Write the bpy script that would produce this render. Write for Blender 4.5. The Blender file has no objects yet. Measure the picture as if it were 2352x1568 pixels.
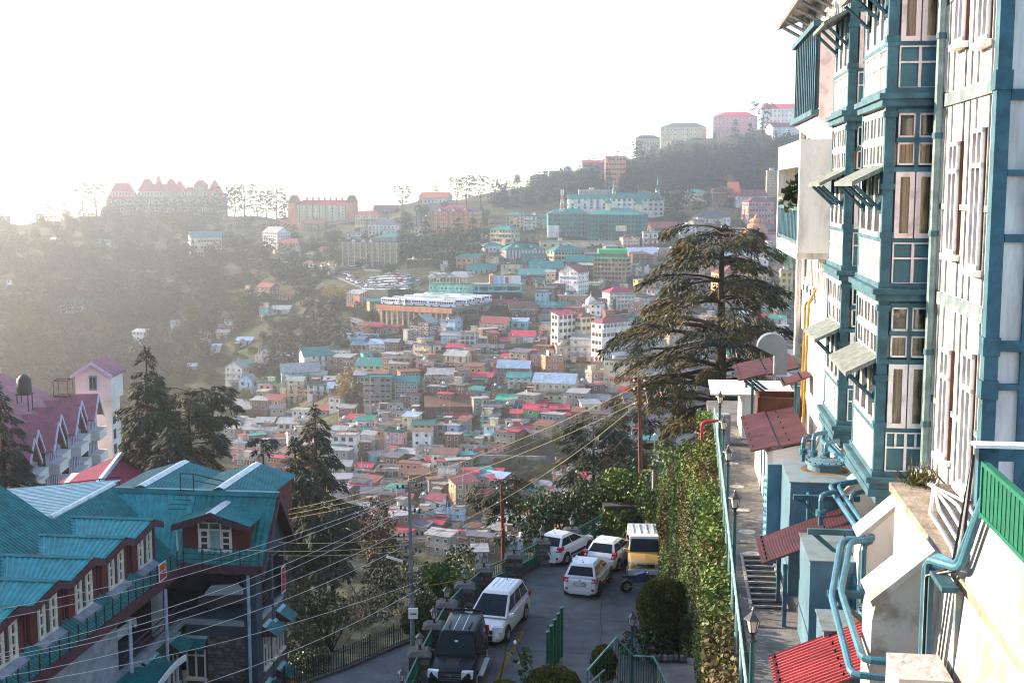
import bpy, math, random
import numpy as np
from mathutils import Vector, Matrix

S = bpy.context.scene
COL = S.collection
R = math.radians
rnd = random.Random(11)

# ------------------------------------------------------------------ camera, sky, sun, exposure
PITCH = R(7.0)
FPX = 2875.0                     # focal length in pixels of a 2352 px wide picture
cam_d = bpy.data.cameras.new('camera')
cam_d.sensor_width = 36.0
cam_d.lens = FPX / 2352.0 * 36.0
cam_d.clip_start = 0.2
cam_d.clip_end = 6000
cam = bpy.data.objects.new('camera', cam_d)
cam.location = (0, 0, 0)
cam.rotation_euler = (R(90) - PITCH, 0, 0)
COL.objects.link(cam)
S.camera = cam

SUN_AZ = R(-67.0)                # measured from the view axis (+Y), negative = left
SUN_EL = R(17.0)
w = bpy.data.worlds.new('World')
S.world = w
w.use_nodes = True
nt = w.node_tree
nt.nodes.clear()
sky = nt.nodes.new('ShaderNodeTexSky')
sky.sky_type = 'NISHITA'
sky.sun_disc = False
sky.sun_elevation = SUN_EL
sky.sun_rotation = SUN_AZ
sky.altitude = 2000
sky.air_density = 1.0
sky.dust_density = 2.0
sky.ozone_density = 1.0
bg = nt.nodes.new('ShaderNodeBackground')
bg.inputs['Strength'].default_value = 0.15
wo = nt.nodes.new('ShaderNodeOutputWorld')
nt.links.new(sky.outputs[0], bg.inputs[0])
nt.links.new(bg.outputs[0], wo.inputs[0])

sun_d = bpy.data.lights.new('sun', 'SUN')
sun_d.energy = 4.9
sun_d.angle = R(0.55)
sun_d.color = (1.0, 0.79, 0.57)
sun = bpy.data.objects.new('sun', sun_d)
sv = Vector((math.sin(SUN_AZ) * math.cos(SUN_EL), math.cos(SUN_AZ) * math.cos(SUN_EL), math.sin(SUN_EL)))
sun.rotation_euler = sv.to_track_quat('Z', 'Y').to_euler()
COL.objects.link(sun)

S.view_settings.view_transform = 'Standard'
S.view_settings.look = 'None'
S.view_settings.exposure = 1.9
S.view_settings.gamma = 1.0
S.view_settings.use_curve_mapping = False
S.cycles.use_denoising = True
S.cycles.filter_width = 1.05
S.cycles.sample_clamp_indirect = 6
S.cycles.max_bounces = 6
S.cycles.diffuse_bounces = 3
S.cycles.glossy_bounces = 3
S.cycles.transmission_bounces = 3
S.cycles.transparent_max_bounces = 8
S.cycles.volume_bounces = 0

# ------------------------------------------------------------------ pixel -> place helpers (2352 x 1568 picture)
cP, sP = math.cos(PITCH), math.sin(PITCH)
def ray(px, py):
    dy = py - 784.0
    return Vector((px - 1176.0, FPX * cP - dy * sP, -FPX * sP - dy * cP))
def at(px, py, Y):
    r = ray(px, py)
    return r * (Y / r.y)
def onz(px, py, z):
    r = ray(px, py)
    return r * (z / r.z)
def zr(py):
    r = ray(1176, py)
    return r.z / r.y
def onplane(px, py, p0, nrm):
    r = ray(px, py)
    return r * (p0.dot(nrm) / r.dot(nrm))

# ------------------------------------------------------------------ materials
MATS = {}
def mat(name, rgb, rough=0.8, var=0.18, scale=2.0, bump=0.0, metal=0.0, rgb2=None, spec=0.3, streak=False, emit=None, detail=4.0, lo=0.35, hi=0.7):
    if name in MATS:
        return MATS[name]
    m = bpy.data.materials.new(name)
    m.use_nodes = True
    n = m.node_tree.nodes
    L = m.node_tree.links
    b = n['Principled BSDF']
    b.inputs['Roughness'].default_value = rough
    b.inputs['Metallic'].default_value = metal
    b.inputs['Specular IOR Level'].default_value = spec
    b.inputs['Base Color'].default_value = (*rgb, 1)
    if emit:
        b.inputs['Emission Color'].default_value = (*rgb, 1)
        b.inputs['Emission Strength'].default_value = emit
    if var > 0 or rgb2:
        tc = n.new('ShaderNodeTexCoord')
        mp = n.new('ShaderNodeMapping')
        L.new(tc.outputs['Object'], mp.inputs['Vector'])
        if streak:
            mp.inputs['Scale'].default_value = (1, 1, 0.18)
        nz = n.new('ShaderNodeTexNoise')
        nz.inputs['Scale'].default_value = scale
        nz.inputs['Detail'].default_value = detail
        nz.inputs['Roughness'].default_value = 0.62
        L.new(mp.outputs[0], nz.inputs['Vector'])
        rp = n.new('ShaderNodeValToRGB')
        c2 = rgb2 if rgb2 else tuple(max(0, c * (1 - var)) for c in rgb)
        c1 = rgb if rgb2 else tuple(min(1, c * (1 + var * 0.5)) for c in rgb)
        rp.color_ramp.elements[0].position = lo
        rp.color_ramp.elements[0].color = (*c2, 1)
        rp.color_ramp.elements[1].position = hi
        rp.color_ramp.elements[1].color = (*c1, 1)
        L.new(nz.outputs['Fac'], rp.inputs['Fac'])
        L.new(rp.outputs['Color'], b.inputs['Base Color'])
        if bump > 0:
            bp = n.new('ShaderNodeBump')
            bp.inputs['Strength'].default_value = bump
            bp.inputs['Distance'].default_value = 0.05
            nz2 = n.new('ShaderNodeTexNoise')
            nz2.inputs['Scale'].default_value = scale * 5
            nz2.inputs['Detail'].default_value = 6
            L.new(tc.outputs['Object'], nz2.inputs['Vector'])
            L.new(nz2.outputs['Fac'], bp.inputs['Height'])
            L.new(bp.outputs['Normal'], b.inputs['Normal'])
    MATS[name] = m
    return m

def brick_mat(name, c1, c2, mortar, scale=4.0, bw=0.5, bh=0.25, rot=(0, 0, 0), ms=0.02):
    if name in MATS:
        return MATS[name]
    m = bpy.data.materials.new(name)
    m.use_nodes = True
    n = m.node_tree.nodes
    L = m.node_tree.links
    b = n['Principled BSDF']
    b.inputs['Roughness'].default_value = 0.9
    tc = n.new('ShaderNodeTexCoord')
    sp = n.new('ShaderNodeSeparateXYZ')
    L.new(tc.outputs['Object'], sp.inputs[0])
    ad = n.new('ShaderNodeMath')
    ad.operation = 'ADD'
    L.new(sp.outputs['X'], ad.inputs[0])
    L.new(sp.outputs['Y'], ad.inputs[1])
    cb = n.new('ShaderNodeCombineXYZ')
    L.new(ad.outputs[0], cb.inputs['X'])
    L.new(sp.outputs['Z'], cb.inputs['Y'])
    bk = n.new('ShaderNodeTexBrick')
    bk.inputs['Color1'].default_value = (*c1, 1)
    bk.inputs['Color2'].default_value = (*c2, 1)
    bk.inputs['Mortar'].default_value = (*mortar, 1)
    bk.inputs['Scale'].default_value = scale
    bk.inputs['Brick Width'].default_value = bw
    bk.inputs['Row Height'].default_value = bh
    bk.inputs['Mortar Size'].default_value = ms
    L.new(cb.outputs[0], bk.inputs['Vector'])
    nz = n.new('ShaderNodeTexNoise')
    nz.inputs['Scale'].default_value = 1.2
    nz.inputs['Detail'].default_value = 5
    L.new(tc.outputs['Object'], nz.inputs['Vector'])
    mx = n.new('ShaderNodeMixRGB')
    mx.blend_type = 'MULTIPLY'
    mx.inputs['Fac'].default_value = 0.55
    L.new(bk.outputs['Color'], mx.inputs['Color1'])
    L.new(nz.outputs['Fac'], mx.inputs['Color2'])
    L.new(mx.outputs[0], b.inputs['Base Color'])
    bp = n.new('ShaderNodeBump')
    bp.inputs['Strength'].default_value = 0.4
    bp.inputs['Distance'].default_value = 0.02
    L.new(bk.outputs['Fac'], bp.inputs['Height'])
    bp.invert = True
    L.new(bp.outputs[0], b.inputs['Normal'])
    MATS[name] = m
    return m

# ------------------------------------------------------------------ mesh builder
class MB:
    def __init__(self):
        self.v, self.f, self.mi = [], [], []
    def face(self, pts, m=0):
        k = len(self.v)
        self.v.extend([tuple(p) for p in pts])
        self.f.append(tuple(range(k, k + len(pts))))
        self.mi.append(m)
        return self
    def add(self, vs, fs, m=0):
        k = len(self.v)
        self.v.extend([tuple(p) for p in vs])
        for f in fs:
            self.f.append(tuple(i + k for i in f))
            self.mi.append(m)
        return self
    def hexa(self, p, m=0):
        """p: 8 points, bottom ring 0-3 then top ring 4-7"""
        return self.add(p, [(3, 2, 1, 0), (4, 5, 6, 7), (0, 1, 5, 4), (1, 2, 6, 5), (2, 3, 7, 6), (3, 0, 4, 7)], m)
    def box(self, lo, hi, m=0):
        x0, y0, z0 = lo
        x1, y1, z1 = hi
        return self.hexa([(x0, y0, z0), (x1, y0, z0), (x1, y1, z0), (x0, y1, z0),
                          (x0, y0, z1), (x1, y0, z1), (x1, y1, z1), (x0, y1, z1)], m)
    def obox(self, o, ex, ey, ez, lo, hi, m=0):
        """box in a frame: origin o and axes ex, ey, ez"""
        p = []
        for z in (lo[2], hi[2]):
            for x, y in ((lo[0], lo[1]), (hi[0], lo[1]), (hi[0], hi[1]), (lo[0], hi[1])):
                p.append(o + ex * x + ey * y + ez * z)
        return self.hexa(p, m)
    def tube(self, pts, r, n=8, m=0, caps=True):
        pts = [Vector(p) for p in pts]
        rs = r if isinstance(r, (list, tuple)) else [r] * len(pts)
        k = len(self.v)
        up = None
        for i, p in enumerate(pts):
            d = (pts[min(i + 1, len(pts) - 1)] - pts[max(i - 1, 0)])
            if d.length < 1e-9:
                d = Vector((0, 0, 1))
            d.normalize()
            if up is None:
                up = Vector((0, 0, 1)) if abs(d.z) < 0.9 else Vector((1, 0, 0))
            a = d.cross(up)
            if a.length < 1e-6:
                a = d.cross(Vector((0, 1, 0)))
            a.normalize()
            b = a.cross(d).normalized()
            up = b
            for j in range(n):
                t = 2 * math.pi * j / n
                self.v.append(tuple(p + (a * math.cos(t) + b * math.sin(t)) * rs[i]))
        for i in range(len(pts) - 1):
            for j in range(n):
                j2 = (j + 1) % n
                self.f.append((k + i * n + j, k + i * n + j2, k + (i + 1) * n + j2, k + (i + 1) * n + j))
                self.mi.append(m)
        if caps:
            self.f.append(tuple(k + j for j in reversed(range(n))))
            self.mi.append(m)
            e = k + (len(pts) - 1) * n
            self.f.append(tuple(e + j for j in range(n)))
            self.mi.append(m)
        return self
    def lathe(self, c, prof, n=12, m=0, axis=None):
        """prof: (radius, height) list, revolved about a vertical axis through c"""
        c = Vector(c)
        k = len(self.v)
        for rr, hh in prof:
            for j in range(n):
                t = 2 * math.pi * j / n
                self.v.append((c.x + rr * math.cos(t), c.y + rr * math.sin(t), c.z + hh))
        for i in range(len(prof) - 1):
            for j in range(n):
                j2 = (j + 1) % n
                self.f.append((k + i * n + j, k + i * n + j2, k + (i + 1) * n + j2, k + (i + 1) * n + j))
                self.mi.append(m)
        self.f.append(tuple(k + j for j in reversed(range(n))))
        self.mi.append(m)
        e = k + (len(prof) - 1) * n
        self.f.append(tuple(e + j for j in range(n)))
        self.mi.append(m)
        return self
    def mesh(self, name, mats, smooth=False, off=None, bevel=0):
        me = bpy.data.meshes.new(name)
        vs = self.v
        if off is not None:
            vs = [(a - off[0], b - off[1], c - off[2]) for a, b, c in vs]
        me.from_pydata(vs, [], self.f)
        for mm in (mats if isinstance(mats, (list, tuple)) else [mats]):
            me.materials.append(mm)
        if any(self.mi):
            me.polygons.foreach_set('material_index', self.mi)
        if smooth:
            me.polygons.foreach_set('use_smooth', [True] * len(self.f))
        me.update()
        return me
    def build(self, name, mats, parent=None, smooth=False, world=True):
        off = None
        if parent is not None and world:
            off = ORG.get(parent, (0, 0, 0))
        return put(name, self.mesh(name, mats, smooth, off), parent)

ORG = {}                       # world position of unrotated roots and of the parts under them
def put(name, me, parent=None, loc=None, rot=None, scale=None):
    o = bpy.data.objects.new(name, me)
    COL.objects.link(o)
    if parent is not None:
        o.parent = parent
        ORG[o] = ORG.get(parent, (0, 0, 0))
    if loc is not None:
        o.location = loc
    if rot is not None:
        o.rotation_euler = rot
    if scale is not None:
        o.scale = scale
    return o
def tag(o, label=None, cat=None, group=None, kind=None):
    if label: o['label'] = label
    if cat: o['category'] = cat
    if group: o['group'] = group
    if kind: o['kind'] = kind
    return o
def thing(name, label, cat, loc=(0, 0, 0), rotz=0.0, group=None):
    o = bpy.data.objects.new(name, None)
    o.empty_display_size = 0.2
    COL.objects.link(o)
    o.location = loc
    o.rotation_euler = (0, 0, rotz)
    ORG[o] = tuple(loc)
    return tag(o, label, cat, group)
def copy_tree(o, parent=None):
    c = o.copy()
    COL.objects.link(c)
    if parent is not None:
        c.parent = parent
    for ch in list(o.children):
        copy_tree(ch, c)
    return c
def np_obj(name, V, Fc, mats, parent=None, mi=None, smooth=False):
    """fast mesh from numpy arrays (all faces with the same number of corners)"""
    me = bpy.data.meshes.new(name)
    nv, (nf, k) = len(V), Fc.shape
    me.vertices.add(nv)
    me.vertices.foreach_set('co', np.ascontiguousarray(V, dtype=np.float32).ravel())
    me.loops.add(nf * k)
    me.loops.foreach_set('vertex_index', np.ascontiguousarray(Fc, dtype=np.int32).ravel())
    me.polygons.add(nf)
    me.polygons.foreach_set('loop_start', np.arange(0, nf * k, k, dtype=np.int32))
    me.polygons.foreach_set('loop_total', np.full(nf, k, dtype=np.int32))
    for mm in (mats if isinstance(mats, (list, tuple)) else [mats]):
        me.materials.append(mm)
    if mi is not None:
        me.polygons.foreach_set('material_index', np.asarray(mi, dtype=np.int32))
    if smooth:
        me.polygons.foreach_set('use_smooth', np.ones(nf, dtype=bool))
    me.update(calc_edges=True)
    return put(name, me, parent)

# ------------------------------------------------------------------ terrain: rows of (distance, picture height) by direction
QC = [(p - 1176.0) / 2853.0 for p in (-500, 0, 300, 500, 640, 800, 1000, 1200, 1400, 1600, 1750, 2000, 2700)]
NEARY = [25, 62, 80, 100, 130, 165, 220]
NEARZ = [
    [-30, -32, -34, -36, -40, -46, -70], [-29, -30, -34, -37, -40, -46, -68], [-29, -30, -34, -37, -41, -47, -70],
    [-28, -30, -34, -37, -43, -52, -76], [-27, -29, -34, -38, -47, -60, -84], [-24, -26.5, -34, -42, -55, -70, -90],
    [-23, -25, -34, -45, -59, -74, -92], [-23, -25, -34, -46, -60, -76, -93], [-22, -23, -31, -44, -60, -77, -94],
    [-21, -21, -23, -33, -50, -70, -92], [-21, -21, -22, -30, -46, -66, -90], [-21, -21, -22, -30, -44, -62, -88],
    [-21, -21, -22, -28, -40, -55, -80]]
FARY = [300, 340, 400, 440, 480, 580, 650, 740, 820, 900, 1000]
FARP = [
    [1400, 1330, 1210, 1130, 1070, 900, 800, 690, 600, 548, 525],
    [1400, 1330, 1200, 1120, 1050, 880, 780, 680, 592, 542, 516],
    [1380, 1300, 1180, 1100, 1020, 860, 760, 660, 580, 530, 494],
    [1370, 1290, 1150, 1060, 980, 810, 712, 622, 560, 515, 494],
    [1360, 1280, 1130, 1030, 940, 765, 682, 592, 548, 512, 500],
    [1350, 1262, 1095, 985, 885, 712, 637, 562, 522, 492, 492],
    [1340, 1245, 1062, 935, 842, 692, 612, 532, 492, 463, 470],
    [1340, 1235, 1052, 922, 832, 687, 602, 522, 477, 435, 440],
    [1340, 1230, 1050, 916, 830, 690, 602, 512, 448, 374, 384],
    [1340, 1230, 1050, 916, 830, 692, 607, 512, 425, 324, 324],
    [1340, 1230, 1050, 916, 830, 692, 607, 510, 420, 302, 298],
    [1340, 1230, 1050, 916, 830, 692, 607, 505, 415, 286, 280],
    [1340, 1230, 1050, 916, 830, 692, 607, 500, 410, 290, 270]]
TY = NEARY + FARY + [1080, 1250, 1700]
TZ = []
for c in range(len(QC)):
    rowz = list(NEARZ[c]) + [zr(p) * y for p, y in zip(FARP[c], FARY)]
    last = rowz[-1]
    rowz += [last - 6, last - 55, last - 190]
    TZ.append(rowz)
TYa, QCa, TZa = np.array(TY, float), np.array(QC), np.array(TZ)
def terr_np(X, Y):
    X = np.asarray(X, float); Y = np.asarray(Y, float)
    q = np.clip(X / np.maximum(Y, 1.0), QCa[0], QCa[-1])
    y = np.clip(Y, TYa[0], TYa[-1])
    i = np.clip(np.searchsorted(QCa, q) - 1, 0, len(QCa) - 2)
    j = np.clip(np.searchsorted(TYa, y) - 1, 0, len(TYa) - 2)
    a = (q - QCa[i]) / (QCa[i + 1] - QCa[i])
    b = (y - TYa[j]) / (TYa[j + 1] - TYa[j])
    a = a * a * (3 - 2 * a)
    z = (TZa[i, j] * (1 - a) + TZa[i + 1, j] * a) * (1 - b) + (TZa[i, j + 1] * (1 - a) + TZa[i + 1, j + 1] * a) * b
    amp = np.clip((y - 120) / 300, 0, 1)
    z = z + amp * (1.3 * np.sin(X * 0.071 + 0.5) * np.sin(Y * 0.063) + 0.8 * np.sin(X * 0.19 + Y * 0.11))
    return z
def terr(X, Y):
    return float(terr_np(np.array([X]), np.array([Y]))[0])
_ys = np.concatenate([np.arange(60, 300, 2.0), np.arange(300, 1250, 2.0)])
def onterr(px, py, ymin=250.0):
    """where the line of sight through a picture point meets the hillside"""
    r = ray(px, py)
    ys = _ys[_ys >= ymin]
    X = ys * (r.x / r.y)
    Z = ys * (r.z / r.y)
    g = terr_np(X, ys)
    below = np.nonzero(Z <= g)[0]
    k = below[0] if len(below) else int(np.argmin(Z - g))
    return Vector((X[k], ys[k], g[k]))
# ------------------------------------------------------------------ ground
def scrub_mat():
    m = mat('hillside_scrub', (0.05, 0.055, 0.024), rough=0.95, scale=0.05, rgb2=(0.025, 0.034, 0.016), bump=0.0, detail=9)
    n, L = m.node_tree.nodes, m.node_tree.links
    b = n['Principled BSDF']
    tc = n.new('ShaderNodeTexCoord')
    nz = n.new('ShaderNodeTexNoise'); nz.inputs['Scale'].default_value = 0.018; nz.inputs['Detail'].default_value = 8
    L.new(tc.outputs['Object'], nz.inputs['Vector'])
    rp = n.new('ShaderNodeValToRGB'); rp.color_ramp.elements[0].position = 0.52; rp.color_ramp.elements[1].position = 0.66
    L.new(nz.outputs['Fac'], rp.inputs['Fac'])
    mx = n.new('ShaderNodeMixRGB'); mx.inputs['Color2'].default_value = (0.10, 0.08, 0.048, 1)
    old = b.inputs['Base Color'].links[0].from_socket
    L.new(rp.outputs[0], mx.inputs['Fac']); L.new(old, mx.inputs['Color1']); L.new(mx.outputs[0], b.inputs['Base Color'])
    bp = n.new('ShaderNodeBump'); bp.inputs['Strength'].default_value = 1.0; bp.inputs['Distance'].default_value = 1.5
    n2 = n.new('ShaderNodeTexNoise'); n2.inputs['Scale'].default_value = 0.35; n2.inputs['Detail'].default_value = 8
    L.new(tc.outputs['Object'], n2.inputs['Vector']); L.new(n2.outputs['Fac'], bp.inputs['Height']); L.new(bp.outputs[0], b.inputs['Normal'])
    return m
SCRUB = scrub_mat()
qs = np.linspace(QCa[0], QCa[-1], 150)
ysr = np.concatenate([np.linspace(25, 120, 30), np.linspace(124, 300, 40), np.linspace(305, 1100, 170), np.linspace(1120, 1700, 20)])
QQ, YY = np.meshgrid(qs, ysr)
XX = QQ * YY
ZZ = terr_np(XX, YY)
nr, nc = XX.shape
V = np.stack([XX, YY, ZZ], -1).reshape(-1, 3)
idx = np.arange(nr * nc).reshape(nr, nc)
Fq = np.stack([idx[:-1, :-1], idx[:-1, 1:], idx[1:, 1:], idx[1:, :-1]], -1).reshape(-1, 4)
g = np_obj('hillside', V, Fq, SCRUB, smooth=True)
tag(g, 'steep scrub covered town hillside falling into the valley', None, None, 'structure')

# the wooded spur beside the viewpoint, left of the frame: it keeps the afternoon sun off the car park
def spur_z(X, Y):
    crest = 18.0 - 0.02 * np.abs(Y - 50)
    c = -62.0 - 0.34 * Y
    dx = X - c
    z = np.where(dx > 0, crest - 1.5 * dx, crest - 0.35 * (-dx))
    end = np.clip((Y - 112) / 26, 0, 1)
    return z * (1 - end) + (-42) * end
xs = np.concatenate([np.linspace(-230, -110, 14), np.linspace(-107, -22, 44)])
ysp = np.linspace(-150, 152, 70)
XX, YY = np.meshgrid(xs, ysp)
ZZ = np.maximum(spur_z(XX, YY), -44) + 0.8 * np.sin(XX * 0.3 + YY * 0.2)
nr, nc = XX.shape
V = np.stack([XX, YY, ZZ], -1).reshape(-1, 3)
idx = np.arange(nr * nc).reshape(nr, nc)
Fq = np.stack([idx[:-1, :-1], idx[:-1, 1:], idx[1:, 1:], idx[1:, :-1]], -1).reshape(-1, 4)
tag(np_obj('wooded_spur_terrain', V, Fq, SCRUB, smooth=True), 'wooded spur rising left of the green roofed hotel', None, None, 'structure')

# haze: one closed box of even air round camera and scene
hz = MB().box((-900, -160, -330), (1000, 1705, 125)).mesh('haze', [])
hm = bpy.data.materials.new('haze_air')
hm.use_nodes = True
hn, hl = hm.node_tree.nodes, hm.node_tree.links
hn.clear()
ho = hn.new('ShaderNodeOutputMaterial')
pv = hn.new('ShaderNodeVolumePrincipled')
pv.inputs['Color'].default_value = (0.93, 0.93, 0.92, 1)
pv.inputs['Density'].default_value = 0.00049
pv.inputs['Anisotropy'].default_value = 0.8
hl.new(pv.outputs[0], ho.inputs['Volume'])
hz.materials.append(hm)
hzo = put('haze', hz)
tag(hzo, 'pale sunlit haze filling the valley', None, None, 'stuff')
# ------------------------------------------------------------------ town houses
WALL = {  # code: (word, colour)
 'wht': ('white', (0.70, 0.68, 0.65)), 'crm': ('cream', (0.66, 0.55, 0.36)), 'pnk': ('pink', (0.66, 0.34, 0.36)),
 'sal': ('salmon', (0.62, 0.27, 0.16)), 'mag': ('magenta', (0.55, 0.06, 0.16)), 'org': ('orange brown', (0.48, 0.20, 0.09)),
 'brk': ('bare brick', None), 'brn': ('dark brown', (0.13, 0.075, 0.048)), 'gry': ('grey concrete', (0.27, 0.26, 0.25)),
 'lbl': ('pale blue', (0.34, 0.54, 0.72)), 'blu': ('sky blue', (0.06, 0.32, 0.66)), 'teal': ('teal', (0.05, 0.28, 0.27)),
 'aqu': ('aqua', (0.13, 0.52, 0.52)), 'min': ('mint green', (0.16, 0.58, 0.44)), 'grn': ('bright green', (0.10, 0.45, 0.14)),
 'yel': ('yellow', (0.66, 0.50, 0.20)), 'tan': ('tan', (0.40, 0.29, 0.17)), 'gal': ('orange ochre', (0.52, 0.20, 0.04))}
ROOF = {
 'teal': ('teal tin roof', (0.03, 0.23, 0.21)), 'red': ('crimson tin roof', (0.46, 0.05, 0.09)), 'mar': ('maroon tin roof', (0.26, 0.07, 0.075)),
 'gry': ('grey tin roof', (0.33, 0.34, 0.35)), 'rst': ('rusty tin roof', (0.20, 0.095, 0.06)), 'blu': ('pale blue tin roof', (0.30, 0.42, 0.56)),
 'slt': ('slate grey roof', (0.12, 0.125, 0.14)), 'con': ('flat concrete roof', (0.36, 0.34, 0.31)), 'grn': ('green tin roof', (0.07, 0.42, 0.28)),
 'vrm': ('brick red roof', (0.45, 0.12, 0.07)), 'dgn': ('dark green roof', (0.03, 0.14, 0.11))}
def wmat(c):
    if c == 'brk':
        return brick_mat('house_brick', (0.33, 0.135, 0.07), (0.22, 0.085, 0.045), (0.25, 0.2, 0.16), 1.0, 0.5, 0.18)
    return mat('wall_' + c, WALL[c][1], rough=0.9, var=0.38, scale=0.7, streak=True, detail=7)
def rmat(c):
    return mat('roof_' + c, ROOF[c][1], rough=0.6, var=0.35, scale=0.6, detail=7)
GLASS = mat('window_glass', (0.018, 0.022, 0.028), rough=0.12, var=0, spec=0.6)
FRW = mat('window_frame_white', (0.66, 0.65, 0.62), var=0)
FRB = mat('window_frame_brown', (0.12, 0.06, 0.035), var=0)
FRT = mat('window_frame_teal', (0.05, 0.22, 0.22), var=0)
CONC = mat('concrete', (0.33, 0.31, 0.29), rough=0.95, var=0.4, scale=0.8, detail=8)
RAILM = mat('balcony_railing', (0.30, 0.29, 0.28), var=0.2)
BLACKP = mat('black_plastic', (0.02, 0.02, 0.022), rough=0.5, var=0)
WHITEP = mat('white_plastic', (0.72, 0.72, 0.70), rough=0.5, var=0.1)
DARK = mat('dark_opening', (0.012, 0.011, 0.011), rough=1.0, var=0)
def win_mesh(fm, style=0):
    b = MB()
    b.box((-0.5, -0.03, 0), (0.5, 0.05, 1), 1)                 # glass
    fw = 0.09
    b.box((-0.55, -0.07, -0.05), (-0.5 + fw, 0.04, 1.05)); b.box((0.5 - fw, -0.07, -0.05), (0.55, 0.04, 1.05))
    b.box((-0.5 + fw, -0.07, 1 - 0.07), (0.5 - fw, 0.04, 1.05)); b.box((-0.5 + fw, -0.07, -0.05), (0.5 - fw, 0.04, 0.07))
    if style == 0:
        b.box((-0.045, -0.06, 0.07), (0.045, 0.04, 0.93))
    else:
        b.box((-0.2, -0.06, 0.07), (-0.13, 0.04, 0.93)); b.box((0.13, -0.06, 0.07), (0.2, 0.04, 0.93))
    return b.mesh('window', [fm, GLASS])
WIN = {'w': [win_mesh(FRW), win_mesh(FRW, 1)], 'b': [win_mesh(FRB), win_mesh(FRB, 1)], 't': [win_mesh(FRT), win_mesh(FRT, 1)]}
DOORM = MB().box((-0.5, -0.05, 0), (0.5, 0.05, 1)).box((-0.58, -0.08, 0), (-0.5, 0.04, 1.06), 1).box((0.5, -0.08, 0), (0.58, 0.04, 1.06), 1).mesh('door', [FRB, FRW])
TANKB = MB().lathe((0, 0, 0), [(0.55, 0), (0.6, 0.1), (0.58, 0.95), (0.3, 1.2), (0.16, 1.3)], 10).mesh('water_tank', BLACKP, True)
TANKW = MB().lathe((0, 0, 0), [(0.55, 0), (0.6, 0.1), (0.58, 0.95), (0.3, 1.2), (0.16, 1.3)], 10).mesh('water_tank', WHITEP, True)

LAND = [('the bus terrace', 1050, 690), ('the mint green market hall', 1090, 640), ('the tall white hotel blocks', 1390, 800),
        ('the white temple dome', 1357, 700), ('the grey balconied block', 870, 905), ('the bare scrub gully', 1250, 1085),
        ('the white villa with teal gables', 735, 830), ('the dark red church', 1705, 445), ('the pink temple tower', 1735, 525),
        ('the big cedar crown', 1620, 640), ('the green tiered office block', 1419, 519), ('the ochre hostel', 1050, 510),
        ('the brown block with green netting', 1407, 621), ('the sky blue house', 828, 1127), ('the packed car park', 985, 655),
        ('the red roofed office palace', 745, 490), ('the steel utility pole', 943, 1160), ('the long blue roofed row', 1278, 900),
        ('the bent flat topped cedar', 600, 1060), ('the rust brown pole', 1152, 1180), ('the tall grey hotel', 860, 575),
        ('the twin cedar', 720, 1000), ('the white painted tower', 210, 900), ('the colonnaded teal hall', 1195, 585)]
STW = {1: 'one-storey', 2: 'two-storey', 3: 'three-storey', 4: 'four-storey', 5: 'five-storey', 6: 'six-storey', 7: 'seven-storey', 8: 'eight-storey'}
USED = {}
def place_words(px, py):
    out = []
    for nm, lx, ly in sorted(LAND, key=lambda l: math.hypot(l[1] - px, 1.4 * (l[2] - py)))[:7]:
        dx, dy = px - lx, py - ly
        if abs(dx) > 1.1 * abs(dy):
            out.append(('left of ' if dx < 0 else 'right of ') + nm)
        else:
            out.append(('above ' if dy < 0 else 'below ') + nm)
    return out
def uniq(base, px, py, extras=()):
    cands = [base] if not px else []
    for pw in (place_words(px, py) if px else []):
        cands.append(base + ' ' + pw)
    for e in extras:
        for pw in (place_words(px, py)[:4] if px else ['']):
            cands.append((e + ' ' + base + ' ' + pw).strip())
    for e in ('small', 'plain', 'weathered', 'crowded', 'hemmed in', 'shabby', 'lone', 'stained', 'squat', 'partly hidden'):
        for pw in (place_words(px, py)[:4] if px else ['']):
            cands.append((e + ' ' + base + ' ' + pw).strip())
    for c in cands:
        if c not in USED and len(c.split()) <= 16:
            USED[c] = 1
            return c
    return cands[0]

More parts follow.
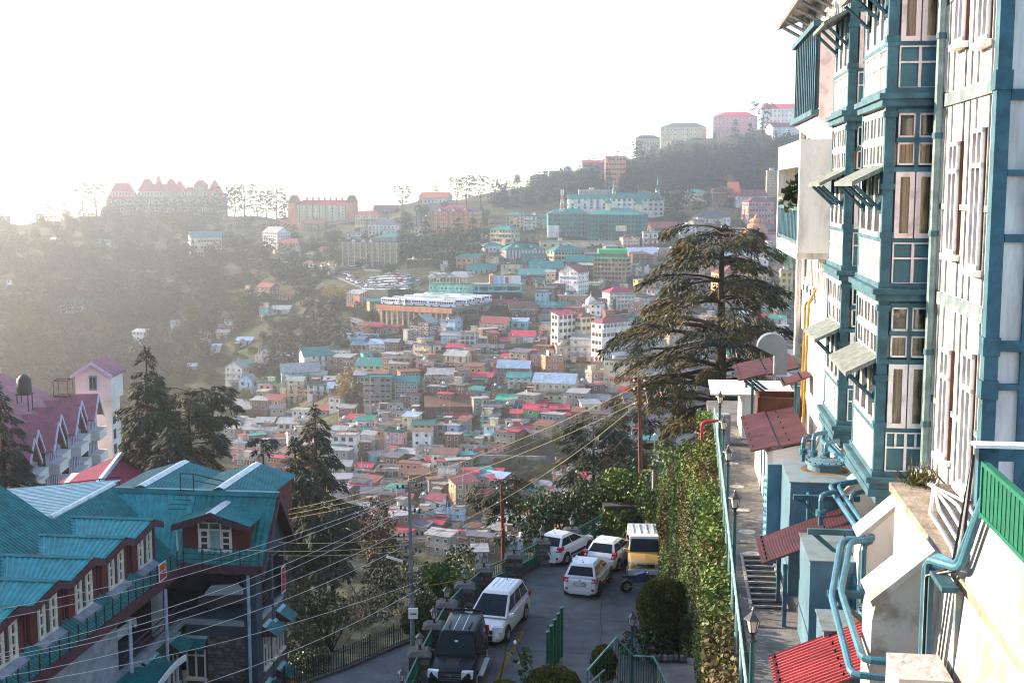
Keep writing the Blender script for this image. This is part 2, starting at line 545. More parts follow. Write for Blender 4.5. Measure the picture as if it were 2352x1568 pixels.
PLACED = []
HREC = []
def house(P, rot, w, d, st, hs, wc, rc, rt, px, py, flags='', label=None, cat='house', group='houses on the hillside', name='hill_house', win=None, rs=None):
    rr = rs or random.Random(int(px * 7 + py * 13))
    h = st * hs
    tall = 'narrow' if w < 5 else ('broad' if w > 14 else 'mid-sized')
    bal = 'b' in flags or (('n' not in flags) and rr.random() < 0.35 and st > 1)
    if label is None:
        base = '%s %s house with %s' % (WALL[wc][0], STW[st], ROOF[rc][0])
        label = uniq(base, px, py, ['balconied' if bal else 'balcony-free', tall])
    t = thing(name, label, cat, P, R(rot), group)
    hw, hd = w / 2, d / 2
    b = MB()
    b.box((-hw, -hd, -5), (hw, hd, h))
    rise = {'G': 0.30 * d, 'X': 0.30 * w, 'H': 0.26 * min(w, d), 'S': 0.22 * d}.get(rt, 0)
    rise = min(rise, 3.4)
    if rt == 'G':
        for s in (-1, 1):
            b.face([(s * hw, -hd, h), (s * hw, hd, h), (s * hw, 0, h + rise)])
    if rt == 'X':
        for s in (-1, 1):
            b.face([(-hw, s * hd, h), (hw, s * hd, h), (0, s * hd, h + rise)])
    if rt == 'S':
        b.face([(-hw, hd, h), (hw, hd, h), (hw, hd, h + rise), (-hw, hd, h + rise)])
        for s in (-1, 1):
            b.face([(s * hw, -hd, h), (s * hw, hd, h), (s * hw, hd, h + rise)])
    b.build('wall', wmat(wc), t, world=False)
    o = 0.55
    rb = MB()
    def sheet(p):       # a roof sheet with thickness
        lo = [(x, y, z - 0.12) for x, y, z in p]
        n = len(p)
        rb.add(list(p) + lo, [tuple(range(n)), tuple(range(2 * n - 1, n - 1, -1))] + [(i, i + n, (i + 1) % n + n, (i + 1) % n) for i in range(n)])
    if rt == 'F':
        rb.box((-hw - 0.4, -hd - 0.4, h), (hw + 0.4, hd + 0.4, h + 0.18))
        if 'q' not in flags:
            ph = 0.18 + rr.choice([0.25, 0.6, 0.8])
            for lo, hi in (((-hw, -hd, h + .18), (hw, -hd + .15, h + ph)), ((-hw, hd - .15, h + .18), (hw, hd, h + ph)),
                           ((-hw, -hd + .15, h + .18), (-hw + .15, hd - .15, h + ph)), ((hw - .15, -hd + .15, h + .18), (hw, hd - .15, h + ph))):
                rb.box(lo, hi)
    elif rt == 'S':
        k = rise / d
        sheet([(-hw - o, -hd - o, h + .14 - k * o), (hw + o, -hd - o, h + .14 - k * o), (hw + o, hd + o, h + rise + .14 + k * o), (-hw - o, hd + o, h + rise + .14 + k * o)])
    elif rt == 'G':
        k = rise / hd
        for s in (-1, 1):
            p = [(-hw - o, s * (hd + o), h + .14 - k * o), (hw + o, s * (hd + o), h + .14 - k * o), (hw + o, 0, h + rise + .14), (-hw - o, 0, h + rise + .14)]
            sheet(p if s < 0 else p[::-1])
    elif rt == 'X':
        k = rise / hw
        for s in (-1, 1):
            p = [(s * (hw + o), -hd - o, h + .14 - k * o), (s * (hw + o), hd + o, h + .14 - k * o), (0, hd + o, h + rise + .14), (0, -hd - o, h + rise + .14)]
            sheet(p if s > 0 else p[::-1])
    elif rt == 'H':
        m = min(hw, hd)
        a, c = hw + o, hd + o
        z0, z1 = h + 0.05, h + rise + 0.2
        rx, ry = max(hw - m, 0.05), max(hd - m, 0.05)
        q = [(-a, -c, z0), (a, -c, z0), (a, c, z0), (-a, c, z0), (-rx, -ry, z1), (rx, -ry, z1), (rx, ry, z1), (-rx, ry, z1)]
        rb.hexa(q)
    roof = rb.build('roof', rmat(rc), t, world=False)
    # floor bands
    if st > 1 and 'n' not in flags:
        sb = MB()
        for k in range(1, st):
            sb.box((-hw - .12, -hd - .12, k * hs - .1), (hw + .12, hd + .12, k * hs + .1))
        sb.build('floor_slab', CONC if rr.random() < .7 else wmat(wc), t, world=False)
    # windows on the sides that face the viewer
    wt = win or rr.choice(['w', 'w', 'b', 't'] if rc == 'teal' else ['w', 'w', 'b'])
    sty = rr.randint(0, 1)
    cr, sr = math.cos(R(rot)), math.sin(R(rot))
    for nx, ny, L_, off in ((0, -1, w, hd), (-1, 0, d, hw), (1, 0, d, hw)):
        wx, wy = nx * cr - ny * sr, nx * sr + ny * cr
        if wx * -P[0] + wy * -P[1] <= 0.12 * math.hypot(P[0], P[1]):
            continue
        pitch = rr.uniform(1.9, 2.6) if 'd' not in flags else 1.7
        n = max(1, int((L_ - 0.8) / pitch))
        if nx and n > 6: n = 6
        n = min(n, 10)
        ww = min(1.25, L_ / n * 0.62)
        for k in range(st):
            for i in range(n):
                u = (i + 0.5) / n * (L_ - 0.6) - (L_ - 0.6) / 2
                if rr.random() < 0.10: continue
                isdoor = (rr.random() < (0.3 if k == 0 else 0.14)) and 'd' not in flags
                hh = 2.1 if isdoor else 1.25
                z = k * hs + (0.05 if isdoor else 0.95)
                if z + hh > h - 0.1: hh = h - 0.15 - z
                pos = (nx * off + (0 if nx else u), ny * off + (u if nx else 0), z)
                rz = 0 if ny else (-math.pi / 2 if nx < 0 else math.pi / 2)
                put('door' if isdoor else 'window', DOORM if isdoor else WIN[wt][sty], t, pos, (0, 0, rz), (ww if not isdoor else 0.95, 1.6, hh))
    if bal:
        for k in range(1, st):
            if rr.random() < 0.75 or 'b' in flags:
                bb = MB().box((-hw, -hd - 1.0, k * hs - .12), (hw, -hd - 0.13, k * hs + .06)).build('balcony', CONC, t, world=False)
                rl = MB()
                rl.box((-hw, -hd - 1.0, k * hs + .95), (hw, -hd - .94, k * hs + 1.0)).box((-hw, -hd - .99, k * hs + .5), (hw, -hd - .95, k * hs + .54))
                nb = max(3, int(w / 0.8))
                for i in range(nb + 1):
                    x = -hw + .03 + i * (w - .06) / nb
                    rl.box((x - .03, -hd - 1.0, k * hs + .06), (x + .03, -hd - .95, k * hs + .95))
                rl.build('railing', RAILM, bb, world=False)
    # roof tanks are things of their own
    if rt == 'F' and 'x' not in flags and rr.random() < 0.75:
        wname = WALL[wc][0]
        for i in range(rr.randint(1, 2)):
            blk = rr.random() < 0.55
            lx, ly = rr.uniform(-hw + .8, hw - .8) if w > 2.5 else 0, rr.uniform(-hd * .5, hd * .7)
            tk = put('water_tank', TANKB if blk else TANKW, None,
                     (P[0] + lx * cr - ly * sr, P[1] + lx * sr + ly * cr, P[2] + h + 0.18))
            lb = uniq('%s plastic water tank on the roof of %s %s house' % ('black' if blk else 'white', wname, STW[st]), None, None) if False else None
            tag(tk, tank_label(blk, wname, px, py), 'water tank', 'water tanks on the town roofs')
    if 'n' not in flags and rr.random() < .4:
        k = rr.randint(1, st)
        aw = rr.uniform(.5, .95) * hw
        rcol = rr.choice(['red', 'blu', 'gry', 'teal', 'rst', 'grn'])
        ax = rr.uniform(-hw + aw, hw - aw) if hw > aw else 0
        MB().hexa([(ax - aw, -hd - 1.3, k * hs - .75), (ax + aw, -hd - 1.3, k * hs - .75), (ax + aw, -hd + .02, k * hs - .25), (ax - aw, -hd + .02, k * hs - .25),
                   (ax - aw, -hd - 1.3, k * hs - .68), (ax + aw, -hd - 1.3, k * hs - .68), (ax + aw, -hd + .02, k * hs - .18), (ax - aw, -hd + .02, k * hs - .18)]).build('awning', rmat(rcol), t, world=False)
    HREC.append((P, R(rot), w, d, h, rt, st, hs))
    PLACED.append((px, py, (w * 2875 / P[1])))
    return t
def tank_label(blk, wname, px, py):
    base = '%s water tank on a %s house' % ('black' if blk else 'white', wname)
    return uniq(base, px, py, ['upright', 'round'])

CROP = {'A': (900, 680, 3.0), 'B': (1684, 680, 3.0), 'C': (2300, 620, 1.7143), 'D': (700, 1200, 1.7143), 'E': (1240, 1180, 1.7143),
        'G': (1800, 1100, 1.7143), 'H': (1200, 1600, 1.7143), 'I': (1800, 1500, 1.7143)}
def cpx(c, x, y):
    x0, y0, k = CROP[c]
    return (x0 + x / k) * 0.6125, (y0 + y / k) * 0.6125
HOUSES = """
A 1280 1650 390 560 4 crm mar H -20 d
A 1425 1850 495 610 2 wht slt H -12
A 1205 1375 590 660 2 wht con F 0
A 405 755 700 800 2 tan mar H -25
A 420 560 820 880 1 tan con F -20
A 590 705 785 815 1 wht con F -20
A 660 750 830 905 1 crm con F -20
A 750 890 820 880 2 tan gry S -15
A 885 1040 765 830 1 pnk red G -35
A 700 880 920 1010 2 wht mar H -30
A 1870 2145 890 960 1 brn con F -5 q
A 1950 2150 410 560 4 gry slt F -10
A 1960 2030 550 700 4 crm con F -10
A 2005 2390 185 250 1 wht vrm G -15
A 180 440 1190 1340 3 brk mar G -35
A 360 640 1295 1340 1 crm vrm G -20
A 180 305 1375 1430 1 wht con F -20
A 215 345 1430 1540 2 aqu con F -15
A 350 560 1440 1500 1 wht gry S 0
A 1180 1430 1270 1420 3 sal gry S -35
A 415 545 460 500 1 crm red G 0
A 700 950 470 560 2 tan mar S 0
A 2130 2260 1035 1110 1 crm slt G -30
A 2250 2351 960 1000 1 mag gry F -10
A 1500 1760 320 370 1 brn mar G 0
B 635 845 380 530 4 crm teal H -20 d
B 830 1000 400 550 4 wht teal F -10
B 990 1110 420 530 3 crm teal G -20
B 455 800 550 700 3 crm teal H -32 bd
B 350 450 600 690 2 crm con F -20
B 360 590 725 800 1 wht teal H 15
B 1090 1540 795 900 2 crm teal H 20 d
B 70 390 860 990 2 sal teal S -25
B 410 560 850 960 1 crm con F -20 q
B 900 1290 975 1030 1 sal teal G 0 d
B 780 1160 1050 1115 1 teal teal S 0
B 580 830 940 1040 2 crm dgn F -15 b
B 1320 1640 905 1000 2 brn teal G 0
B 1620 2060 880 1130 5 tan grn F -18 dx
B 2065 2260 970 1070 2 wht dgn H 20
B 2010 2351 800 880 2 sal blu S 0
B 1720 2110 1260 1450 4 wht red H 20 d
B 430 780 1365 1440 3 brk red F -15 xb
B 650 1000 1430 1520 2 brn rst G 10
B 80 340 1440 1560 2 brn teal S -10
B 1000 1190 1400 1470 1 gry teal S 0
B 140 460 1360 1450 2 tan con F -15
B 1170 1370 1400 1450 1 gry teal S 10
B 1920 2150 640 760 3 crm mar H 15 d
B 2180 2351 590 760 3 wht con F 0 b
B 1820 2000 1180 1215 1 sal slt G 10
B 2080 2330 1110 1225 2 yel con F 15 q
B 820 1100 870 920 1 teal dgn G 0
B 940 1130 1140 1180 1 gry dgn G 0
B 810 960 1090 1150 1 brn dgn S 0
B 200 530 1000 1040 1 crm teal G 0
B 1380 1530 1400 1450 1 org con F 0
B 1230 1560 1290 1370 1 tan con F 0 q
C 625 760 175 265 2 brn mar G -25
C 770 990 200 270 2 wht mar G 5
C 430 620 190 265 2 crm teal H -10
C 835 1040 240 380 4 pnk mar H 12 b
C 510 760 335 375 1 wht slt H 10
C 410 540 405 470 2 wht gry X 10
C 540 690 420 475 2 gry con F 0 b
C 690 845 410 475 2 crm gry F 0
C 220 420 405 470 2 brn vrm G 10
C 180 360 430 500 2 gry con F 0 b
C 980 1045 445 500 1 pnk mar S 0
C 985 1060 45 215 5 tan gry F 0 d
C 1070 1150 545 660 4 grn red F 0
C 1070 1150 690 890 5 yel con F 0
C 640 1000 700 900 4 yel mar H 12 d
C 480 700 470 500 1 wht con F 0
C 290 480 545 600 2 sal gry F 0
C 760 1000 500 540 1 sal mar G 0
D 700 1000 230 345 3 wht teal G 22 b
D 580 860 330 470 4 aqu gry G 12
D 440 478 225 310 2 crm teal X 0
D 475 530 195 310 3 wht teal X 0
D 330 440 280 345 2 gry teal G 0
D 240 400 310 430 3 wht gry X -22
D 330 455 385 490 2 lbl gry X -22
D 455 575 410 515 2 pnk teal F -20
D 640 770 385 520 4 crm gry G -12 b
D 770 940 420 490 2 wht teal F -10 b
D 880 985 385 440 1 gry gry S 0
D 800 900 350 400 1 crm gry G 0
D 1010 1075 275 340 2 brk con F -10
D 1075 1340 290 360 2 crm teal G -15
D 240 305 10 70 2 wht mar H -20
D 265 345 45 75 1 sal red S 0
D 80 150 95 140 1 aqu con F -20
D 90 150 140 210 2 org con F -25
D 205 245 35 75 1 org con F 0
D 190 270 80 115 1 crm gry S 0
D 150 215 170 215 1 wht blu S 0
D 320 420 130 165 1 wht blu S 0
D 0 70 195 230 1 wht con F 0
D 0 60 295 330 1 lbl blu S 0
D 170 430 570 605 1 wht gry S 0 d
D 155 260 600 650 2 tan gry F -10
D 265 365 645 735 2 crm gry X -10
D 370 465 655 705 1 blu gry S -10
D 440 560 655 705 1 tan gry S 0
D 130 250 690 735 1 lbl blu S -10
D 360 520 700 750 1 wht gry S 0
D 415 480 690 735 1 blu con F 0
D 520 610 715 770 1 wht gry G 0
D 280 460 785 896 3 pnk blu F -20 b
D 430 590 825 896 2 sal gry F -10
D 600 680 230 290 2 crm gry S 0
D 1050 1160 125 180 1 lbl blu S -15
D 1125 1270 45 100 1 brn red S -10
D 990 1090 75 110 1 gry dgn S 0
D 1050 1190 20 50 1 wht gry S 0
E 500 690 55 180 4 brn gry X -30 d
E 580 700 85 150 2 crm teal G -20
E 545 665 160 180 1 crm red S -10
E 595 690 120 150 1 wht mar H 0
E 240 390 190 275 3 wht blu G -18 b
E 390 515 205 235 1 brn rst X -10
E 390 520 235 255 1 aqu con F 0
E 525 675 195 300 3 crm slt F -32 b
E 425 525 260 300 1 brk red S -15
E 390 545 290 390 3 org con F -15
E 545 675 310 365 1 pnk con F -10
E 80 170 310 365 1 brk con F -15
E 165 395 325 385 2 crm teal G -10
E 210 410 405 620 6 gry teal F -6 dbx
E 400 570 425 560 4 gry teal G 0 d
E 405 470 530 570 1 mag red F -10
E 485 545 525 580 1 mag con F -10
E 305 490 580 640 2 wht con F -10 b
E 705 830 130 185 2 lbl gry S -10
E 825 945 115 205 3 wht con F -10 d
E 950 1180 55 130 3 crm mar G -25 d
E 1150 1335 145 190 1 wht red G -18
E 740 870 212 242 1 yel red S -10
E 725 910 260 350 2 crm gry G -28
E 920 1020 212 250 1 aqu slt S 0
E 1040 1150 170 200 1 pnk red S 0
E 1020 1110 215 260 2 gry slt S 0
E 1090 1240 285 312 1 aqu red S -10
E 970 1090 300 345 1 tan con F -10
E 1065 1300 340 405 2 brk blu G -10 b
E 890 1030 350 388 1 min teal S 0
E 900 1050 408 485 2 brn red S -10 b
E 1045 1145 385 435 1 sal red S 0
E 1130 1290 415 480 2 wht teal S -5
E 765 885 460 565 3 brk con F -22
E 700 760 470 545 2 wht con F -10
E 820 885 515 560 1 pnk con F 0
E 1030 1140 470 560 2 brk slt F -10
E 1060 1225 548 600 1 min grn S -8
E 1110 1225 590 625 1 dgn0 dgn F 0
E 1245 1343 525 570 1 brk con F -10
E 590 910 598 680 1 brn rst S 5 n
E 300 410 625 700 1 wht con F -8
E 400 585 645 720 2 tan gry F -8 b
E 100 215 675 725 1 wht red S -15
E 280 410 685 735 1 pnk con F -8 b
E 60 105 685 730 1 grn con F -10
E 195 300 780 896 3 wht gry S -15 b
E 340 490 750 880 3 pnk dgn F -20
E 520 670 718 800 2 wht dgn S -5 b
E 680 790 668 705 1 brk gry F -10
E 670 850 710 800 2 gry con F -8 b
E 750 915 660 690 1 brn red S 0
E 850 965 765 820 1 wht con F -5
E 960 1125 590 640 2 brk con F -15
E 965 1095 655 715 2 aqu con F -12 b
E 980 1125 725 820 2 lbl con F -28
E 1115 1225 735 830 2 brk con F -10
E 1160 1240 640 705 1 brk red S -10
E 1235 1343 610 705 2 grn red S -8 b
E 860 1055 855 896 1 wht con F -5
E 130 250 205 245 1 crm blu S -10
E 620 790 385 420 1 yel gry S 0
E 590 700 430 490 2 crm con F -5
E 700 860 420 470 2 sal con F -5
E 150 260 390 450 1 brn gry S 0
E 290 340 705 760 2 mag con F -10
E 120 180 740 830 2 org con F -20
E 0 110 750 800 1 sal gry S -10
G 375 465 215 265 1 crm gry X -15
G 195 315 185 235 1 aqu blu S -8
G 335 650 578 690 2 crm blu G -14 b
G 525 700 650 705 1 wht con F -8 b
G 685 845 690 760 2 org gry S -12
G 690 855 745 805 1 lbl red S -12
G 445 580 745 795 1 brk red S -8 b
G 275 445 735 790 2 grn red S -8 b
G 285 400 665 705 1 brk gry S -5
G 370 435 290 330 1 wht gry F -5
G 790 1080 440 650 4 crm slt F -22 d
G 600 690 575 640 1 yel con F 0
G 1060 1200 300 500 4 gry con F 15
G 1190 1343 150 420 5 tan gry F 15 d
G 1040 1190 500 620 3 wht con F 10
G 1200 1343 500 640 3 crm mar H 10
G 1150 1343 640 760 3 sal gry F 8
G 900 1060 650 720 2 wht red S 0
G 390 480 770 830 1 sal red S 0
G 550 640 790 830 1 wht red S 0
G 1080 1343 770 860 3 pnk con F 5
H 610 795 150 250 2 wht con F -12 b
H 385 555 195 270 2 tan con F -10 b
H 895 1125 140 190 1 pnk con F -12
H 895 1010 190 240 1 brk con F -12
H 755 890 268 450 4 wht gry F -14 b
H 900 1025 300 430 3 grn red S -8 b
H 1030 1180 300 405 3 sal red S -8 b
H 218 345 255 320 2 wht red S -12
H 185 335 362 465 2 blu con F -12 x
H 390 495 440 520 2 brk con F -12
H 490 595 460 515 1 pnk red S -8
H 285 420 520 600 2 crm con F -12
H 600 735 560 640 2 tan gry F -10
H 735 845 560 620 1 wht blu S -8
H 845 935 520 655 3 lbl con F -12
H 1045 1145 600 660 1 brk con F -10
H 920 1085 660 720 1 brn rst H -10
H 765 915 700 780 1 crm red S -8
H 850 965 710 790 1 org con F -20
H 960 1080 735 800 1 org con F -5
H 105 285 580 645 1 lbl con F 0
H 575 700 280 335 1 brn gry S 0
H 350 580 290 360 2 brn con F -8 b
H 215 300 510 560 1 brk slt S 0
H 45 130 200 245 1 wht red S 0
H 50 200 255 320 1 gry gry S 0
H 640 780 350 420 1 brn slt S 0
H 390 530 370 420 1 wht con F -5 b
H 640 800 460 520 1 gry con F -5
H 1180 1260 560 620 1 brn con F 0
I 205 300 545 592 1 org rst G -20
I 280 405 555 602 1 crm rst X -15
I 345 495 558 602 1 crm gry H -10
I 465 565 490 535 1 crm con F -10
I 565 695 400 460 2 wht con F -12 b
I 640 725 580 605 1 sal red S -8
I 420 540 650 715 1 pnk red S -8
I 345 425 708 745 1 sal mar S -8
I 203 305 745 805 1 aqu con F -15
I 15 130 785 835 1 org con F -20
I 700 850 330 400 2 wht con F -5
I 700 900 420 560 3 wht con F -5
I 860 1010 480 580 2 pnk con F 0
I 560 700 460 520 2 crm con F -8
I 480 640 200 250 2 brk con F -8
I 160 270 180 240 2 brk con F -8
I 840 1000 180 260 2 sal con F 0
I 900 1060 250 330 2 wht teal F 0
I 600 780 510 560 1 wht red S 0
I 80 220 840 890 1 brn gry S 0
I 300 420 770 830 1 wht red S 0
"""
WALL['dgn0'] = ('dark green', (0.07, 0.16, 0.11))
def build_listed():
    for ln in HOUSES.strip().splitlines():
        a = ln.split()
        c, x0, x1, yt, yb, st, wc, rc, rt, rot = a[0], *[float(v) for v in a[1:5]], int(a[5]), a[6], a[7], a[8], float(a[9])
        fl = a[10] if len(a) > 10 else ''
        px, pyb = cpx(c, (x0 + x1) / 2, yb)
        _, pyt = cpx(c, 0, yt)
        P = onterr(px, pyb, 315)
        D = P.y
        W = (x1 - x0) / CROP[c][2] * 0.6125 * D / 2862
        H = (pyb - pyt) * D / 2862 * 0.985
        ar = abs(R(rot))
        dep = 0.62
        w_ = W / (math.cos(ar) + dep * math.sin(ar)) * (0.95 if rt != 'F' else 0.97)
        d_ = max(3.0, min(w_ * dep, 16.0))
        house(P + Vector((0, d_ * 0.45, 0)), rot, w_, d_, st, H / st, wc, rc, rt, px, (pyb + pyt) / 2, fl)
build_listed()
# small houses packed into the gaps of the lower town
def inpoly(x, y, poly):
    c = False
    n = len(poly)
    for i in range(n):
        x1, y1 = poly[i]; x2, y2 = poly[(i + 1) % n]
        if (y1 > y) != (y2 > y) and x < (x2 - x1) * (y - y1) / (y2 - y1) + x1:
            c = not c
    return c
TOWN = [(520, 960), (640, 900), (800, 780), (870, 700), (1180, 700), (1240, 600), (1500, 520), (1790, 470), (1840, 700), (1830, 1000), (1500, 1240), (1060, 1290), (760, 1220), (560, 1110)]
GULLY = [(1120, 1090), (1180, 1020), (1300, 1010), (1370, 1040), (1360, 1090), (1250, 1130), (1160, 1130)]
rf = random.Random(5)
cnt = 0
for k in range(3000):
    if cnt >= 85: break
    px, py = rf.uniform(500, 1840), rf.uniform(520, 1290)
    if not inpoly(px, py, TOWN) or inpoly(px, py, GULLY): continue
    if any(abs(px - a) < 0.42 * ww + 14 and abs(py - b_) < 24 for a, b_, ww in PLACED): continue
    if 880 < px < 1230 and 625 < py < 715: continue
    P = onterr(px, py + 10, 315)
    st = rf.choice([1, 1, 2, 2, 2, 3])
    wc = rf.choice(['brk', 'brk', 'gry', 'wht', 'crm', 'brn', 'pnk', 'tan', 'lbl', 'sal', 'org', 'wht'])
    rt = rf.choice(['F', 'F', 'S', 'S', 'G'])
    rc = 'con' if rt == 'F' else rf.choice(['gry', 'rst', 'red', 'teal', 'blu', 'mar', 'slt', 'gry'])
    w_ = rf.uniform(4.5, 8.5)
    house(P + Vector((0, 2, 0)), rf.choice([-1, -1, 1]) * rf.uniform(5, 35), w_, w_ * 0.65, st, 2.7, wc, rc, rt, px, py, '')
    cnt += 1
# ------------------------------------------------------------------ landmark buildings of the town
CROP['Z'] = (0, 0, 0.6125)
def text_mesh(txt, size, m, parent=None, loc=None, rot=None, name='lettering', ext=0.01, align='CENTER'):
    cu = bpy.data.curves.new('lettering', 'FONT')
    cu.body = txt; cu.size = size; cu.align_x = align; cu.align_y = 'CENTER'; cu.extrude = ext; cu.resolution_u = 2
    tmp = bpy.data.objects.new('tmp_text', cu)
    COL.objects.link(tmp)
    dg = bpy.context.evaluated_depsgraph_get()
    me = bpy.data.meshes.new_from_object(tmp.evaluated_get(dg))
    bpy.data.objects.remove(tmp); bpy.data.curves.remove(cu)
    me.materials.clear(); me.materials.append(m)
    me.name = name
    return put(name, me, parent, loc, rot)
def lm(c, x0, x1, yt, yb, st, wc, rc, rt, rot, fl, label, cat='building', name='hillside_block', ymin=315, dep=0.5, win=None, Y=None, group=None):
    px, pyb = cpx(c, (x0 + x1) / 2, yb)
    _, pyt = cpx(c, 0, yt)
    P = at(px, pyb, Y) if Y else onterr(px, pyb, ymin)
    D = P.y
    W = (x1 - x0) / CROP[c][2] * 0.6125 * D / 2862
    H = (pyb - pyt) * D / 2862 * 0.985
    ar = abs(R(rot))
    w_ = W / (math.cos(ar) + dep * math.sin(ar))
    d_ = max(3.0, w_ * dep)
    P = P + Vector((0, d_ * 0.4, 0))
    t = house(P, rot, w_, d_, st, H / st, wc, rc, rt, px, (pyb + pyt) / 2, fl + 'nx', label, cat, group, name, win)
    USED[label] = 1
    return t, w_, d_, H, P
def spire(t, x, y, z, w_, h, rc, name='spire'):
    b = MB().box((x - w_ / 2, y - w_ / 2, z - 1), (x + w_ / 2, y + w_ / 2, z + h * .22), 1)
    k = w_ * .62
    b.add([(x - k, y - k, z + h * .22), (x + k, y - k, z + h * .22), (x + k, y + k, z + h * .22), (x - k, y + k, z + h * .22)] +
          [(x - k * .4, y - k * .4, z + h * .42), (x + k * .4, y - k * .4, z + h * .42), (x + k * .4, y + k * .4, z + h * .42), (x - k * .4, y + k * .4, z + h * .42), (x, y, z + h)],
          [(3, 2, 1, 0), (0, 1, 5, 4), (1, 2, 6, 5), (2, 3, 7, 6), (3, 0, 4, 7), (4, 5, 8), (5, 6, 8), (6, 7, 8), (7, 4, 8)])
    return b.build(name, [rmat(rc), wmat('crm')], t, world=False)
def piers(t, w_, d_, H, n, m, depth=0.35, pw=0.5, name='pilaster', side=None):
    b = MB().box((-pw / 2, -depth, 0), (pw / 2, 0.02, H)).mesh(name, m)
    for i in range(n + 1):
        put(name, b, t, (-w_ / 2 + i * w_ / n, -d_ / 2, 0))
def gablet(t, x, y, z, w_, h, dpt, rc, wc='wht'):
    b = MB().add([(x - w_ / 2, y, z), (x + w_ / 2, y, z), (x, y, z + h), (x, y + dpt, z + h)], [(0, 1, 2)], 1)
    b.add([(x - w_ / 2 - .2, y - .25, z - .15), (x, y - .25, z + h + .12), (x, y + dpt, z + h + .12), (x - w_ / 2 - .2, y + dpt * .25, z - .15)], [(0, 1, 2, 3)])
    b.add([(x + w_ / 2 + .2, y - .25, z - .15), (x, y - .25, z + h + .12), (x, y + dpt, z + h + .12), (x + w_ / 2 + .2, y + dpt * .25, z - .15)], [(3, 2, 1, 0)])
    return b.build('gable', [rmat(rc), wmat(wc)], t, world=False)

# red roofed office palace
t, w_, d_, H, P = lm('A', 600, 1290, 265, 465, 6, 'crm', 'red', 'H', -6, 'd', 'long pale office palace with crimson roof and brick corner towers', dep=0.3)
piers(t, w_, d_, H, 9, wmat('teal'), .5, .45)
for x in (-w_ / 2 - .5, w_ / 2 - 1.5):
    b = MB().box((x - 2.6, -d_ / 2 - 1.2, -6), (x + 2.6, d_ / 2, H + 1.5))
    b.build('corner_tower', wmat('sal'), t, world=False)
    b = MB().hexa([(x - 3, -d_ / 2 - 1.6, H + 1.5), (x + 3, -d_ / 2 - 1.6, H + 1.5), (x + 3, d_ / 2 + .4, H + 1.5), (x - 3, d_ / 2 + .4, H + 1.5),
                   (x - 1.5, -d_ / 4, H + 6.5), (x + 1.5, -d_ / 4, H + 6.5), (x + 1.5, d_ / 4, H + 6.5), (x - 1.5, d_ / 4, H + 6.5)])
    b.build('tower_roof', rmat('rst'), t, world=False)
for i in range(7):
    x = -w_ * .3 + i * w_ * .1
    MB().box((x - .6, -.5, H + 1.5), (x + .6, .5, H + 5.2)).build('chimney', wmat('sal'), t, world=False)
lm('A', 690, 1200, 462, 520, 2, 'sal', 'con', 'F', -6, 'd', 'salmon arcade storey at the foot of the office palace', dep=.2)
# tall grey hotel
t, w_, d_, H, P = lm('A', 1155, 1840, 685, 965, 6, 'tan', 'slt', 'F', -14, 'db', 'wide grey beige hotel with six floors of balconied windows', dep=.42)
piers(t, w_, d_, H, 9, wmat('crm'), 1.1, .5)
for x in (-w_ * .3, -w_ * .12, w_ * .02):
    gablet(t, x, -d_ / 2 - .2, H, 3.2, 2.0, 5, 'slt')
b = MB().box((w_ * .18, -d_ * .4, H + .2), (w_ * .48, d_ * .3, H + 3)).build('penthouse', wmat('gry'), t, world=False)
b = MB().hexa([(w_ * .16, -d_ * .48, H + 3), (w_ * .5, -d_ * .48, H + 3), (w_ * .5, d_ * .36, H + 3), (w_ * .16, d_ * .36, H + 3),
               (w_ * .22, -.3, H + 5), (w_ * .45, -.3, H + 5), (w_ * .45, .3, H + 5), (w_ * .22, .3, H + 5)]).build('penthouse_roof', rmat('teal'), t, world=False)
# white hotel with the roman numeral on its gable
t, w_, d_, H, P = lm('A', 245, 555, 578, 800, 6, 'wht', 'gry', 'G', -38, 'd', 'white six-storey hotel with orange bands and a grey gable roof', dep=.8)
text_mesh('IV', 4.2, DARK, t, (-w_ * .28, -d_ / 2 - .12, H - 3.6), (R(90), 0, 0))
b = MB()
for k in range(1, 6):
    b.box((-w_ / 2 - .12, -d_ / 2 - .1, k * H / 6 - .35), (-w_ / 2 + .05, d_ / 2, k * H / 6 + .35))
b.build('orange_band', wmat('org'), t, world=False)
# ochre hostel
t, w_, d_, H, P = lm('A', 2175, 2715, 345, 592, 5, 'gal', 'mar', 'H', -18, 'd', 'bright orange ochre hostel with maroon roof and white gablets', dep=.6)
piers(t, w_, d_, H, 8, wmat('org'), .4, .5)
for x in (-w_ * .34, 0.0, w_ * .3):
    gablet(t, x, -d_ / 2 - .4, H, 3.0, 2.6, 4, 'mar')
# green tiered offices
lm('B', 1340, 2060, 200, 335, 4, 'wht', 'teal', 'G', 4, 'd', 'long white office range with teal gable roof behind the tiered block', dep=.2)
t, w_, d_, H, P = lm('B', 1780, 2420, 195, 400, 4, 'wht', 'teal', 'G', 10, 'd', 'bright white office wing with teal roof and gable end', dep=.3)
spire(t, w_ * .42, 0, H + 2, 2.4, 12, 'teal')
spire(t, -w_ * .4, 0, H + 2, 2.0, 9, 'teal')
t, w_, d_, H, P = lm('B', 1105, 1585, 370, 612, 5, 'teal', 'teal', 'H', 3, 'd', 'dark teal five-storey office with verandas left of the spires', dep=.45)
piers(t, w_, d_, H, 14, wmat('gry'), .5, .25)
MB().box((-w_ / 2 - .3, -d_ / 2 - 2.4, -1), (-w_ / 2 + 6, -d_ / 2, H * .48)).build('annex', wmat('wht'), t, world=False)
t, w_, d_, H, P = lm('B', 1575, 2250, 375, 690, 6, 'dgn0', 'teal', 'H', -16, 'd', 'dark six-storey office block with teal hip roof and two spires', dep=.6)
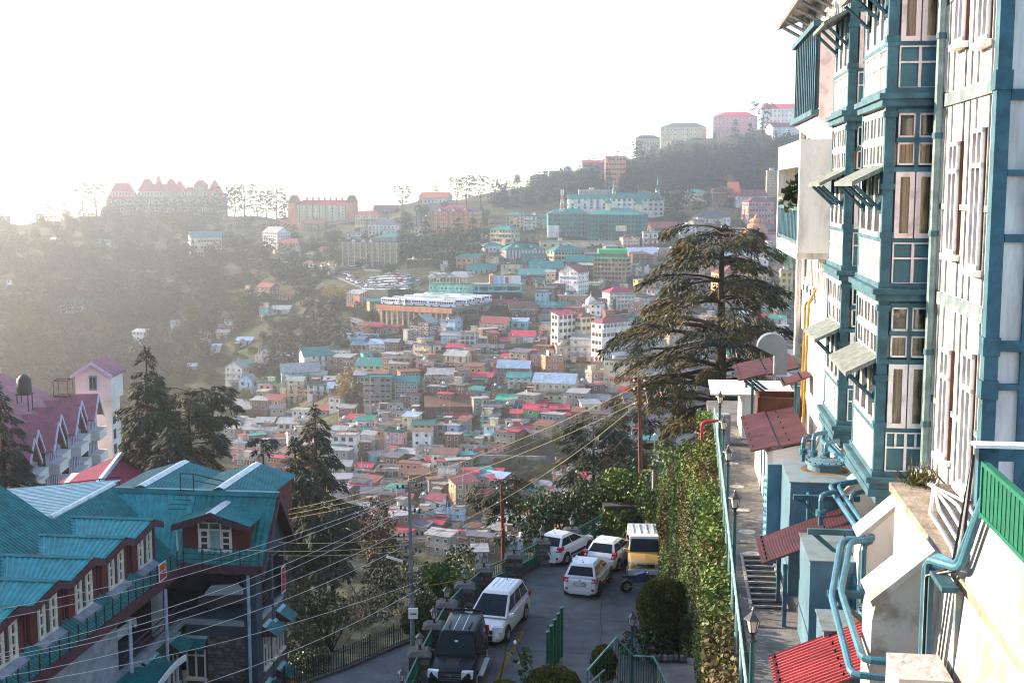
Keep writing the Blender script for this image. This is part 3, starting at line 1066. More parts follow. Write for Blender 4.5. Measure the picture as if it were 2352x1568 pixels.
piers(t, w_, d_, H, 16, wmat('teal'), .6, .25)
spire(t, -w_ * .18, -d_ * .1, H + 3.2, 3.0, 13, 'teal')
spire(t, w_ * .36, d_ * .2, H + 2.2, 3.4, 15, 'teal')
MB().box((w_ * .02, -d_ / 2 - .9, H * .42), (w_ * .22, -d_ / 2 - .05, H * .62)).build('bay', wmat('crm'), t, world=False)
b = MB()
for k in range(1, 6):
    b.box((-w_ / 2 - .6, -d_ / 2 - .6, k * H / 6 - .2), (w_ / 2 + .6, d_ / 2 + .6, k * H / 6 + .2))
b.build('veranda', wmat('teal'), t, world=False)
lm('B', 1025, 1930, 690, 760, 1, 'crm', 'con', 'F', 3, 'd', 'low cream wall-like block below the tiered offices', dep=.06)
# lattice mast
P = onterr(*cpx('B', 1270, 600), 315); Hm = 480 / 3 * .6125 * P.y / 2862
mt = thing('lattice_mast', 'red and white steel lattice mast before the teal offices', 'mast', P)
for i, m_ in enumerate((wmat('sal'), wmat('wht'))):
    b = MB()
    for k in range(i, 10, 2):
        z0, z1 = Hm * k / 10, Hm * (k + 1) / 10
        r0, r1 = 2.4 * (1 - k / 11), 2.4 * (1 - (k + 1) / 11)
        cs0 = [Vector((P.x + r0 * a, P.y + r0 * c, P.z + z0)) for a, c in ((-1, -1), (1, -1), (1, 1), (-1, 1))]
        cs1 = [Vector((P.x + r1 * a, P.y + r1 * c, P.z + z1)) for a, c in ((-1, -1), (1, -1), (1, 1), (-1, 1))]
        for j in range(4):
            for q in ((cs0[j], cs1[j]), (cs0[j], cs1[(j + 1) % 4]), (cs0[(j + 1) % 4], cs1[j]), (cs1[j], cs1[(j + 1) % 4])):
                b.tube(q, .13, 4)
    b.build('mast_section', m_, mt)
b = MB()
for a in (0, 1.2): b.box((P.x + a - .9, P.y - .5, P.z + Hm * .9), (P.x + a - .2, P.y - .2, P.z + Hm * 1.04))
b.build('antenna', WHITEP, mt)
# colonnaded hall
t, w_, d_, H, P = lm('B', 565, 1085, 772, 868, 2, 'brn', 'teal', 'H', 18, 'dq', 'colonnaded cream hall under a teal hip roof', dep=.5)
piers(t, w_, d_, H, 12, wmat('wht'), 1.0, .9, 'column')
for x in (-w_ * .2, w_ * .15): gablet(t, x, -d_ * .42, H + 1.2, 2.6, 1.3, 2.5, 'teal', 'crm')
# white hotel with a sign
t, w_, d_, H, P = lm('B', 1235, 1575, 1030, 1290, 5, 'wht', 'mar', 'X', -32, 'd', 'tall narrow white hotel with brown gable and lettered band', dep=1.0)
MB().box((-w_ / 2, -d_ / 2 - .2, H * .70), (w_ / 2, -d_ / 2 - .02, H * .77)).build('sign_band', wmat('lbl'), t, world=False)
text_mesh('RANJAN HOTEL', 1.25, mat('sign_blue', (0.05, 0.05, 0.3), var=0), t, (0, -d_ / 2 - .22, H * .735), (R(90), 0, 0))
# green netting on the brown block
P = onterr(*cpx('B', 1850, 1130), 315)
D = P.y; k = 0.6125 / 3 * D / 2862
nb_ = MB().box((P.x - 115 * k * 1.5, P.y - .8, P.z + 305 * k), (P.x + 115 * k * 1.3, P.y + 9, P.z + 350 * k)).build('safety_net', mat('net_green', (0.02, 0.42, 0.14), var=.2, scale=2), None)
tag(nb_, 'bright green safety netting round the top of the brown block', 'netting')
# market hall
t, w_, d_, H, P = lm('B', -230, 270, 1160, 1330, 2, 'min', 'teal', 'F', -16, 'dq', 'mint green curved market hall with an open terrace', dep=.5)
piers(t, w_, d_, H * .42, 9, wmat('wht'), .9, .6, 'pier')
for i in range(12):
    x = -w_ / 2 + .5 + i * (w_ - 1) / 11
    MB().box((x - .15, -d_ / 2 + .1, H + .2), (x + .15, -d_ / 2 + .4, H + 3.2)).build('terrace_post', wmat('crm'), t, world=False)
b = MB()
for (x0, x1, yy, rise) in ((-w_ / 2 - .6, -.5, -d_ / 2 - .6, 1.6), (-.5, w_ / 2 + .6, -d_ / 2 - .6, 2.4)):
    b.hexa([(x0, yy, H + 3.2), (x1, yy, H + 3.2), (x1, d_ / 2, H + 3.2), (x0, d_ / 2, H + 3.2), (x0 + 2, -1, H + 3.2 + rise), (x1 - 2, -1, H + 3.2 + rise), (x1 - 2, 1, H + 3.2 + rise), (x0 + 2, 1, H + 3.2 + rise)])
b.build('terrace_roof', rmat('gry'), t, world=False)
for x in (-w_ * .35, -w_ * .15, w_ * .05): gablet(t, x, -d_ / 2 - .7, H + 3.2, 3, 1.4, 3, 'teal', 'crm')
t, w_, d_, H, P = lm('B', 265, 815, 1165, 1330, 2, 'aqu', 'con', 'F', 3, 'dq', 'turquoise market wing with billboards on its roof', dep=.35)
b = MB().box((-w_ / 2, -d_ / 2 - .35, 0), (w_ / 2, -d_ / 2 - .05, H * .45)); b.build('shopfront', DARK, t, world=False)
MB().box((-w_ * .16, -d_ / 2, H + .2), (-w_ * .08, d_ / 2, H + 4.4)).build('stair_block', wmat('sal'), t, world=False)
MB().box((-w_ * .07, -d_ / 2 + .1, H + .4), (w_ * .12, -d_ / 2 + .4, H + 4)).build('billboard', wmat('lbl'), t, world=False)
MB().box((w_ * .125, -d_ / 2 + .1, H + .4), (w_ * .48, -d_ / 2 + .4, H + 4)).build('billboard', wmat('wht'), t, world=False)
MB().box((w_ * .16, -d_ / 2 + .02, H + .6), (w_ * .23, -d_ / 2 + .1, H + 3.2)).build('billboard_panel', wmat('mag'), t, world=False)
for k in range(3):
    MB().box((-w_ * .32 + k * w_ * .26, -d_ / 2 - .1, H * .58), (-w_ * .2 + k * w_ * .3, -d_ / 2 - .03, H * .85)).build('window', GLASS, t, world=False)
# bus terrace
P0, P1 = at(*cpx('A', 1585, 1385), 548), at(*cpx('A', 2330, 1378), 532)
tz = P0.z - .3
tr = thing('bus_terrace', 'concrete bus terrace on columns over the lower town', 'terrace', (P0.x, P0.y, tz))
ex = Vector((P1.x - P0.x, P1.y - P0.y, 0)); Lt = ex.length; ex.normalize(); ey = Vector((-ex.y, ex.x, 0)); ez = Vector((0, 0, 1))
O_ = Vector((P0.x, P0.y, tz))
MB().obox(O_, ex, ey, ez, (-2, -1, -1.3), (Lt + 3, 48, 0)).build('deck', mat('asphalt_far', (0.10, 0.10, 0.10), var=.3, scale=.4), tr)
MB().obox(O_, ex, ey, ez, (-2, -1.35, -2.0), (Lt + 3, -1, 0.35)).build('parapet', wmat('sal'), tr)
for i in range(13):
    MB().obox(O_, ex, ey, ez, (i * Lt / 12 - .35, 0, -10), (i * Lt / 12 + .35, .8, -1.3)).build('pillar', wmat('crm'), tr)
MB().obox(O_, ex, ey, ez, (-4, -1.5, -12), (Lt, 6, -9)).build('lower_wall', CONC, tr)
MB().obox(O_, ex, ey, ez, (-2, 8, -9), (Lt, 9, -1.3)).build('back_wall', wmat('tan'), tr)
# buses
def bus_mesh():
    b = MB()
    b.box((-4.2, -1.15, .45), (4.2, 1.15, 2.9), 0).box((-4.0, -1.05, 2.9), (4.0, 1.05, 3.1), 0)
    b.box((-4.22, -1.17, 1.0), (4.22, 1.17, 1.3), 3)
    for i in range(7):
        for s in (-1, 1):
            b.box((-3.7 + i * 1.06, s * 1.12 - .06, 1.65), (-2.8 + i * 1.06, s * 1.12 + .06, 2.5), 1)
    b.box((4.15, -1.0, 1.5), (4.25, 1.0, 2.6), 1).box((-4.25, -.9, 1.6), (-4.15, .9, 2.5), 1)
    for x in (-2.6, 2.7):
        for s in (-1, 1):
            b.tube([(x, s * .95, .5), (x, s * 1.18, .5)], .5, 10, 2)
    return b.mesh('bus', [mat('bus_white', (0.72, 0.73, 0.74), rough=.4, var=0), GLASS, BLACKP, mat('bus_blue', (0.05, 0.17, 0.5), var=0)])
BUS = bus_mesh()
ORDN = ['first', 'second', 'third', 'fourth', 'fifth', 'sixth', 'seventh', 'eighth', 'ninth', 'tenth', 'eleventh', 'twelfth', 'thirteenth', 'fourteenth', 'fifteenth', 'sixteenth', 'seventeenth', 'eighteenth', 'nineteenth', 'twentieth', 'last but one', 'last']
r = random.Random(3)
nb = 0
for row, (yy, n) in enumerate(((4.5, 7), (12, 7), (20, 6), (28, 6), (36, 5))):
    for i in range(n):
        x = (i + .5) * Lt / n + r.uniform(-1.2, 1.2)
        p = O_ + ex * x + ey * (yy + r.uniform(-.7, .7))
        o = put('bus', BUS, None, p, (0, 0, math.atan2(ex.y, ex.x) + r.uniform(-.25, .25) + (math.pi if r.random() < .5 else 0)))
        nb += 1
        qx = (p.x / p.y) * 2853 + 1176
        tag(o, 'bus %s from the left, ' % ORDN[i] + ['white and blue bus in the front row of the bus terrace', 'white and blue bus in the second row of the bus terrace',
                'white and blue bus in the middle of the bus terrace', 'white and blue bus in the fourth row of the bus terrace',
                'white and blue bus in the back row of the bus terrace'][row].replace('white and blue bus', 'white and blue,'), 'bus', 'buses parked on the terrace')
# road and car park
def ribbon(name, pts, wid, m, label, z=0.25):
    V_, F_ = [], []
    for i, p in enumerate(pts):
        a, c = pts[max(i - 1, 0)], pts[min(i + 1, len(pts) - 1)]
        d = Vector((c.x - a.x, c.y - a.y, 0)).normalized()
        s = Vector((-d.y, d.x, 0)) * wid / 2
        V_ += [p + s + Vector((0, 0, z)), p - s + Vector((0, 0, z)), p + s + Vector((0, 0, z - 5)), p - s + Vector((0, 0, z - 5))]
    b = MB()
    fs = []
    for i in range(len(pts) - 1):
        k = i * 4
        fs += [(k, k + 4, k + 5, k + 1), (k + 2, k + 6, k + 4, k), (k + 1, k + 5, k + 7, k + 3)]
    b.add(V_, fs)
    o = b.build(name, m)
    tag(o, label, None, None, 'structure')
    return o
ASF = mat('asphalt_far', (0.10, 0.10, 0.10))
rp = [onterr(*cpx('A', x, y), 315) for x, y in ((950, 975), (1050, 1010), (1150, 1070), (1250, 1110), (1340, 1150), (1450, 1195), (1560, 1225), (1700, 1250), (1850, 1235))]
ribbon('road', rp, 9, ASF, 'road running down past the car park', .6)
rp2 = [onterr(*cpx('A', x, y), 315) for x, y in ((60, 890), (300, 905), (560, 935), (800, 955), (1000, 965), (1200, 985), (1450, 990), (1700, 1010), (1850, 1070), (1960, 1130), (1900, 1200))]
ribbon('road', rp2, 9, ASF, 'upper road curving below the grey hotel', .5)
rp3 = [onterr(x, y, 315) for x, y in ((-60, 562), (100, 563), (250, 572), (400, 580), (520, 582), (600, 575))]
ribbon('road', rp3, 8, ASF, 'hazy road across the left hillside', .5)
lot = [onterr(*cpx('A', x, y), 315) for x, y in ((1420, 1225), (1640, 1235), (1900, 1235))]
ribbon('parking_terrace', [p + Vector((0, 7, 0)) for p in lot], 34, ASF, 'terrace packed with parked cars', .7)
CARW = []
for col, nm in (((0.72, 0.73, 0.75), 'white'), ((0.40, 0.42, 0.45), 'silver'), ((0.05, 0.05, 0.06), 'dark'), ((0.45, 0.05, 0.05), 'red')):
    b = MB().hexa([(-1.95, -.82, .3), (1.95, -.82, .3), (1.95, .82, .3), (-1.95, .82, .3), (-1.9, -.8, .85), (1.85, -.8, .8), (1.85, .8, .8), (-1.9, .8, .85)])
    b.hexa([(-1.7, -.76, .85), (.95, -.76, .82), (.95, .76, .82), (-1.7, .76, .85), (-1.2, -.62, 1.4), (.25, -.62, 1.42), (.25, .62, 1.42), (-1.2, .62, 1.4)], 1)
    b.box((-1.2, -.63, 1.4), (.25, .63, 1.46))
    for x in (-1.2, 1.25):
        for s in (-1, 1): b.tube([(x, s * .62, .32), (x, s * .85, .32)], .32, 8, 2)
    CARW.append((b.mesh('parked_car', [mat('far_car_' + nm, col, rough=.3, var=0), GLASS, BLACKP]), nm))
def far_car(p, ang, where, grp='cars parked in the town'):
    m_, nm = r.choices(CARW, [7, 2, 1, 1])[0]
    o = put('parked_car', m_, None, p, (0, 0, ang))
    tag(o, '%s car %s' % (nm, where), 'car', grp)
base = [p + Vector((0, 0, .72)) for p in lot]
a0, a2 = base[0], base[2]
dx_ = (a2 - a0); LL = dx_.length
for row in range(7):
    for i in range(15):
        if r.random() < .08: continue
        f = (i + .5) / 15
        p = a0 * (1 - f) + a2 * f if f > .0 else a0
        zz = (base[0].z * (1 - 2 * f) + base[1].z * 2 * f) if f < .5 else (base[1].z * (2 - 2 * f) + base[2].z * (2 * f - 1))
        far_car(Vector((p.x, p.y - 6 + row * 4.6, max(zz, terr(p.x, p.y - 6 + row * 4.6) + .35))), R(r.choice([60, 62, -120, 58])) + r.uniform(-.05, .05),
                '%s from the left in the %s of the terrace car park' % (ORDN[i], ['front row', 'second row', 'third row', 'middle row', 'fifth row', 'sixth row', 'back row'][row]), 'cars packed on the terrace car park')
for path, wh, n in ((rp, 'parked along the road down to the car park', 16), (rp2, 'on the upper road below the grey hotel', 22), (rp3, 'on the hazy left hillside road', 10)):
    for i in range(n):
        f = (i + r.uniform(.1, .9)) / n * (len(path) - 1)
        k = min(int(f), len(path) - 2); f -= k
        p = path[k] * (1 - f) + path[k + 1] * f
        d = path[k + 1] - path[k]
        s = Vector((-d.y, d.x, 0)).normalized() * r.choice([-2.6, 2.4])
        far_car(p + s + Vector((0, 0, .65)), math.atan2(d.y, d.x), ORDN[i] + ' from the left ' + wh, 'cars along the town roads')
# church
t, w_, d_, H, P = lm('C', 640, 760, 160, 262, 1, 'brn', 'mar', 'X', -25, 'q', 'dark stone church with dark red roof and blunt tower', 'church', 'stone_church', dep=1.1)
MB().box((w_ * .3, 2, 0), (w_ * .3 + 3.5, 6, H + 9)).build('church_tower', wmat('brn'), t, world=False)
b = MB().hexa([(w_ * .4, -d_ * .2, H * .5), (w_ * 1.5, -d_ * .2, H * .5), (w_ * 1.5, d_ * .5, H * .5), (w_ * .4, d_ * .5, H * .5), (w_ * .4, d_ * .14, H + 5), (w_ * 1.2, d_ * .14, H + 5), (w_ * 1.2, d_ * .16, H + 5), (w_ * .4, d_ * .16, H + 5)])
b.build('transept_roof', rmat('vrm'), t, world=False)
# pink temple tower
P = onterr(*cpx('C', 915, 505), 315); k = .6125 / 1.7143 * P.y / 2862
tp = thing('temple_tower', 'domed salmon pink temple tower with red flags', 'temple', P)
hh = 150 * k
b = MB()
for i in range(16):
    pass
b.lathe(P, [(68 * k, -5), (68 * k, 10 * k), (66 * k, 80 * k), (56 * k, 120 * k), (30 * k, 135 * k), (46 * k, 140 * k), (40 * k, 152 * k), (18 * k, 165 * k), (4 * k, 185 * k), (.05, 205 * k)], 12)
b.build('tower_body', wmat('sal'), tp)
for a in range(12):
    an = a * math.pi / 6 + .26
    c = P + Vector((math.cos(an), math.sin(an), 0)) * 66 * k
    MB().tube([c, c + Vector((0, 0, 95 * k))], 6 * k, 6).build('rib', wmat('pnk'), tp)
for a in (-40, -10, 20, 48):
    b = MB().tube([P + Vector((a * k, -40 * k, 130 * k)), P + Vector((a * k, -40 * k, 175 * k))], .1, 4).face([P + Vector((a * k, -40 * k, 174 * k)), P + Vector((a * k + 1.8, -40 * k, 168 * k)), P + Vector((a * k, -40 * k, 160 * k))], 1)
    b.build('flag', [BLACKP, rmat('red')], tp)
# gurdwara dome
P = onterr(*cpx('G', 712, 120), 315); k = .6125 / 1.7143 * P.y / 2862
gd = thing('white_dome', 'white onion dome of a temple above maroon roofs', 'dome', P)
MB().lathe(P, [(38 * k, -10), (38 * k, 18 * k), (30 * k, 20 * k), (34 * k, 34 * k), (38 * k, 50 * k), (33 * k, 70 * k), (18 * k, 88 * k), (6 * k, 97 * k), (2 * k, 104 * k)], 14).build('dome', wmat('wht'), gd, True)
MB().tube([P + Vector((0, 0, 100 * k)), P + Vector((0, 0, 128 * k))], [.25, .05], 5).build('finial', wmat('yel'), gd)
for a in (-46, 46):
    MB().lathe(P + Vector((a * k, -10 * k, 0)), [(9 * k, -6), (9 * k, 20 * k), (10 * k, 30 * k), (5 * k, 42 * k), (1 * k, 50 * k)], 8).build('small_dome', wmat('wht'), gd, True)
# white hotel blocks
t, w_, d_, H, P = lm('G', 455, 622, 132, 395, 6, 'wht', 'red', 'S', 36, 'd', 'tall white hotel block with crimson roof and brown windows', dep=.5, win='b')
t, w_, d_, H, P = lm('G', 610, 740, 150, 400, 5, 'crm', 'mar', 'H', 30, 'd', 'recessed middle part of the white hotel with maroon roof', dep=.7, win='b')
t, w_, d_, H, P = lm('G', 715, 965, 185, 500, 6, 'wht', 'mar', 'H', 34, 'd', 'broad white hotel block with big maroon hip roof', dep=.5, win='b')
b = MB()
for i in range(9): b.box((-w_ / 2 + i * w_ / 8 - .15, -d_ / 2 - .8, H - 1.6), (-w_ / 2 + i * w_ / 8 + .15, -d_ / 2, H - .2))
b.box((-w_ / 2, -d_ / 2 - .9, H - 2.2), (w_ / 2, -d_ / 2, H - 1.6)); b.build('top_balcony', wmat('wht'), t, world=False)
# left hill: castle, hall
CY = 985
P = at(375, 505, CY)
cs = thing('turreted_palace', 'grey turreted palace with red roofs on the hazy left hill', 'palace', P)
kk = CY / 2862
def castle_part(x0, x1, zt, apexes):
    b = MB().box((P.x + (x0 - 375) * kk, P.y, P.z - 8), (P.x + (x1 - 375) * kk, P.y + 16, P.z + (505 - zt) * kk))
    b.build('wing', wmat('gry'), cs)
    for (a0, a1, zz, flat) in apexes:
        xa, xb = P.x + (a0 - 375) * kk, P.x + (a1 - 375) * kk
        z0, z1 = P.z + (505 - zt) * kk, P.z + (505 - zz) * kk
        m_ = (xa + xb) / 2; q = (xb - xa) * flat / 2
        MB().hexa([(xa - .6, P.y - .6, z0), (xb + .6, P.y - .6, z0), (xb + .6, P.y + 16, z0), (xa - .6, P.y + 16, z0),
                   (m_ - q, P.y + 5, z1), (m_ + q, P.y + 5, z1), (m_ + q, P.y + 9, z1), (m_ - q, P.y + 9, z1)]).build('roof', rmat('red'), cs)
castle_part(246, 306, 458, [(250, 308, 421, .5)])
castle_part(306, 330, 452, [(306, 330, 446, .5)])
castle_part(320, 420, 440, [(320, 352, 413, .35), (346, 400, 424, .9), (378, 404, 413, .3), (400, 420, 416, .05), (357, 367, 404, .05)])
castle_part(418, 452, 452, [(420, 450, 430, .4)])
castle_part(447, 468, 428, [(446, 470, 414, .3)])
castle_part(470, 512, 458, [(468, 512, 415, .04)])
wr = win_mesh(FRW)
for i in range(26):
    for zz in (450, 468, 486):
        if r.random() < .35: continue
        o = put('window', wr, cs, (((252 + i * 10) - 375) * kk, -.1, (505 - zz) * kk), None, (2.2, 1, 2.6))
t, w_, d_, H, P_ = lm('Z', 428, 508, 545, 588, 3, 'crm', 'teal', 'G', 22, 'd', 'cream hall with teal roof among trees on the left hillside', dep=.6)
for a in ((135, 228, 703, 718, 1, 'wht', 'dgn', 'G', 0, '', 'long low white house with green roof in the hazy valley'),
          (304, 340, 762, 808, 4, 'wht', 'gry', 'S', -20, '', 'white four-storey block standing alone in the hazy valley'),
          (390, 420, 742, 760, 1, 'wht', 'gry', 'G', 20, '', 'small white gabled house alone on the hazy slope'),
          (16, 26, 645, 663, 2, 'wht', 'con', 'F', 0, '', 'tiny white hut on the far left hazy slope'),
          (115, 140, 550, 568, 1, 'sal', 'gry', 'G', -30, '', 'small sunlit house by the hazy left road'),
          (225, 252, 556, 572, 1, 'crm', 'teal', 'G', 0, '', 'small cream house with teal roof by the left road'),
          (560, 582, 668, 700, 3, 'crm', 'rst', 'F', -30, '', 'tan three-storey house at the edge of the left woods'),
          (0, 20, 498, 520, 2, 'lbl', 'gry', 'F', 0, '', 'pale building at the far left skyline')):
    lm('Z', a[0], a[1], a[2], a[3], a[4], a[5], a[6], a[7], a[8], a[9] + 'd', a[10], 'house', 'valley_house', dep=.6)
# ridge blocks at the upper right
for a in ((1520, 1625, 290, 322, 3, 'crm', 'slt', 'H', -22, '', 'cream three-storey school block alone on the right ridge'),
          (1641, 1742, 262, 302, 4, 'pnk', 'red', 'H', -22, '', 'pinkish school block with dark pink roof on the right ridge'),
          (1752, 1850, 246, 290, 4, 'wht', 'red', 'G', -25, '', 'bright cream block with pink roof beside the hotel eaves'),
          (1762, 1838, 292, 312, 1, 'wht', 'red', 'G', 20, '', 'low white house with pink roof below the ridge block'),
          (1218, 1262, 392, 412, 2, 'gry', 'slt', 'H', 0, '', 'small hip roofed house at the left end of the ridge'),
          (1262, 1340, 396, 418, 1, 'gry', 'con', 'F', 0, '', 'low grey ridge building with flat roof'),
          (1338, 1392, 375, 412, 2, 'gry', 'red', 'S', 0, '', 'grey ridge building with red and white roof band'),
          (1390, 1436, 362, 440, 7, 'sal', 'con', 'F', 0, '', 'tall salmon tower block on the wooded ridge'),
          (1460, 1515, 312, 345, 2, 'crm', 'slt', 'H', 0, '', 'dark roofed villa among ridge trees'),
          (1330, 1400, 440, 470, 2, 'gry', 'con', 'F', 0, '', 'grey concrete retaining block under the ridge')):
    lm('Z', *a[:9], a[9] + 'd', a[10], 'building', 'ridge_block', dep=.45, ymin=500)
P = onterr(1296, 405, 500)
tag(put('satellite_dish', MB().lathe((0, 0, 0), [(.3, 0), (2.6, 2.0), (4.0, 5.5), (3.9, 5.6), (.4, .5)], 14).mesh('satellite_dish', WHITEP, True), None, P + Vector((0, 0, 3)), (R(80), 0, R(30))), 'big white satellite dish on the ridge skyline', 'satellite dish')
# ------------------------------------------------------------------ filler: the unlistable small stuff of the crowded slope
def filler_houses():
    cols = ['brk', 'gry', 'brn', 'crm', 'wht', 'pnk', 'tan', 'lbl', 'sal', 'aqu']
    roofs = ['con', 'gry', 'rst', 'red', 'teal', 'slt', 'mar', 'blu']
    mats = [wmat(c) for c in cols] + [rmat(r) for r in roofs] + [GLASS, FRW]
    r = random.Random(21)
    b = MB()
    n = 0
    cw = [6, 7, 6, 2, 3, 1, 4, 1, 1, 1]
    for k in range(9000):
        if n > 380: break
        px, py = r.uniform(430, 1850), r.uniform(500, 1300)
        if not inpoly(px, py, TOWN) or inpoly(px, py, GULLY): continue
        if any(abs(px - a) < 0.30 * ww + 4 and abs(py - b_) < 13 for a, b_, ww in PLACED): continue
        if 880 < px < 1230 and 625 < py < 715: continue
        P = onterr(px, py + 7, 315)
        w_, d_, h_ = r.uniform(3.5, 8.5), r.uniform(3, 6), r.choice([2.4, 2.7, 5.2, 5.4])
        an = R(r.choice([-1, -1, 1]) * r.uniform(4, 34))
        ex, ey, ez = Vector((math.cos(an), math.sin(an), 0)), Vector((-math.sin(an), math.cos(an), 0)), Vector((0, 0, 1))
        P = P + Vector((0, 1.5, 0))
        ci = r.choices(range(10), cw)[0]
        b.obox(P, ex, ey, ez, (-w_ / 2, -d_ / 2, -4), (w_ / 2, d_ / 2, h_), ci)
        ri = 10 + r.choices(range(8), [7, 6, 7, 2, 2, 5, 3, 1])[0]
        o = 0.4
        t0, t1 = h_ + 0.02, h_ + (0.9 if r.random() < 0.6 and ri != 10 else 0.02)
        p = []
        for zz in (0, 0.14):
            for x, y, z in ((-w_ / 2 - o, -d_ / 2 - o, t0), (w_ / 2 + o, -d_ / 2 - o, t0), (w_ / 2 + o, d_ / 2 + o, t1), (-w_ / 2 - o, d_ / 2 + o, t1)):
                p.append(P + ex * x + ey * y + ez * (z + zz))
        b.hexa(p, ri)
        for fl in range(1 if h_ < 4 else 2):
            k2 = max(1, int(w_ / 2.2))
            for i in range(k2):
                x = (i + .5) / k2 * w_ - w_ / 2
                b.obox(P, ex, ey, ez, (x - .55, -d_ / 2 - .07, fl * 2.6 + .9), (x + .55, -d_ / 2 + .02, fl * 2.6 + 2.05), 19)
                b.obox(P, ex, ey, ez, (x - .45, -d_ / 2 - .09, fl * 2.6 + 1.0), (x + .45, -d_ / 2 + .02, fl * 2.6 + 1.95), 18)
        n += 1
        PLACED.append((px, py, 26))
    o = b.build('packed_sheds', mats)
    tag(o, 'packed small sheds and lean-tos between the hillside houses', None, None, 'stuff')
    # retaining walls, steps and slabs that terrace the slope
    b = MB()
    for k in range(260):
        px, py = r.uniform(560, 1840), r.uniform(600, 1290)
        if not inpoly(px, py, TOWN): continue
        P = onterr(px, py, 315)
        an = R(r.uniform(-25, 15))
        ex, ey = Vector((math.cos(an), math.sin(an), 0)), Vector((-math.sin(an), math.cos(an), 0))
        L_ = r.uniform(6, 22)
        b.obox(P, ex, ey, Vector((0, 0, 1)), (-L_ / 2, -.3, -3), (L_ / 2, .5, r.uniform(0.8, 2.2)), r.choice([0, 0, 1]))
    o = b.build('terrace_walls', [CONC, mat('stone_terrace', (0.22, 0.17, 0.13), var=0.4, scale=0.8)])
    tag(o, 'rough retaining walls terracing the town slope', None, None, 'stuff')
filler_houses()
def clutter():
    r = random.Random(99)
    cl = [wmat('brk'), wmat('crm'), WHITEP, BLACKP, rmat('red'), mat('wall_blu', WALL['blu'][1]), mat('wall_mag', WALL['mag'][1]), CONC, rmat('gry'), mat('wall_yel', WALL['yel'][1])]
    b = MB()
    for (P, an, w, d, h, rt, st, hs) in HREC:
        ex, ey, P = Vector((math.cos(an), math.sin(an), 0)), Vector((-math.sin(an), math.cos(an), 0)), Vector(P)
        if rt == 'F' and w > 4:
            if r.random() < .6:                      # stair head
                x = r.uniform(-w / 2 + 1.2, w / 2 - 1.2)
                b.obox(P, ex, ey, Z0, (x - 1.1, -.2, h + .1), (x + 1.1, d / 2 - .2, h + 2.3), r.choice([0, 1, 1, 7]))
                b.obox(P, ex, ey, Z0, (x - 1.5, -.6, h + 2.3), (x + 1.5, d / 2, h + 2.42), r.choice([4, 8, 8, 7]))
            for k in range(r.randint(2, 5)):           # bare column stubs
                x = r.uniform(-w / 2, w / 2); b.obox(P, ex, ey, Z0, (x - .09, -d / 2 + .05, h), (x + .09, -d / 2 + .23, h + r.uniform(.8, 1.8)), r.choice([7, 7, 0]))
        for k in range(r.randint(0, 3)):               # washing on lines, banners
            x, z = r.uniform(-w / 2, w / 2), r.randint(0, st) * hs + r.uniform(.6, 1.2)
            for q in range(r.randint(1, 4)):
                b.obox(P, ex, ey, Z0, (x + q * .5, -d / 2 - 1.05, z - r.uniform(.4, .9)), (x + q * .5 + .4, -d / 2 - 1.02, z), r.choice([2, 4, 5, 6, 9, 2]))
        if r.random() < .5:
            x, y = r.uniform(-w / 2, w / 2), -d / 2 - r.uniform(.5, 2)
            b.tube([P + ex * x + ey * y - Z0 * 3, P + ex * x + ey * y + Z0 * (h + r.uniform(1, 4))], .07, 4, 7)
        for k in range(r.randint(1, 3)):               # lean-to, stacked boxes, small porches in front
            x, w2 = r.uniform(-w / 2, w / 2), r.uniform(.8, 2.2)
            h2 = r.uniform(.8, 2.3)
            b.obox(P, ex, ey, Z0, (x - w2 / 2, -d / 2 - r.uniform(1.2, 2.6), -4), (x + w2 / 2, -d / 2, h2), r.choice([0, 7, 1, 0]))
            b.obox(P, ex, ey, Z0, (x - w2 / 2 - .2, -d / 2 - 2.2, h2), (x + w2 / 2 + .2, -d / 2, h2 + .1), r.choice([8, 8, 4, 7, 5]))
    tag(b.build('rooftop_clutter', cl), 'washing, poles, stair heads and lean-tos crowding the town houses', None, None, 'stuff')
Z0 = Vector((0, 0, 1))
clutter()

# ------------------------------------------------------------------ trees
BARK = mat('bark', (0.045, 0.032, 0.024), rough=0.95, var=0.5, scale=3, bump=0.5)
PALEBARK = mat('pale_twig', (0.12, 0.115, 0.11), rough=0.9, var=0.3)
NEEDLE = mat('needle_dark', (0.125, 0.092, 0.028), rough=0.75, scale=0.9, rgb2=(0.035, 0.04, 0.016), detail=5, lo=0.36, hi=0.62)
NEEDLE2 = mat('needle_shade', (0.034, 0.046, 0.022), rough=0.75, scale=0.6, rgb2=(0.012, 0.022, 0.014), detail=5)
FARLEAF = mat('far_conifer', (0.04, 0.055, 0.03), rough=0.85, scale=0.25, rgb2=(0.018, 0.03, 0.018), detail=5)
OLIVE = mat('olive_leaf', (0.11, 0.105, 0.03), rough=0.85, scale=0.4, rgb2=(0.05, 0.065, 0.022), detail=5)
YELLOW = mat('autumn_leaf', (0.36, 0.24, 0.045), rough=0.85, scale=0.5, rgb2=(0.17, 0.13, 0.03), detail=5)
IVY = mat('ivy_leaf', (0.15, 0.22, 0.03), rough=0.5, scale=0.8, rgb2=(0.05, 0.09, 0.018), detail=6, lo=0.4, hi=0.62)
IVYB = mat('ivy_leaf_brown', (0.17, 0.12, 0.03), rough=0.6, scale=0.9, rgb2=(0.06, 0.055, 0.018), detail=6)
LEAF = mat('shrub_leaf', (0.06, 0.10, 0.03), rough=0.5, scale=1.5, rgb2=(0.02, 0.045, 0.015), detail=5)
REDLEAF = mat('red_creeper', (0.13, 0.045, 0.025), rough=0.6, scale=1.2, rgb2=(0.035, 0.035, 0.015), detail=5)
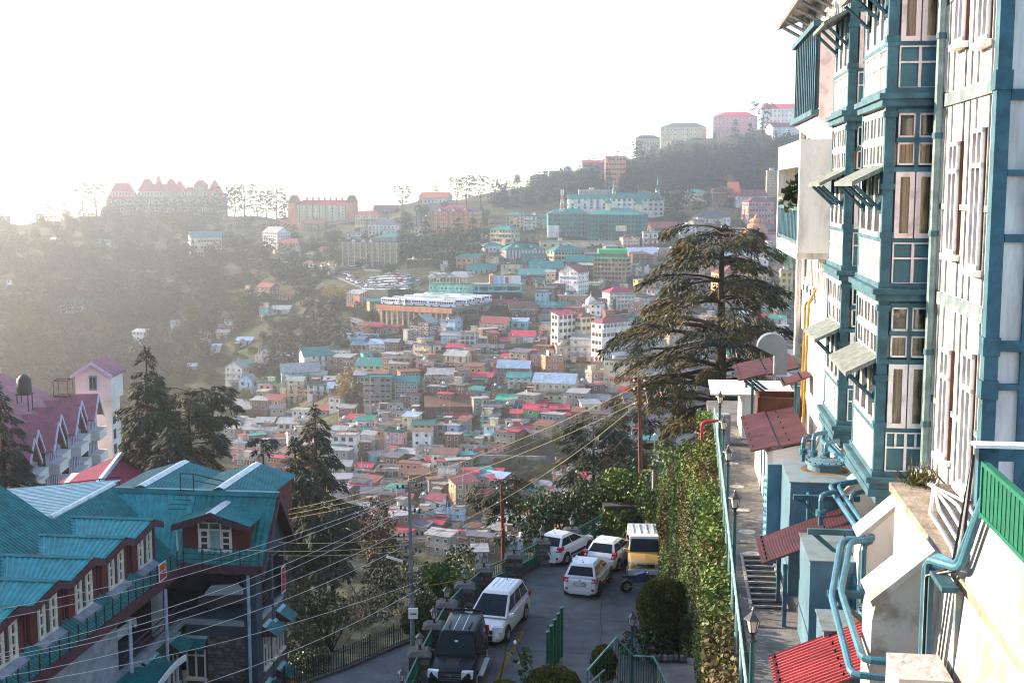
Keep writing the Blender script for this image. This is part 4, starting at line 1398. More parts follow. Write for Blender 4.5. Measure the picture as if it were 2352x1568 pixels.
TOPI = mat('topiary_leaf', (0.16, 0.15, 0.02), rough=0.6, scale=2.0, rgb2=(0.05, 0.06, 0.012), detail=6)

def diamonds(C, A, Bv):
    """quads: centre-base C, along A, half side Bv"""
    V = np.stack([C, C + 0.5 * A + Bv, C + A, C + 0.5 * A - Bv], 1).reshape(-1, 3)
    F = np.arange(len(V)).reshape(-1, 4)
    return V, F
def limb_path(rs, z0, az, L, rise, droop, n=9, x0=0.0, y0=0.0, wob=0.06):
    t = np.linspace(0, 1, n)
    rad = L * t
    z = z0 + rise * L * t - droop * L * t ** 2.2
    a = az + rs.normal(0, wob) * np.sin(t * 3) * 2
    return np.stack([x0 + rad * np.cos(a), y0 + rad * np.sin(a), z], 1)
def sprays(rs, path, per_m, spread, sl, sw, t0=0.15, droop=0.25, thick=0.12):
    d = np.diff(path, axis=0)
    L = np.linalg.norm(d, axis=1).sum()
    n = max(4, int(L * per_m))
    t = t0 + (1 - t0) * np.sqrt(rs.random(n)) if t0 < 0.5 else t0 + (1 - t0) * rs.random(n)
    k = np.minimum((t * (len(path) - 1)).astype(int), len(path) - 2)
    f = t * (len(path) - 1) - k
    P = path[k] * (1 - f)[:, None] + path[k + 1] * f[:, None]
    dr = d[k] / np.maximum(np.linalg.norm(d[k], axis=1), 1e-6)[:, None]
    side = np.stack([-dr[:, 1], dr[:, 0], np.zeros(n)], 1)
    side /= np.maximum(np.linalg.norm(side, axis=1), 1e-6)[:, None]
    wdt = spread * L * np.sin(np.clip(t * 0.9 + 0.1, 0, 1) * math.pi) ** 0.7
    off = rs.uniform(-1, 1, n) * wdt
    C = P + side * off[:, None]
    C[:, 2] += rs.normal(0, thick, n) - np.abs(off) * 0.18
    sg = np.sign(off + rs.normal(0, 0.3 * wdt + 1e-3, n))
    A = dr * rs.uniform(0.5, 1, n)[:, None] + side * (sg * rs.uniform(0.2, 0.9, n))[:, None]
    A[:, 2] -= droop * rs.uniform(0.2, 1.6, n)
    A /= np.linalg.norm(A, axis=1)[:, None]
    ln = sl * rs.uniform(0.55, 1.35, n)
    up = np.zeros((n, 3)); up[:, 2] = 1
    up += rs.normal(0, 0.35, (n, 3))
    Bv = np.cross(A, up)
    Bv /= np.maximum(np.linalg.norm(Bv, axis=1), 1e-6)[:, None]
    return C, A * ln[:, None], Bv * (sw * rs.uniform(0.6, 1.3, n) * 0.5)[:, None]
def conifer(seed, H, Rm, kind, tiers, per_tier, per_m, sl, sw, trunk_r=None, base=0.12, lean=0.0, limbs=True, spread=0.2, skew=0.0):
    """returns trunk MB and foliage arrays; kind: cone, flat, umbrella"""
    rs = np.random.default_rng(seed)
    tb = MB()
    tr = trunk_r or H * 0.022
    def axis(z):
        return lean * (z / H) ** 1.7 * H, 0.02 * H * math.sin(z * 0.5 + seed)
    zs = np.linspace(-1.5, H * (0.985 if kind == 'cone' else 0.9), 9)
    tb.tube([(axis(max(z, 0))[0], axis(max(z, 0))[1], z) for z in zs], [tr * (1.15 - 0.95 * max(z, 0) / H) for z in zs], 7)
    Cs, As, Bs = [], [], []
    for i in range(tiers):
        t = (i + rs.uniform(-.3, .3)) / (tiers - 1)
        t = min(max(t, 0), 1)
        z = H * (base + (1 - base) * t * (0.98 if kind == 'cone' else 0.95))
        if kind == 'cone':
            L0 = Rm * (1 - t) ** 0.75 * (0.75 + 0.25 * min(1, t * 6)) + 0.25 + 0.02 * H * (1 - t)
        elif kind == 'deodar':
            L0 = Rm * (0.78 + 0.24 * math.sin(math.pi * t)) * (1 - 0.15 * t ** 8) * rs.uniform(.85, 1.1)
        elif kind == 'flat':
            L0 = Rm * (0.45 + 0.55 * math.sin(min(1, (t * 1.15)) * math.pi * 0.62) ** 1.2)
        else:
            L0 = Rm * (0.25 + 0.75 * t ** 1.5)
        if rs.random() < (0.12 if tiers < 15 else 0.03) and t < 0.9:
            continue
        for k in range(per_tier):
            az = 2 * math.pi * (k + rs.uniform(-.35, .35)) / per_tier + i * 1.7
            L = L0 * rs.uniform(0.6, 1.12)
            L *= 1 + skew * math.cos(az)
            if L < 0.15: continue
            ax, ay = axis(z)
            rise = rs.uniform(0.05, 0.25) if kind == 'cone' else rs.uniform(0.12, 0.4)
            dr_ = rs.uniform(0.3, 0.6) if kind == 'cone' else rs.uniform(0.22, 0.5)
            if kind != 'cone' and t > 0.85: rise, dr_ = rs.uniform(0.12, 0.3), rs.uniform(0.25, 0.5)
            p = limb_path(rs, z + rs.uniform(-.2, .2), az, L, rise, dr_, x0=ax, y0=ay)
            if limbs:
                r0 = max(0.02, tr * 0.34 * (L / Rm) ** 0.8 * (1.1 - 0.6 * t))
                tb.tube([tuple(q) for q in p[::2]], [r0 * (1 - 0.2 * j) for j in range(5)], 4, caps=False)
                for s_ in range(2 if L > 1.5 else 0):      # side limbs
                    q = p[int(rs.integers(3, 6))]
                    p2 = limb_path(rs, 0, az + rs.choice([-1, 1]) * rs.uniform(.4, .9), L * rs.uniform(.35, .55), 0.1, 0.45, 7)
                    p2 = p2 + q
                    tb.tube([tuple(v) for v in p2[::2]], [r0 * .5 * (1 - .22 * j) for j in range(4)], 4, caps=False)
                    c, a, b = sprays(rs, p2, per_m, spread * 1.2, sl, sw, 0.1)
                    Cs.append(c); As.append(a); Bs.append(b)
            c, a, b = sprays(rs, p, per_m, spread, sl, sw, 0.2 if kind == 'cone' else 0.4)
            Cs.append(c); As.append(a); Bs.append(b)
    if kind == 'cone':
        p = np.array([[axis(H * .9)[0], axis(H * .9)[1], H * .9], [axis(H)[0], axis(H)[1], H * 1.0]])
        c, a, b = sprays(rs, p, per_m * 1.5, 0.12, sl * .6, sw, 0.0)
        Cs.append(c); As.append(a); Bs.append(b)
    V, F = diamonds(np.concatenate(Cs), np.concatenate(As), np.concatenate(Bs))
    return tb, V, F
def leafball(seed, rx, rz, n, size, z0=0.0, lumps=7, flat=0.0):
    rs = np.random.default_rng(seed)
    cs = rs.normal(0, 0.42, (lumps, 3)) * [rx, rx, rz * .8]
    k = rs.integers(0, lumps, n)
    d = rs.normal(0, 1, (n, 3)); d /= np.linalg.norm(d, axis=1)[:, None]
    r = rs.uniform(0.55, 1.0, n) ** 0.6
    C = cs[k] + d * r[:, None] * np.array([rx, rx, rz]) * 0.52
    C[:, 2] += z0
    A = d * 0.4 + rs.normal(0, 0.6, (n, 3)); A /= np.linalg.norm(A, axis=1)[:, None]
    Bv = np.cross(A, rs.normal(0, 1, (n, 3))); Bv /= np.maximum(np.linalg.norm(Bv, axis=1), 1e-6)[:, None]
    s = size * rs.uniform(.6, 1.4, n)
    return diamonds(C, A * s[:, None], Bv * (s * 0.4)[:, None])

# ---- far trees: shared meshes, one object each
def far_mesh(name, tb, V, F, leafm):
    me = bpy.data.meshes.new(name)
    tv = np.array(tb.v, float).reshape(-1, 3)
    vs = np.concatenate([tv, V])
    fs = [f for f in tb.f] + [tuple(int(i) + len(tv) for i in f) for f in F]
    me.from_pydata([tuple(v) for v in vs], [], fs)
    me.materials.append(BARK); me.materials.append(leafm)
    mi = np.ones(len(fs), np.int32); mi[:len(tb.f)] = 0
    me.polygons.foreach_set('material_index', mi)
    me.update()
    return me
FARM = {}
for i in range(3):
    FARM['cone%d' % i] = far_mesh('conifer_tree', *conifer(100 + i, 1.0 * 16, 3.6, 'cone', 11, 5, 3.2, 1.5, 0.75, limbs=False), FARLEAF)
    FARM['flat%d' % i] = far_mesh('cedar_tree', *conifer(200 + i, 16, 5.2, 'flat', 7, 5, 2.8, 1.7, 0.8, limbs=False, base=0.3), FARLEAF)
    FARM['umb%d' % i] = far_mesh('cedar_tree', *conifer(300 + i, 16, 5.4, 'umbrella', 6, 5, 2.8, 1.7, 0.8, limbs=False, base=0.35, lean=0.05 * (i - 1)), FARLEAF)
for nm, lm in (('olv', OLIVE), ('yel', YELLOW), ('grn', FARLEAF)):
    tb = MB().tube([(0, 0, -1), (0.2, 0, 3), (0, 0.3, 7)], [0.35, 0.28, 0.12], 6)
    for a in range(5):
        tb.tube([(0, 0, 3.5 + a * .5), (2.2 * math.cos(a * 1.3), 2.2 * math.sin(a * 1.3), 7 + a * .7)], [.14, .05], 4)
    V, F = leafball(7 if nm == 'olv' else 9, 5.0, 5.2, 620, 1.05, 8.4)
    FARM[nm + '0'] = far_mesh('broadleaf_tree', tb, V, F, lm)
KW = {'cone': ('dark spire shaped conifer', 'conifer_tree'), 'flat': ('layered dark cedar', 'cedar_tree'), 'umb': ('flat topped cedar', 'cedar_tree'),
      'olv': ('olive green broadleaf tree', 'broadleaf_tree'), 'yel': ('yellowing autumn tree', 'broadleaf_tree'), 'grn': ('dark green broadleaf tree', 'broadleaf_tree')}
def far_tree(px, py, hpx, kind, ymin=250, var=None, fat=1.0):
    P = onterr(px, py, ymin)
    h = hpx * P.y / 2862
    v = (int(px) % 3) if kind in ('cone', 'flat', 'umb') else 0
    s = h / 16.0 if kind in ('cone', 'flat', 'umb') else h / 13.0
    o = put(KW[kind][1], FARM[kind + str(v)], None, P, (0, 0, (px * 0.37) % 6.28), (s * fat, s * fat, s))
    tag(o, uniq(KW[kind][0], px, py - hpx * .4, ['slender' if fat < 1 else 'spreading', 'tall' if h > 15 else 'low']), 'tree', 'trees on the hillside')
TREES = """925 482 56 flat;1050 470 62 umb;1072 473 66 flat;1104 478 74 umb;1150 456 40 grn;1188 432 30 grn;1215 418 28 cone;1462 345 40 flat;1440 352 30 umb;1416 362 28 umb
1688 318 42 cone;1752 322 84 umb;1722 345 58 cone;1540 512 82 grn;1556 506 74 cone;1600 500 46 olv;940 590 88 cone;978 606 96 cone;995 612 84 cone;1054 600 98 cone;1086 596 92 cone;1030 606 74 cone
1112 560 60 cone;1380 560 46 umb;1210 592 44 cone;1225 582 40 cone;98 518 52 flat;128 514 46 flat;158 508 42 umb;192 504 68 umb;222 500 78 umb;520 502 74 flat;540 502 66 flat;562 503 82 flat;590 503 66 flat;612 504 64 flat;636 506 74 flat;655 508 60 cone
252 508 44 cone;275 508 52 flat;300 510 48 cone;322 512 56 flat;348 512 44 cone;372 512 58 flat;396 514 50 cone;420 512 62 flat;444 512 52 cone;468 510 60 flat;492 508 56 cone;508 506 50 flat
762 806 122 cone;738 800 104 cone;702 832 106 cone;650 862 108 cone;786 826 96 flat;628 852 84 cone;772 760 80 cone;720 780 88 flat;668 846 92 cone;755 700 42 yel;775 704 44 yel;738 706 34 olv;790 938 74 yel;812 934 52 olv;768 614 44 olv;752 606 34 olv
927 924 44 umb;985 922 56 umb;820 742 50 cone;838 750 44 olv;868 742 30 olv;560 740 24 olv;590 720 30 olv;615 700 26 olv;690 700 50 grn;710 680 44 grn;672 660 40 grn;545 610 40 cone;700 600 40 cone;720 590 36 grn;650 560 38 cone;680 570 34 grn;880 640 36 grn;905 636 30 grn
1000 450 40 cone;1130 470 46 cone;1160 480 50 cone;1190 476 48 flat;1220 470 50 cone;1250 462 40 cone;1395 440 54 cone;1440 432 50 flat;1480 424 48 cone;1520 416 46 cone;1560 420 52 cone;1600 410 46 cone;1640 404 50 cone;1690 396 52 cone;1740 388 56 cone;1790 380 50 cone
1470 380 40 flat;1500 372 38 umb;1560 360 36 flat;1600 352 34 umb;1640 346 30 cone;1780 346 42 cone;1810 340 36 cone;1415 420 46 cone;1335 430 40 cone;1290 440 42 cone;1620 470 30 olv;1590 462 26 olv;1270 440 40 flat;1360 400 36 flat"""
for ent in TREES.replace('\n', ';').split(';'):
    a = ent.split()
    far_tree(float(a[0]), float(a[1]), float(a[2]), a[3], fat=1.15 if a[3] == 'cone' else 1.0)

# ---- woods and scrub too dense to count
def wood(name, label, poly, n, kinds, hlo, hhi, seed, ymin=250, clear=True):
    r = random.Random(seed)
    Vs, Fs, Ms = [], [], []
    off = 0
    data = {}
    for k in kinds:
        me = FARM[k]
        v = np.empty(len(me.vertices) * 3, np.float32); me.vertices.foreach_get('co', v)
        q = [tuple(p.vertices) for p in me.polygons if len(p.vertices) == 4 and p.material_index == 1]
        q = np.array(q)
        base = q.min()
        data[k] = (v.reshape(-1, 3)[base:], q - base)
    c = 0
    while c < n:
        px, py = r.uniform(min(p[0] for p in poly), max(p[0] for p in poly)), r.uniform(min(p[1] for p in poly), max(p[1] for p in poly))
        if not inpoly(px, py, poly): continue
        c += 1
        if clear and any(abs(px - a) < 0.4 * ww + 2 and -6 < py - b_ < 16 for a, b_, ww in PLACED): continue
        P = onterr(px, py, ymin)
        kk = r.choice(kinds)
        v, f = data[kk]
        h = r.uniform(hlo, hhi)
        s = h / (13.0 if kk[:3] in ('olv', 'grn', 'yel') else 16.0)
        an = r.uniform(0, 6.28)
        co, si = math.cos(an) * s, math.sin(an) * s
        zb = (P.z - h * (0.28 if kk[:3] in ('olv', 'grn', 'yel') else 0.05))
        V = np.stack([v[:, 0] * co - v[:, 1] * si + P.x, v[:, 0] * si + v[:, 1] * co + P.y, v[:, 2] * s + zb], 1)
        Vs.append(V); Fs.append(f + off); off += len(V)
        Ms.append(np.full(len(f), 0 if kk[:3] in ('con', 'fla', 'umb', 'grn') else (1 if kk[:3] == 'olv' else 2)))
    o = np_obj(name, np.concatenate(Vs), np.concatenate(Fs), [FARLEAF, OLIVE, YELLOW], mi=np.concatenate(Ms))
    tag(o, label, None, None, 'stuff')
wood('hanging_forest', 'hazy dark forest covering the left hillside', [(-60, 530), (240, 500), (520, 505), (690, 560), (700, 640), (600, 720), (520, 800), (380, 900), (-60, 900)], 640,
     ['cone0', 'flat1', 'grn0', 'grn0', 'olv0'], 8, 15, 3)
wood('valley_scrub', 'hazy green scrub in the valley below the forest', [(-60, 860), (420, 880), (520, 800), (640, 690), (760, 640), (860, 700), (860, 800), (640, 930), (500, 1010), (400, 1150), (-60, 1200)], 420,
     ['grn0', 'olv0', 'olv0'], 4, 8, 4)
wood('ridge_wood', 'dark wood of tall conifers on the right ridge', [(1130, 478), (1240, 432), (1390, 388), (1640, 360), (1850, 340), (1850, 430), (1760, 440), (1660, 435), (1560, 440), (1400, 445), (1260, 470)], 300,
     ['cone0', 'cone1', 'flat0', 'grn0', 'cone2', 'grn0'], 8, 14, 6)
wood('town_greenery', 'small trees and bushes between the town houses', TOWN, 200, ['grn0', 'olv0', 'olv0', 'yel0'], 2.5, 5.5, 8)
wood('gully_scrub', 'dry brown scrub filling the bare gully', GULLY, 90, ['olv0', 'olv0', 'grn0'], 2.5, 4.5, 9, clear=False)
wood('slope_wood', 'trees on the slope between the road and the offices', [(640, 560), (830, 520), (1000, 480), (1120, 500), (1130, 560), (900, 600), (800, 640), (700, 650)], 110,
     ['grn0', 'cone0', 'olv0'], 6, 11, 10)
# ------------------------------------------------------------------ the half timbered hotel on the right
UX, UY = math.sin(R(7.2)), math.cos(R(7.2))
U_ = Vector((UX, UY, 0)); N_ = Vector((-UY, UX, 0)); Z_ = Vector((0, 0, 1))
O_B = Vector((7.59, 22.4, 0))
def RB(s, t, z): return O_B + U_ * s + N_ * t + Z_ * z
def rbox(b, s0, s1, t0, t1, z0, z1, m=0):
    return b.obox(O_B, U_, N_, Z_, (s0, t0, z0), (s1, t1, z1), m)
PLASTER = mat('white_plaster', (0.60, 0.585, 0.56), rough=0.92, var=0.5, scale=1.3, bump=0.25, streak=True, detail=11, lo=0.3, hi=0.52)
OLDPL = mat('old_lime_plaster', (0.48, 0.455, 0.42), rough=0.95, scale=1.1, rgb2=(0.27, 0.235, 0.20), bump=0.9, detail=14, lo=0.37, hi=0.47)
TEALP = mat('teal_timber', (0.045, 0.13, 0.17), rough=0.6, var=0.45, scale=2.5, detail=8, bump=0.15)
PANELT = mat('teal_panel', (0.055, 0.16, 0.20), rough=0.55, var=0.25, scale=1.2)
GREYT = mat('weathered_timber', (0.30, 0.31, 0.30), rough=0.9, scale=3.0, rgb2=(0.12, 0.17, 0.19), detail=9, lo=0.4, hi=0.6)
WARMW = mat('warm_lit_white_paint', (0.66, 0.54, 0.53), rough=0.7, var=0.3, scale=3.0, detail=8, lo=0.3, hi=0.5)  # white paint with warm reflected light mixed into its colour
WHITEW = mat('white_paint_wood', (0.72, 0.70, 0.68), rough=0.7, var=0.25, scale=3.0, detail=8, lo=0.3, hi=0.5)
PANEG = mat('old_pane_glass', (0.05, 0.045, 0.04), rough=0.06, var=0, spec=1.0)
CURT = mat('cream_curtain', (0.78, 0.50, 0.24), rough=0.9, var=0.35, scale=5, streak=True)
CURTG = mat('grey_green_curtain', (0.42, 0.40, 0.30), rough=0.9, var=0.35, scale=5, streak=True)
REDC = mat('red_curtain', (0.42, 0.03, 0.03), rough=0.9, var=0.3, scale=5)
WOODR = mat('red_brown_wood', (0.10, 0.035, 0.022), rough=0.7, var=0.4, scale=3)
PIPEB = mat('blue_pipe', (0.055, 0.17, 0.235), rough=0.45, var=0.3, scale=4, detail=6)
TANKM = mat('blue_grey_tank', (0.10, 0.20, 0.265), rough=0.5, var=0.3, scale=1.5, detail=7)
RUST = mat('rust_stain', (0.20, 0.13, 0.07), rough=0.9, var=0.5, scale=4)
MARR = mat('maroon_sheet', (0.135, 0.055, 0.06), rough=0.55, var=0.35, scale=1.5, detail=7)
REDR = mat('red_sheet', (0.36, 0.055, 0.05), rough=0.5, var=0.3, scale=1.5, detail=7)
SLATE = mat('mossy_slate', (0.24, 0.27, 0.25), rough=0.95, rgb2=(0.11, 0.14, 0.13), scale=6, bump=0.6, detail=8)

HOT = thing('timbered_hotel', 'tall white half timbered hotel with teal bay windows at the right edge', 'building', tuple(RB(0, 0, -8.4)))
b = MB()
rbox(b, -3.9, 23.3, -8, 0, -5.0, 10)           # upper body
b.build('wall', PLASTER, HOT)
b = MB()
rbox(b, 5.9, 16.5, 0, .55, -8.6, -3.6)
b.hexa([RB(5.9, 0, -3.6), RB(16.5, 0, -3.6), RB(16.5, .55, -3.6), RB(5.9, .55, -3.6), RB(5.9, 0, -3.05), RB(16.5, 0, -3.05), RB(16.5, .03, -3.05), RB(5.9, .03, -3.05)])
rbox(b, -3, 5.9, 0, .35, -8.6, -5.05)
b.build('plinth', PLASTER, HOT)
b = MB()
rbox(b, -16, -2.2, -6, .95, -12, -5.0)
rbox(b, -3.4, -2.2, .95, 1.3, -12, -7)
b.hexa([RB(-16, .95, -12), RB(-5.4, .95, -12), RB(-5.4, 1.6, -12), RB(-16, 1.75, -12), RB(-16, .95, -5.05), RB(-5.4, .95, -5.05), RB(-5.4, 1.0, -5.05), RB(-16, 1.0, -5.05)])
o = b.build('battered_wall', OLDPL, HOT)
b = MB(); b.hexa([RB(-16, -6, -4.86), RB(-7.55, -6, -4.86), RB(-7.55, 1.04, -4.86), RB(-16, 1.1, -4.86), RB(-16, -6, -3.84), RB(-7.7, -6, -3.84), RB(-7.7, .92, -3.84), RB(-16, .94, -3.84)]); b.build('battered_wall', OLDPL, HOT)
b = MB(); rbox(b, -7.9, -7.0, 1.2, 1.85, -12, -6.0); rbox(b, -8.2, -6.8, 1.2, 1.95, -12, -7.9); b.build('pier', OLDPL, HOT)
b = MB(); rbox(b, -16, -2.15, -3, 1.05, -4.999, -4.86); b.build('ledge', mat('stained_ledge', (0.40, 0.34, 0.27), rough=.95, rgb2=(0.2, .16, .12), scale=3, detail=9, bump=.5), HOT)
# vertical timbers and bands of the long wall
def timber(s0, s1, t0, t1, z0, z1, m=GREYT, name='timber'):
    bb = MB(); rbox(bb, s0, s1, t0, t1, z0, z1); return bb.build(name, m, HOT)
for z in (1.50, -1.92, 4.95, 8.4):
    timber(-3.66, -.02, .003, .05, z - .11, z + .11)
for z in (-.32, -3.75, 3.2):
    timber(-3.66, -.02, .003, .035, z - .05, z + .05)
for i in range(8):
    s = -.42 - i * .43
    for z0, z1 in ((-5, -2.05), (-1.79, 1.37), (1.63, 4.8), (5.08, 8.2)):
        if i in (2, 6) : continue
        timber(s - .03, s + .03, .004, .028, z0, z1)
def tall_window(s, z0, z1, m=WOODR, fr=WHITEW):
    w_ = .27
    f = MB()
    for a, c in ((s - w_ - .07, s - w_), (s + w_, s + w_ + .07), (s - .03, s + .03)): rbox(f, a, c, .0, .1, z0, z1)
    for zz in (z0, z0 + (z1 - z0) * .72, z1 - .07): rbox(f, s - w_ - .07, s + w_ + .07, .0, .11, zz, zz + .07)
    rbox(f, s - w_ - .12, s + w_ + .12, .0, .16, z0 - .1, z0)
    wn = f.build('window', fr, HOT)
    for k, (a, c) in enumerate(((s - w_, s - .03), (s + .03, s + w_))):
        q = MB(); rbox(q, a, c, .01, .03, z0 + .07, z1 - .07); q.build('pane', PANEG, wn)
    q = MB(); rbox(q, s - w_ - .09, s - w_ - .07, .0, .05, z0, z1); q.build('frame_post', m, wn)
for k, dz in enumerate((0, -3.45, 3.45)):
    tall_window(-1.42, -1.1 + dz, .75 + dz); tall_window(-3.05, -1.25 + dz, .9 + dz)
# end wall facing the viewer: white panels framed in teal
def ebox(bb, t0, t1, z0, z1, d0, d1): return rbox(bb, -3.9 - d1, -3.9 - d0, t0, t1, z0, z1)
bb = MB(); ebox(bb, -.14, .06, -5, 10, -.16, .08); bb.build('corner_post', TEALP, HOT)
for z in (-2.35, 1.55, -3.0, 4.5):
    bb = MB(); ebox(bb, -.16, .09, z - .14, z + .14, -.18, .1); bb.build('corner_collar', TEALP, HOT)
for z0, z1 in ((1.26, 1.42), (-.8, -.68), (-2.42, -2.26), (-3.0, -2.9), (3.35, 3.48), (.17, .26)):
    bb = MB(); ebox(bb, -6, -.15, z0, z1, .003, .07); bb.build('cross_timber', TEALP, HOT)
for t in (-.55, -1.3, -2.2):
    bb = MB(); ebox(bb, t - .09, t + .09, -5, 10, .004, .06); bb.build('upright_timber', TEALP, HOT)
# bay windows
def bay(s0, L_, zs, depth=.95, first=True):
    for zi, z0 in enumerate(zs):
        h = 3.45
        lower = zi == 0
        core = MB()
        rbox(core, s0 + .10, s0 + L_ - .10, 0, depth - .14, z0, z0 + h)
        for a, c in ((s0, s0 + .16), (s0 + L_ - .16, s0 + L_)):
            rbox(core, a, c, depth - .16, depth + .02, z0 + .18, z0 + h)          # corner posts
        for k in (.30, .55, .92):
            rbox(core, s0 - .03, s0 + .19, depth - .19, depth + .05, z0 + k * h - .05, z0 + k * h + .05)
        rbox(core, s0 - .16, s0 + L_ + .16, 0, depth + .16, z0 - .02, z0 + .08)      # moulded cornice
        rbox(core, s0 - .1, s0 + L_ + .1, 0, depth + .1, z0 - .14, z0 - .02)
        rbox(core, s0 - .05, s0 + L_ + .05, 0, depth + .05, z0 + .08, z0 + .18)
        rbox(core, s0 - .02, s0 + .1, 0, .05, z0 + .18, z0 + h)
        rbox(core, s0 - .02, s0 + L_ + .02, 0, depth + .03, z0 + h * .625, z0 + h * .65)
        rbox(core, s0 - .02, s0 + L_ + .02, 0, depth + .03, z0 + h * .262, z0 + h * .285)
        rbox(core, s0 + .02, s0 + .12, .05, depth - .16, z0 + h * .93, z0 + h - .14)
        bw = core.build('bay_window', TEALP, HOT)
        # faces: end (looking at the viewer) and outward (looking over the valley)
        faces = [(0, RB(s0, .06, 0), N_, -U_, depth - .24, 2), (1, RB(s0 + L_ - .17, depth, 0), -U_, N_, L_ - .34, 3)]
        for fi, o, ax, nr, wd, nc in faces:
            FR = WARMW if (fi == 0 and not lower) else WHITEW  # upper end frames take the painted warm reflection
            PN = PANELT if fi == 0 else PLASTER
            def fb(bb, x0, x1, a0, a1, d0, d1, m=0):
                return bb.obox(o, ax, nr, Z_, (x0, d0, z0 + a0 * h), (x1, d1, z0 + a1 * h), m)
            cw = wd / nc
            # panels with their bars
            for (a0, a1, n_) in ((.055, .175, nc), (.185, .255, nc * (2 if lower and fi == 0 else 1))):
                for i in range(n_):
                    q = MB(); fb(q, i * wd / n_ + .03, (i + 1) * wd / n_ - .03, a0, a1, -.09, -.03); q.build('panel', PN, bw)
            q = MB()
            for i in range(nc + 1): fb(q, max(0, i * cw - .025), min(wd, i * cw + .025), .055, .255, -.06, .012)
            if lower and fi == 0:
                for i in range(nc): fb(q, i * cw + cw / 2 - .02, i * cw + cw / 2 + .02, .185, .255, -.06, .008)
            fb(q, 0, wd, .175, .185, -.06, .014); fb(q, 0, wd, .045, .055, -.06, .03); fb(q, 0, wd, .255, .265, -.06, .02)
            q.build('panel_frame', FR, bw)
            # casements
            for i in range(nc):
                x0, x1 = i * cw + .012, (i + 1) * cw - .012
                e = .085 if nc == 2 else .11
                q = MB()
                fb(q, x0, x0 + e, .285, .625, -.06, .02); fb(q, x1 - e, x1, .285, .625, -.06, .02)
                fb(q, x0 + e, x1 - e, .285, .31, -.06, .02); fb(q, x0 + e, x1 - e, .60, .625, -.06, .02)
                cs_ = q.build('casement', FR, bw)
                q = MB(); fb(q, x0 + e, x1 - e, .31, .60, -.02, -.005); q.build('pane', PANEG if fi else GLASSV, bw)
                if fi == 0:
                    q = MB(); nf = 6
                    xa, xb = x0 + e - .02, x1 - e + .02
                    for f in range(nf):
                        u0, u1 = xa + (xb - xa) * f / nf, xa + (xb - xa) * (f + .86) / nf
                        if i == 1 and f > 3: continue
                        fb(q, u0, u1, .29, .62, -.085 + .02 * (f % 2), -.06 + .02 * (f % 2), 1 if (f == 0 and i == 0) else 0)
                    q.build('curtain', [CURTG if lower else CURT, REDC], bw)
            # transoms, two rows
            for a0, a1 in ((.66, .775), (.80, .925)):
                for i in range(nc):
                    x0, x1 = i * cw + .03, (i + 1) * cw - .03
                    q = MB()
                    for u0, u1 in ((x0, x0 + .03), (x1 - .03, x1)): fb(q, u0, u1, a0, a1, -.06, .0)
                    fb(q, x0, x1, a0, a0 + .01, -.06, .0); fb(q, x0, x1, a1 - .01, a1, -.06, .0)
                    if fi: fb(q, (x0 + x1) / 2 - .015, (x0 + x1) / 2 + .015, a0, a1, -.06, .0)
                    q.build('transom_frame', FR, bw)
                    q = MB(); fb(q, x0 + .03, x1 - .03, a0 + .01, a1 - .01, -.03, -.015); q.build('transom_pane', GLASSV if fi == 0 else PANEG, bw)
                    if fi == 0 and a0 < .7:
                        q = MB()
                        for f in range(5): fb(q, x0 + .02 + f * .07, x0 + .075 + f * .07, a0, a1, -.085 + .02 * (f % 2), -.065 + .02 * (f % 2), 1 if f == 0 and i == 0 else 0)
                        q.build('curtain', [CURTG if lower else CURT, REDC], bw)
            q = MB()
            for i in range(1, nc): fb(q, i * cw - .035, i * cw + .035, .65, .93, -.05, .015)
            fb(q, 0, wd, .775, .80, -.05, .015); fb(q, 0, wd, .925, .945, -.05, .02)
            q.build('mullion', TEALP if fi == 0 else FR, bw)
        # canopy over the outward casements
        zc = z0 + h * .64
        q = MB()
        m_ = SLATE
        q.hexa([RB(s0 + .05, depth, zc - .02), RB(s0 + L_ - .3, depth, zc - .02), RB(s0 + L_ - .3, depth + .56, zc - .30), RB(s0 + .05, depth + .56, zc - .30),
                RB(s0 + .05, depth, zc + .06), RB(s0 + L_ - .3, depth, zc + .06), RB(s0 + L_ - .3, depth + .56, zc - .22), RB(s0 + .05, depth + .56, zc - .22)])
        for sb in (s0 + .2, s0 + 1.1, s0 + L_ - .5):
            q.tube([RB(sb, depth, zc - .75), RB(sb, depth + .48, zc - .30)], .035, 4, 1)
            q.tube([RB(sb, depth + .02, zc - .8), RB(sb, depth + .02, zc - .05)], .04, 4, 1)
        q.build('canopy', [m_, TEALP], HOT)
    # moulded foot and struts of the bay
    z0 = zs[0]
    q = MB()
    rbox(q, s0 - .12, s0 + L_ + .12, 0, depth + .12, z0 - .28, z0 - .14); rbox(q, s0 + .05, s0 + L_ - .05, 0, depth - .05, z0 - .46, z0 - .28)
    q.build('bay_foot', TEALP, HOT)
    for sb in (s0 + .2, s0 + 1.3, s0 + L_ - .3):
        q = MB().hexa([RB(sb - .1, .1, z0 - 1.6), RB(sb + .1, .1, z0 - 1.6), RB(sb + .1, .3, z0 - 1.6), RB(sb - .1, .3, z0 - 1.6),
                       RB(sb - .1, depth - .5, z0 - .46), RB(sb + .1, depth - .5, z0 - .46), RB(sb + .1, depth - .2, z0 - .46), RB(sb - .1, depth - .2, z0 - .46)])
        q.build('strut', TEALP, HOT)
GLASSV = bpy.data.materials.new('clear_pane')
GLASSV.use_nodes = True
_n, _l = GLASSV.node_tree.nodes, GLASSV.node_tree.links
_n.clear()
_o = _n.new('ShaderNodeOutputMaterial'); _m = _n.new('ShaderNodeMixShader'); _t = _n.new('ShaderNodeBsdfTransparent'); _g = _n.new('ShaderNodeBsdfGlossy'); _f = _n.new('ShaderNodeFresnel')
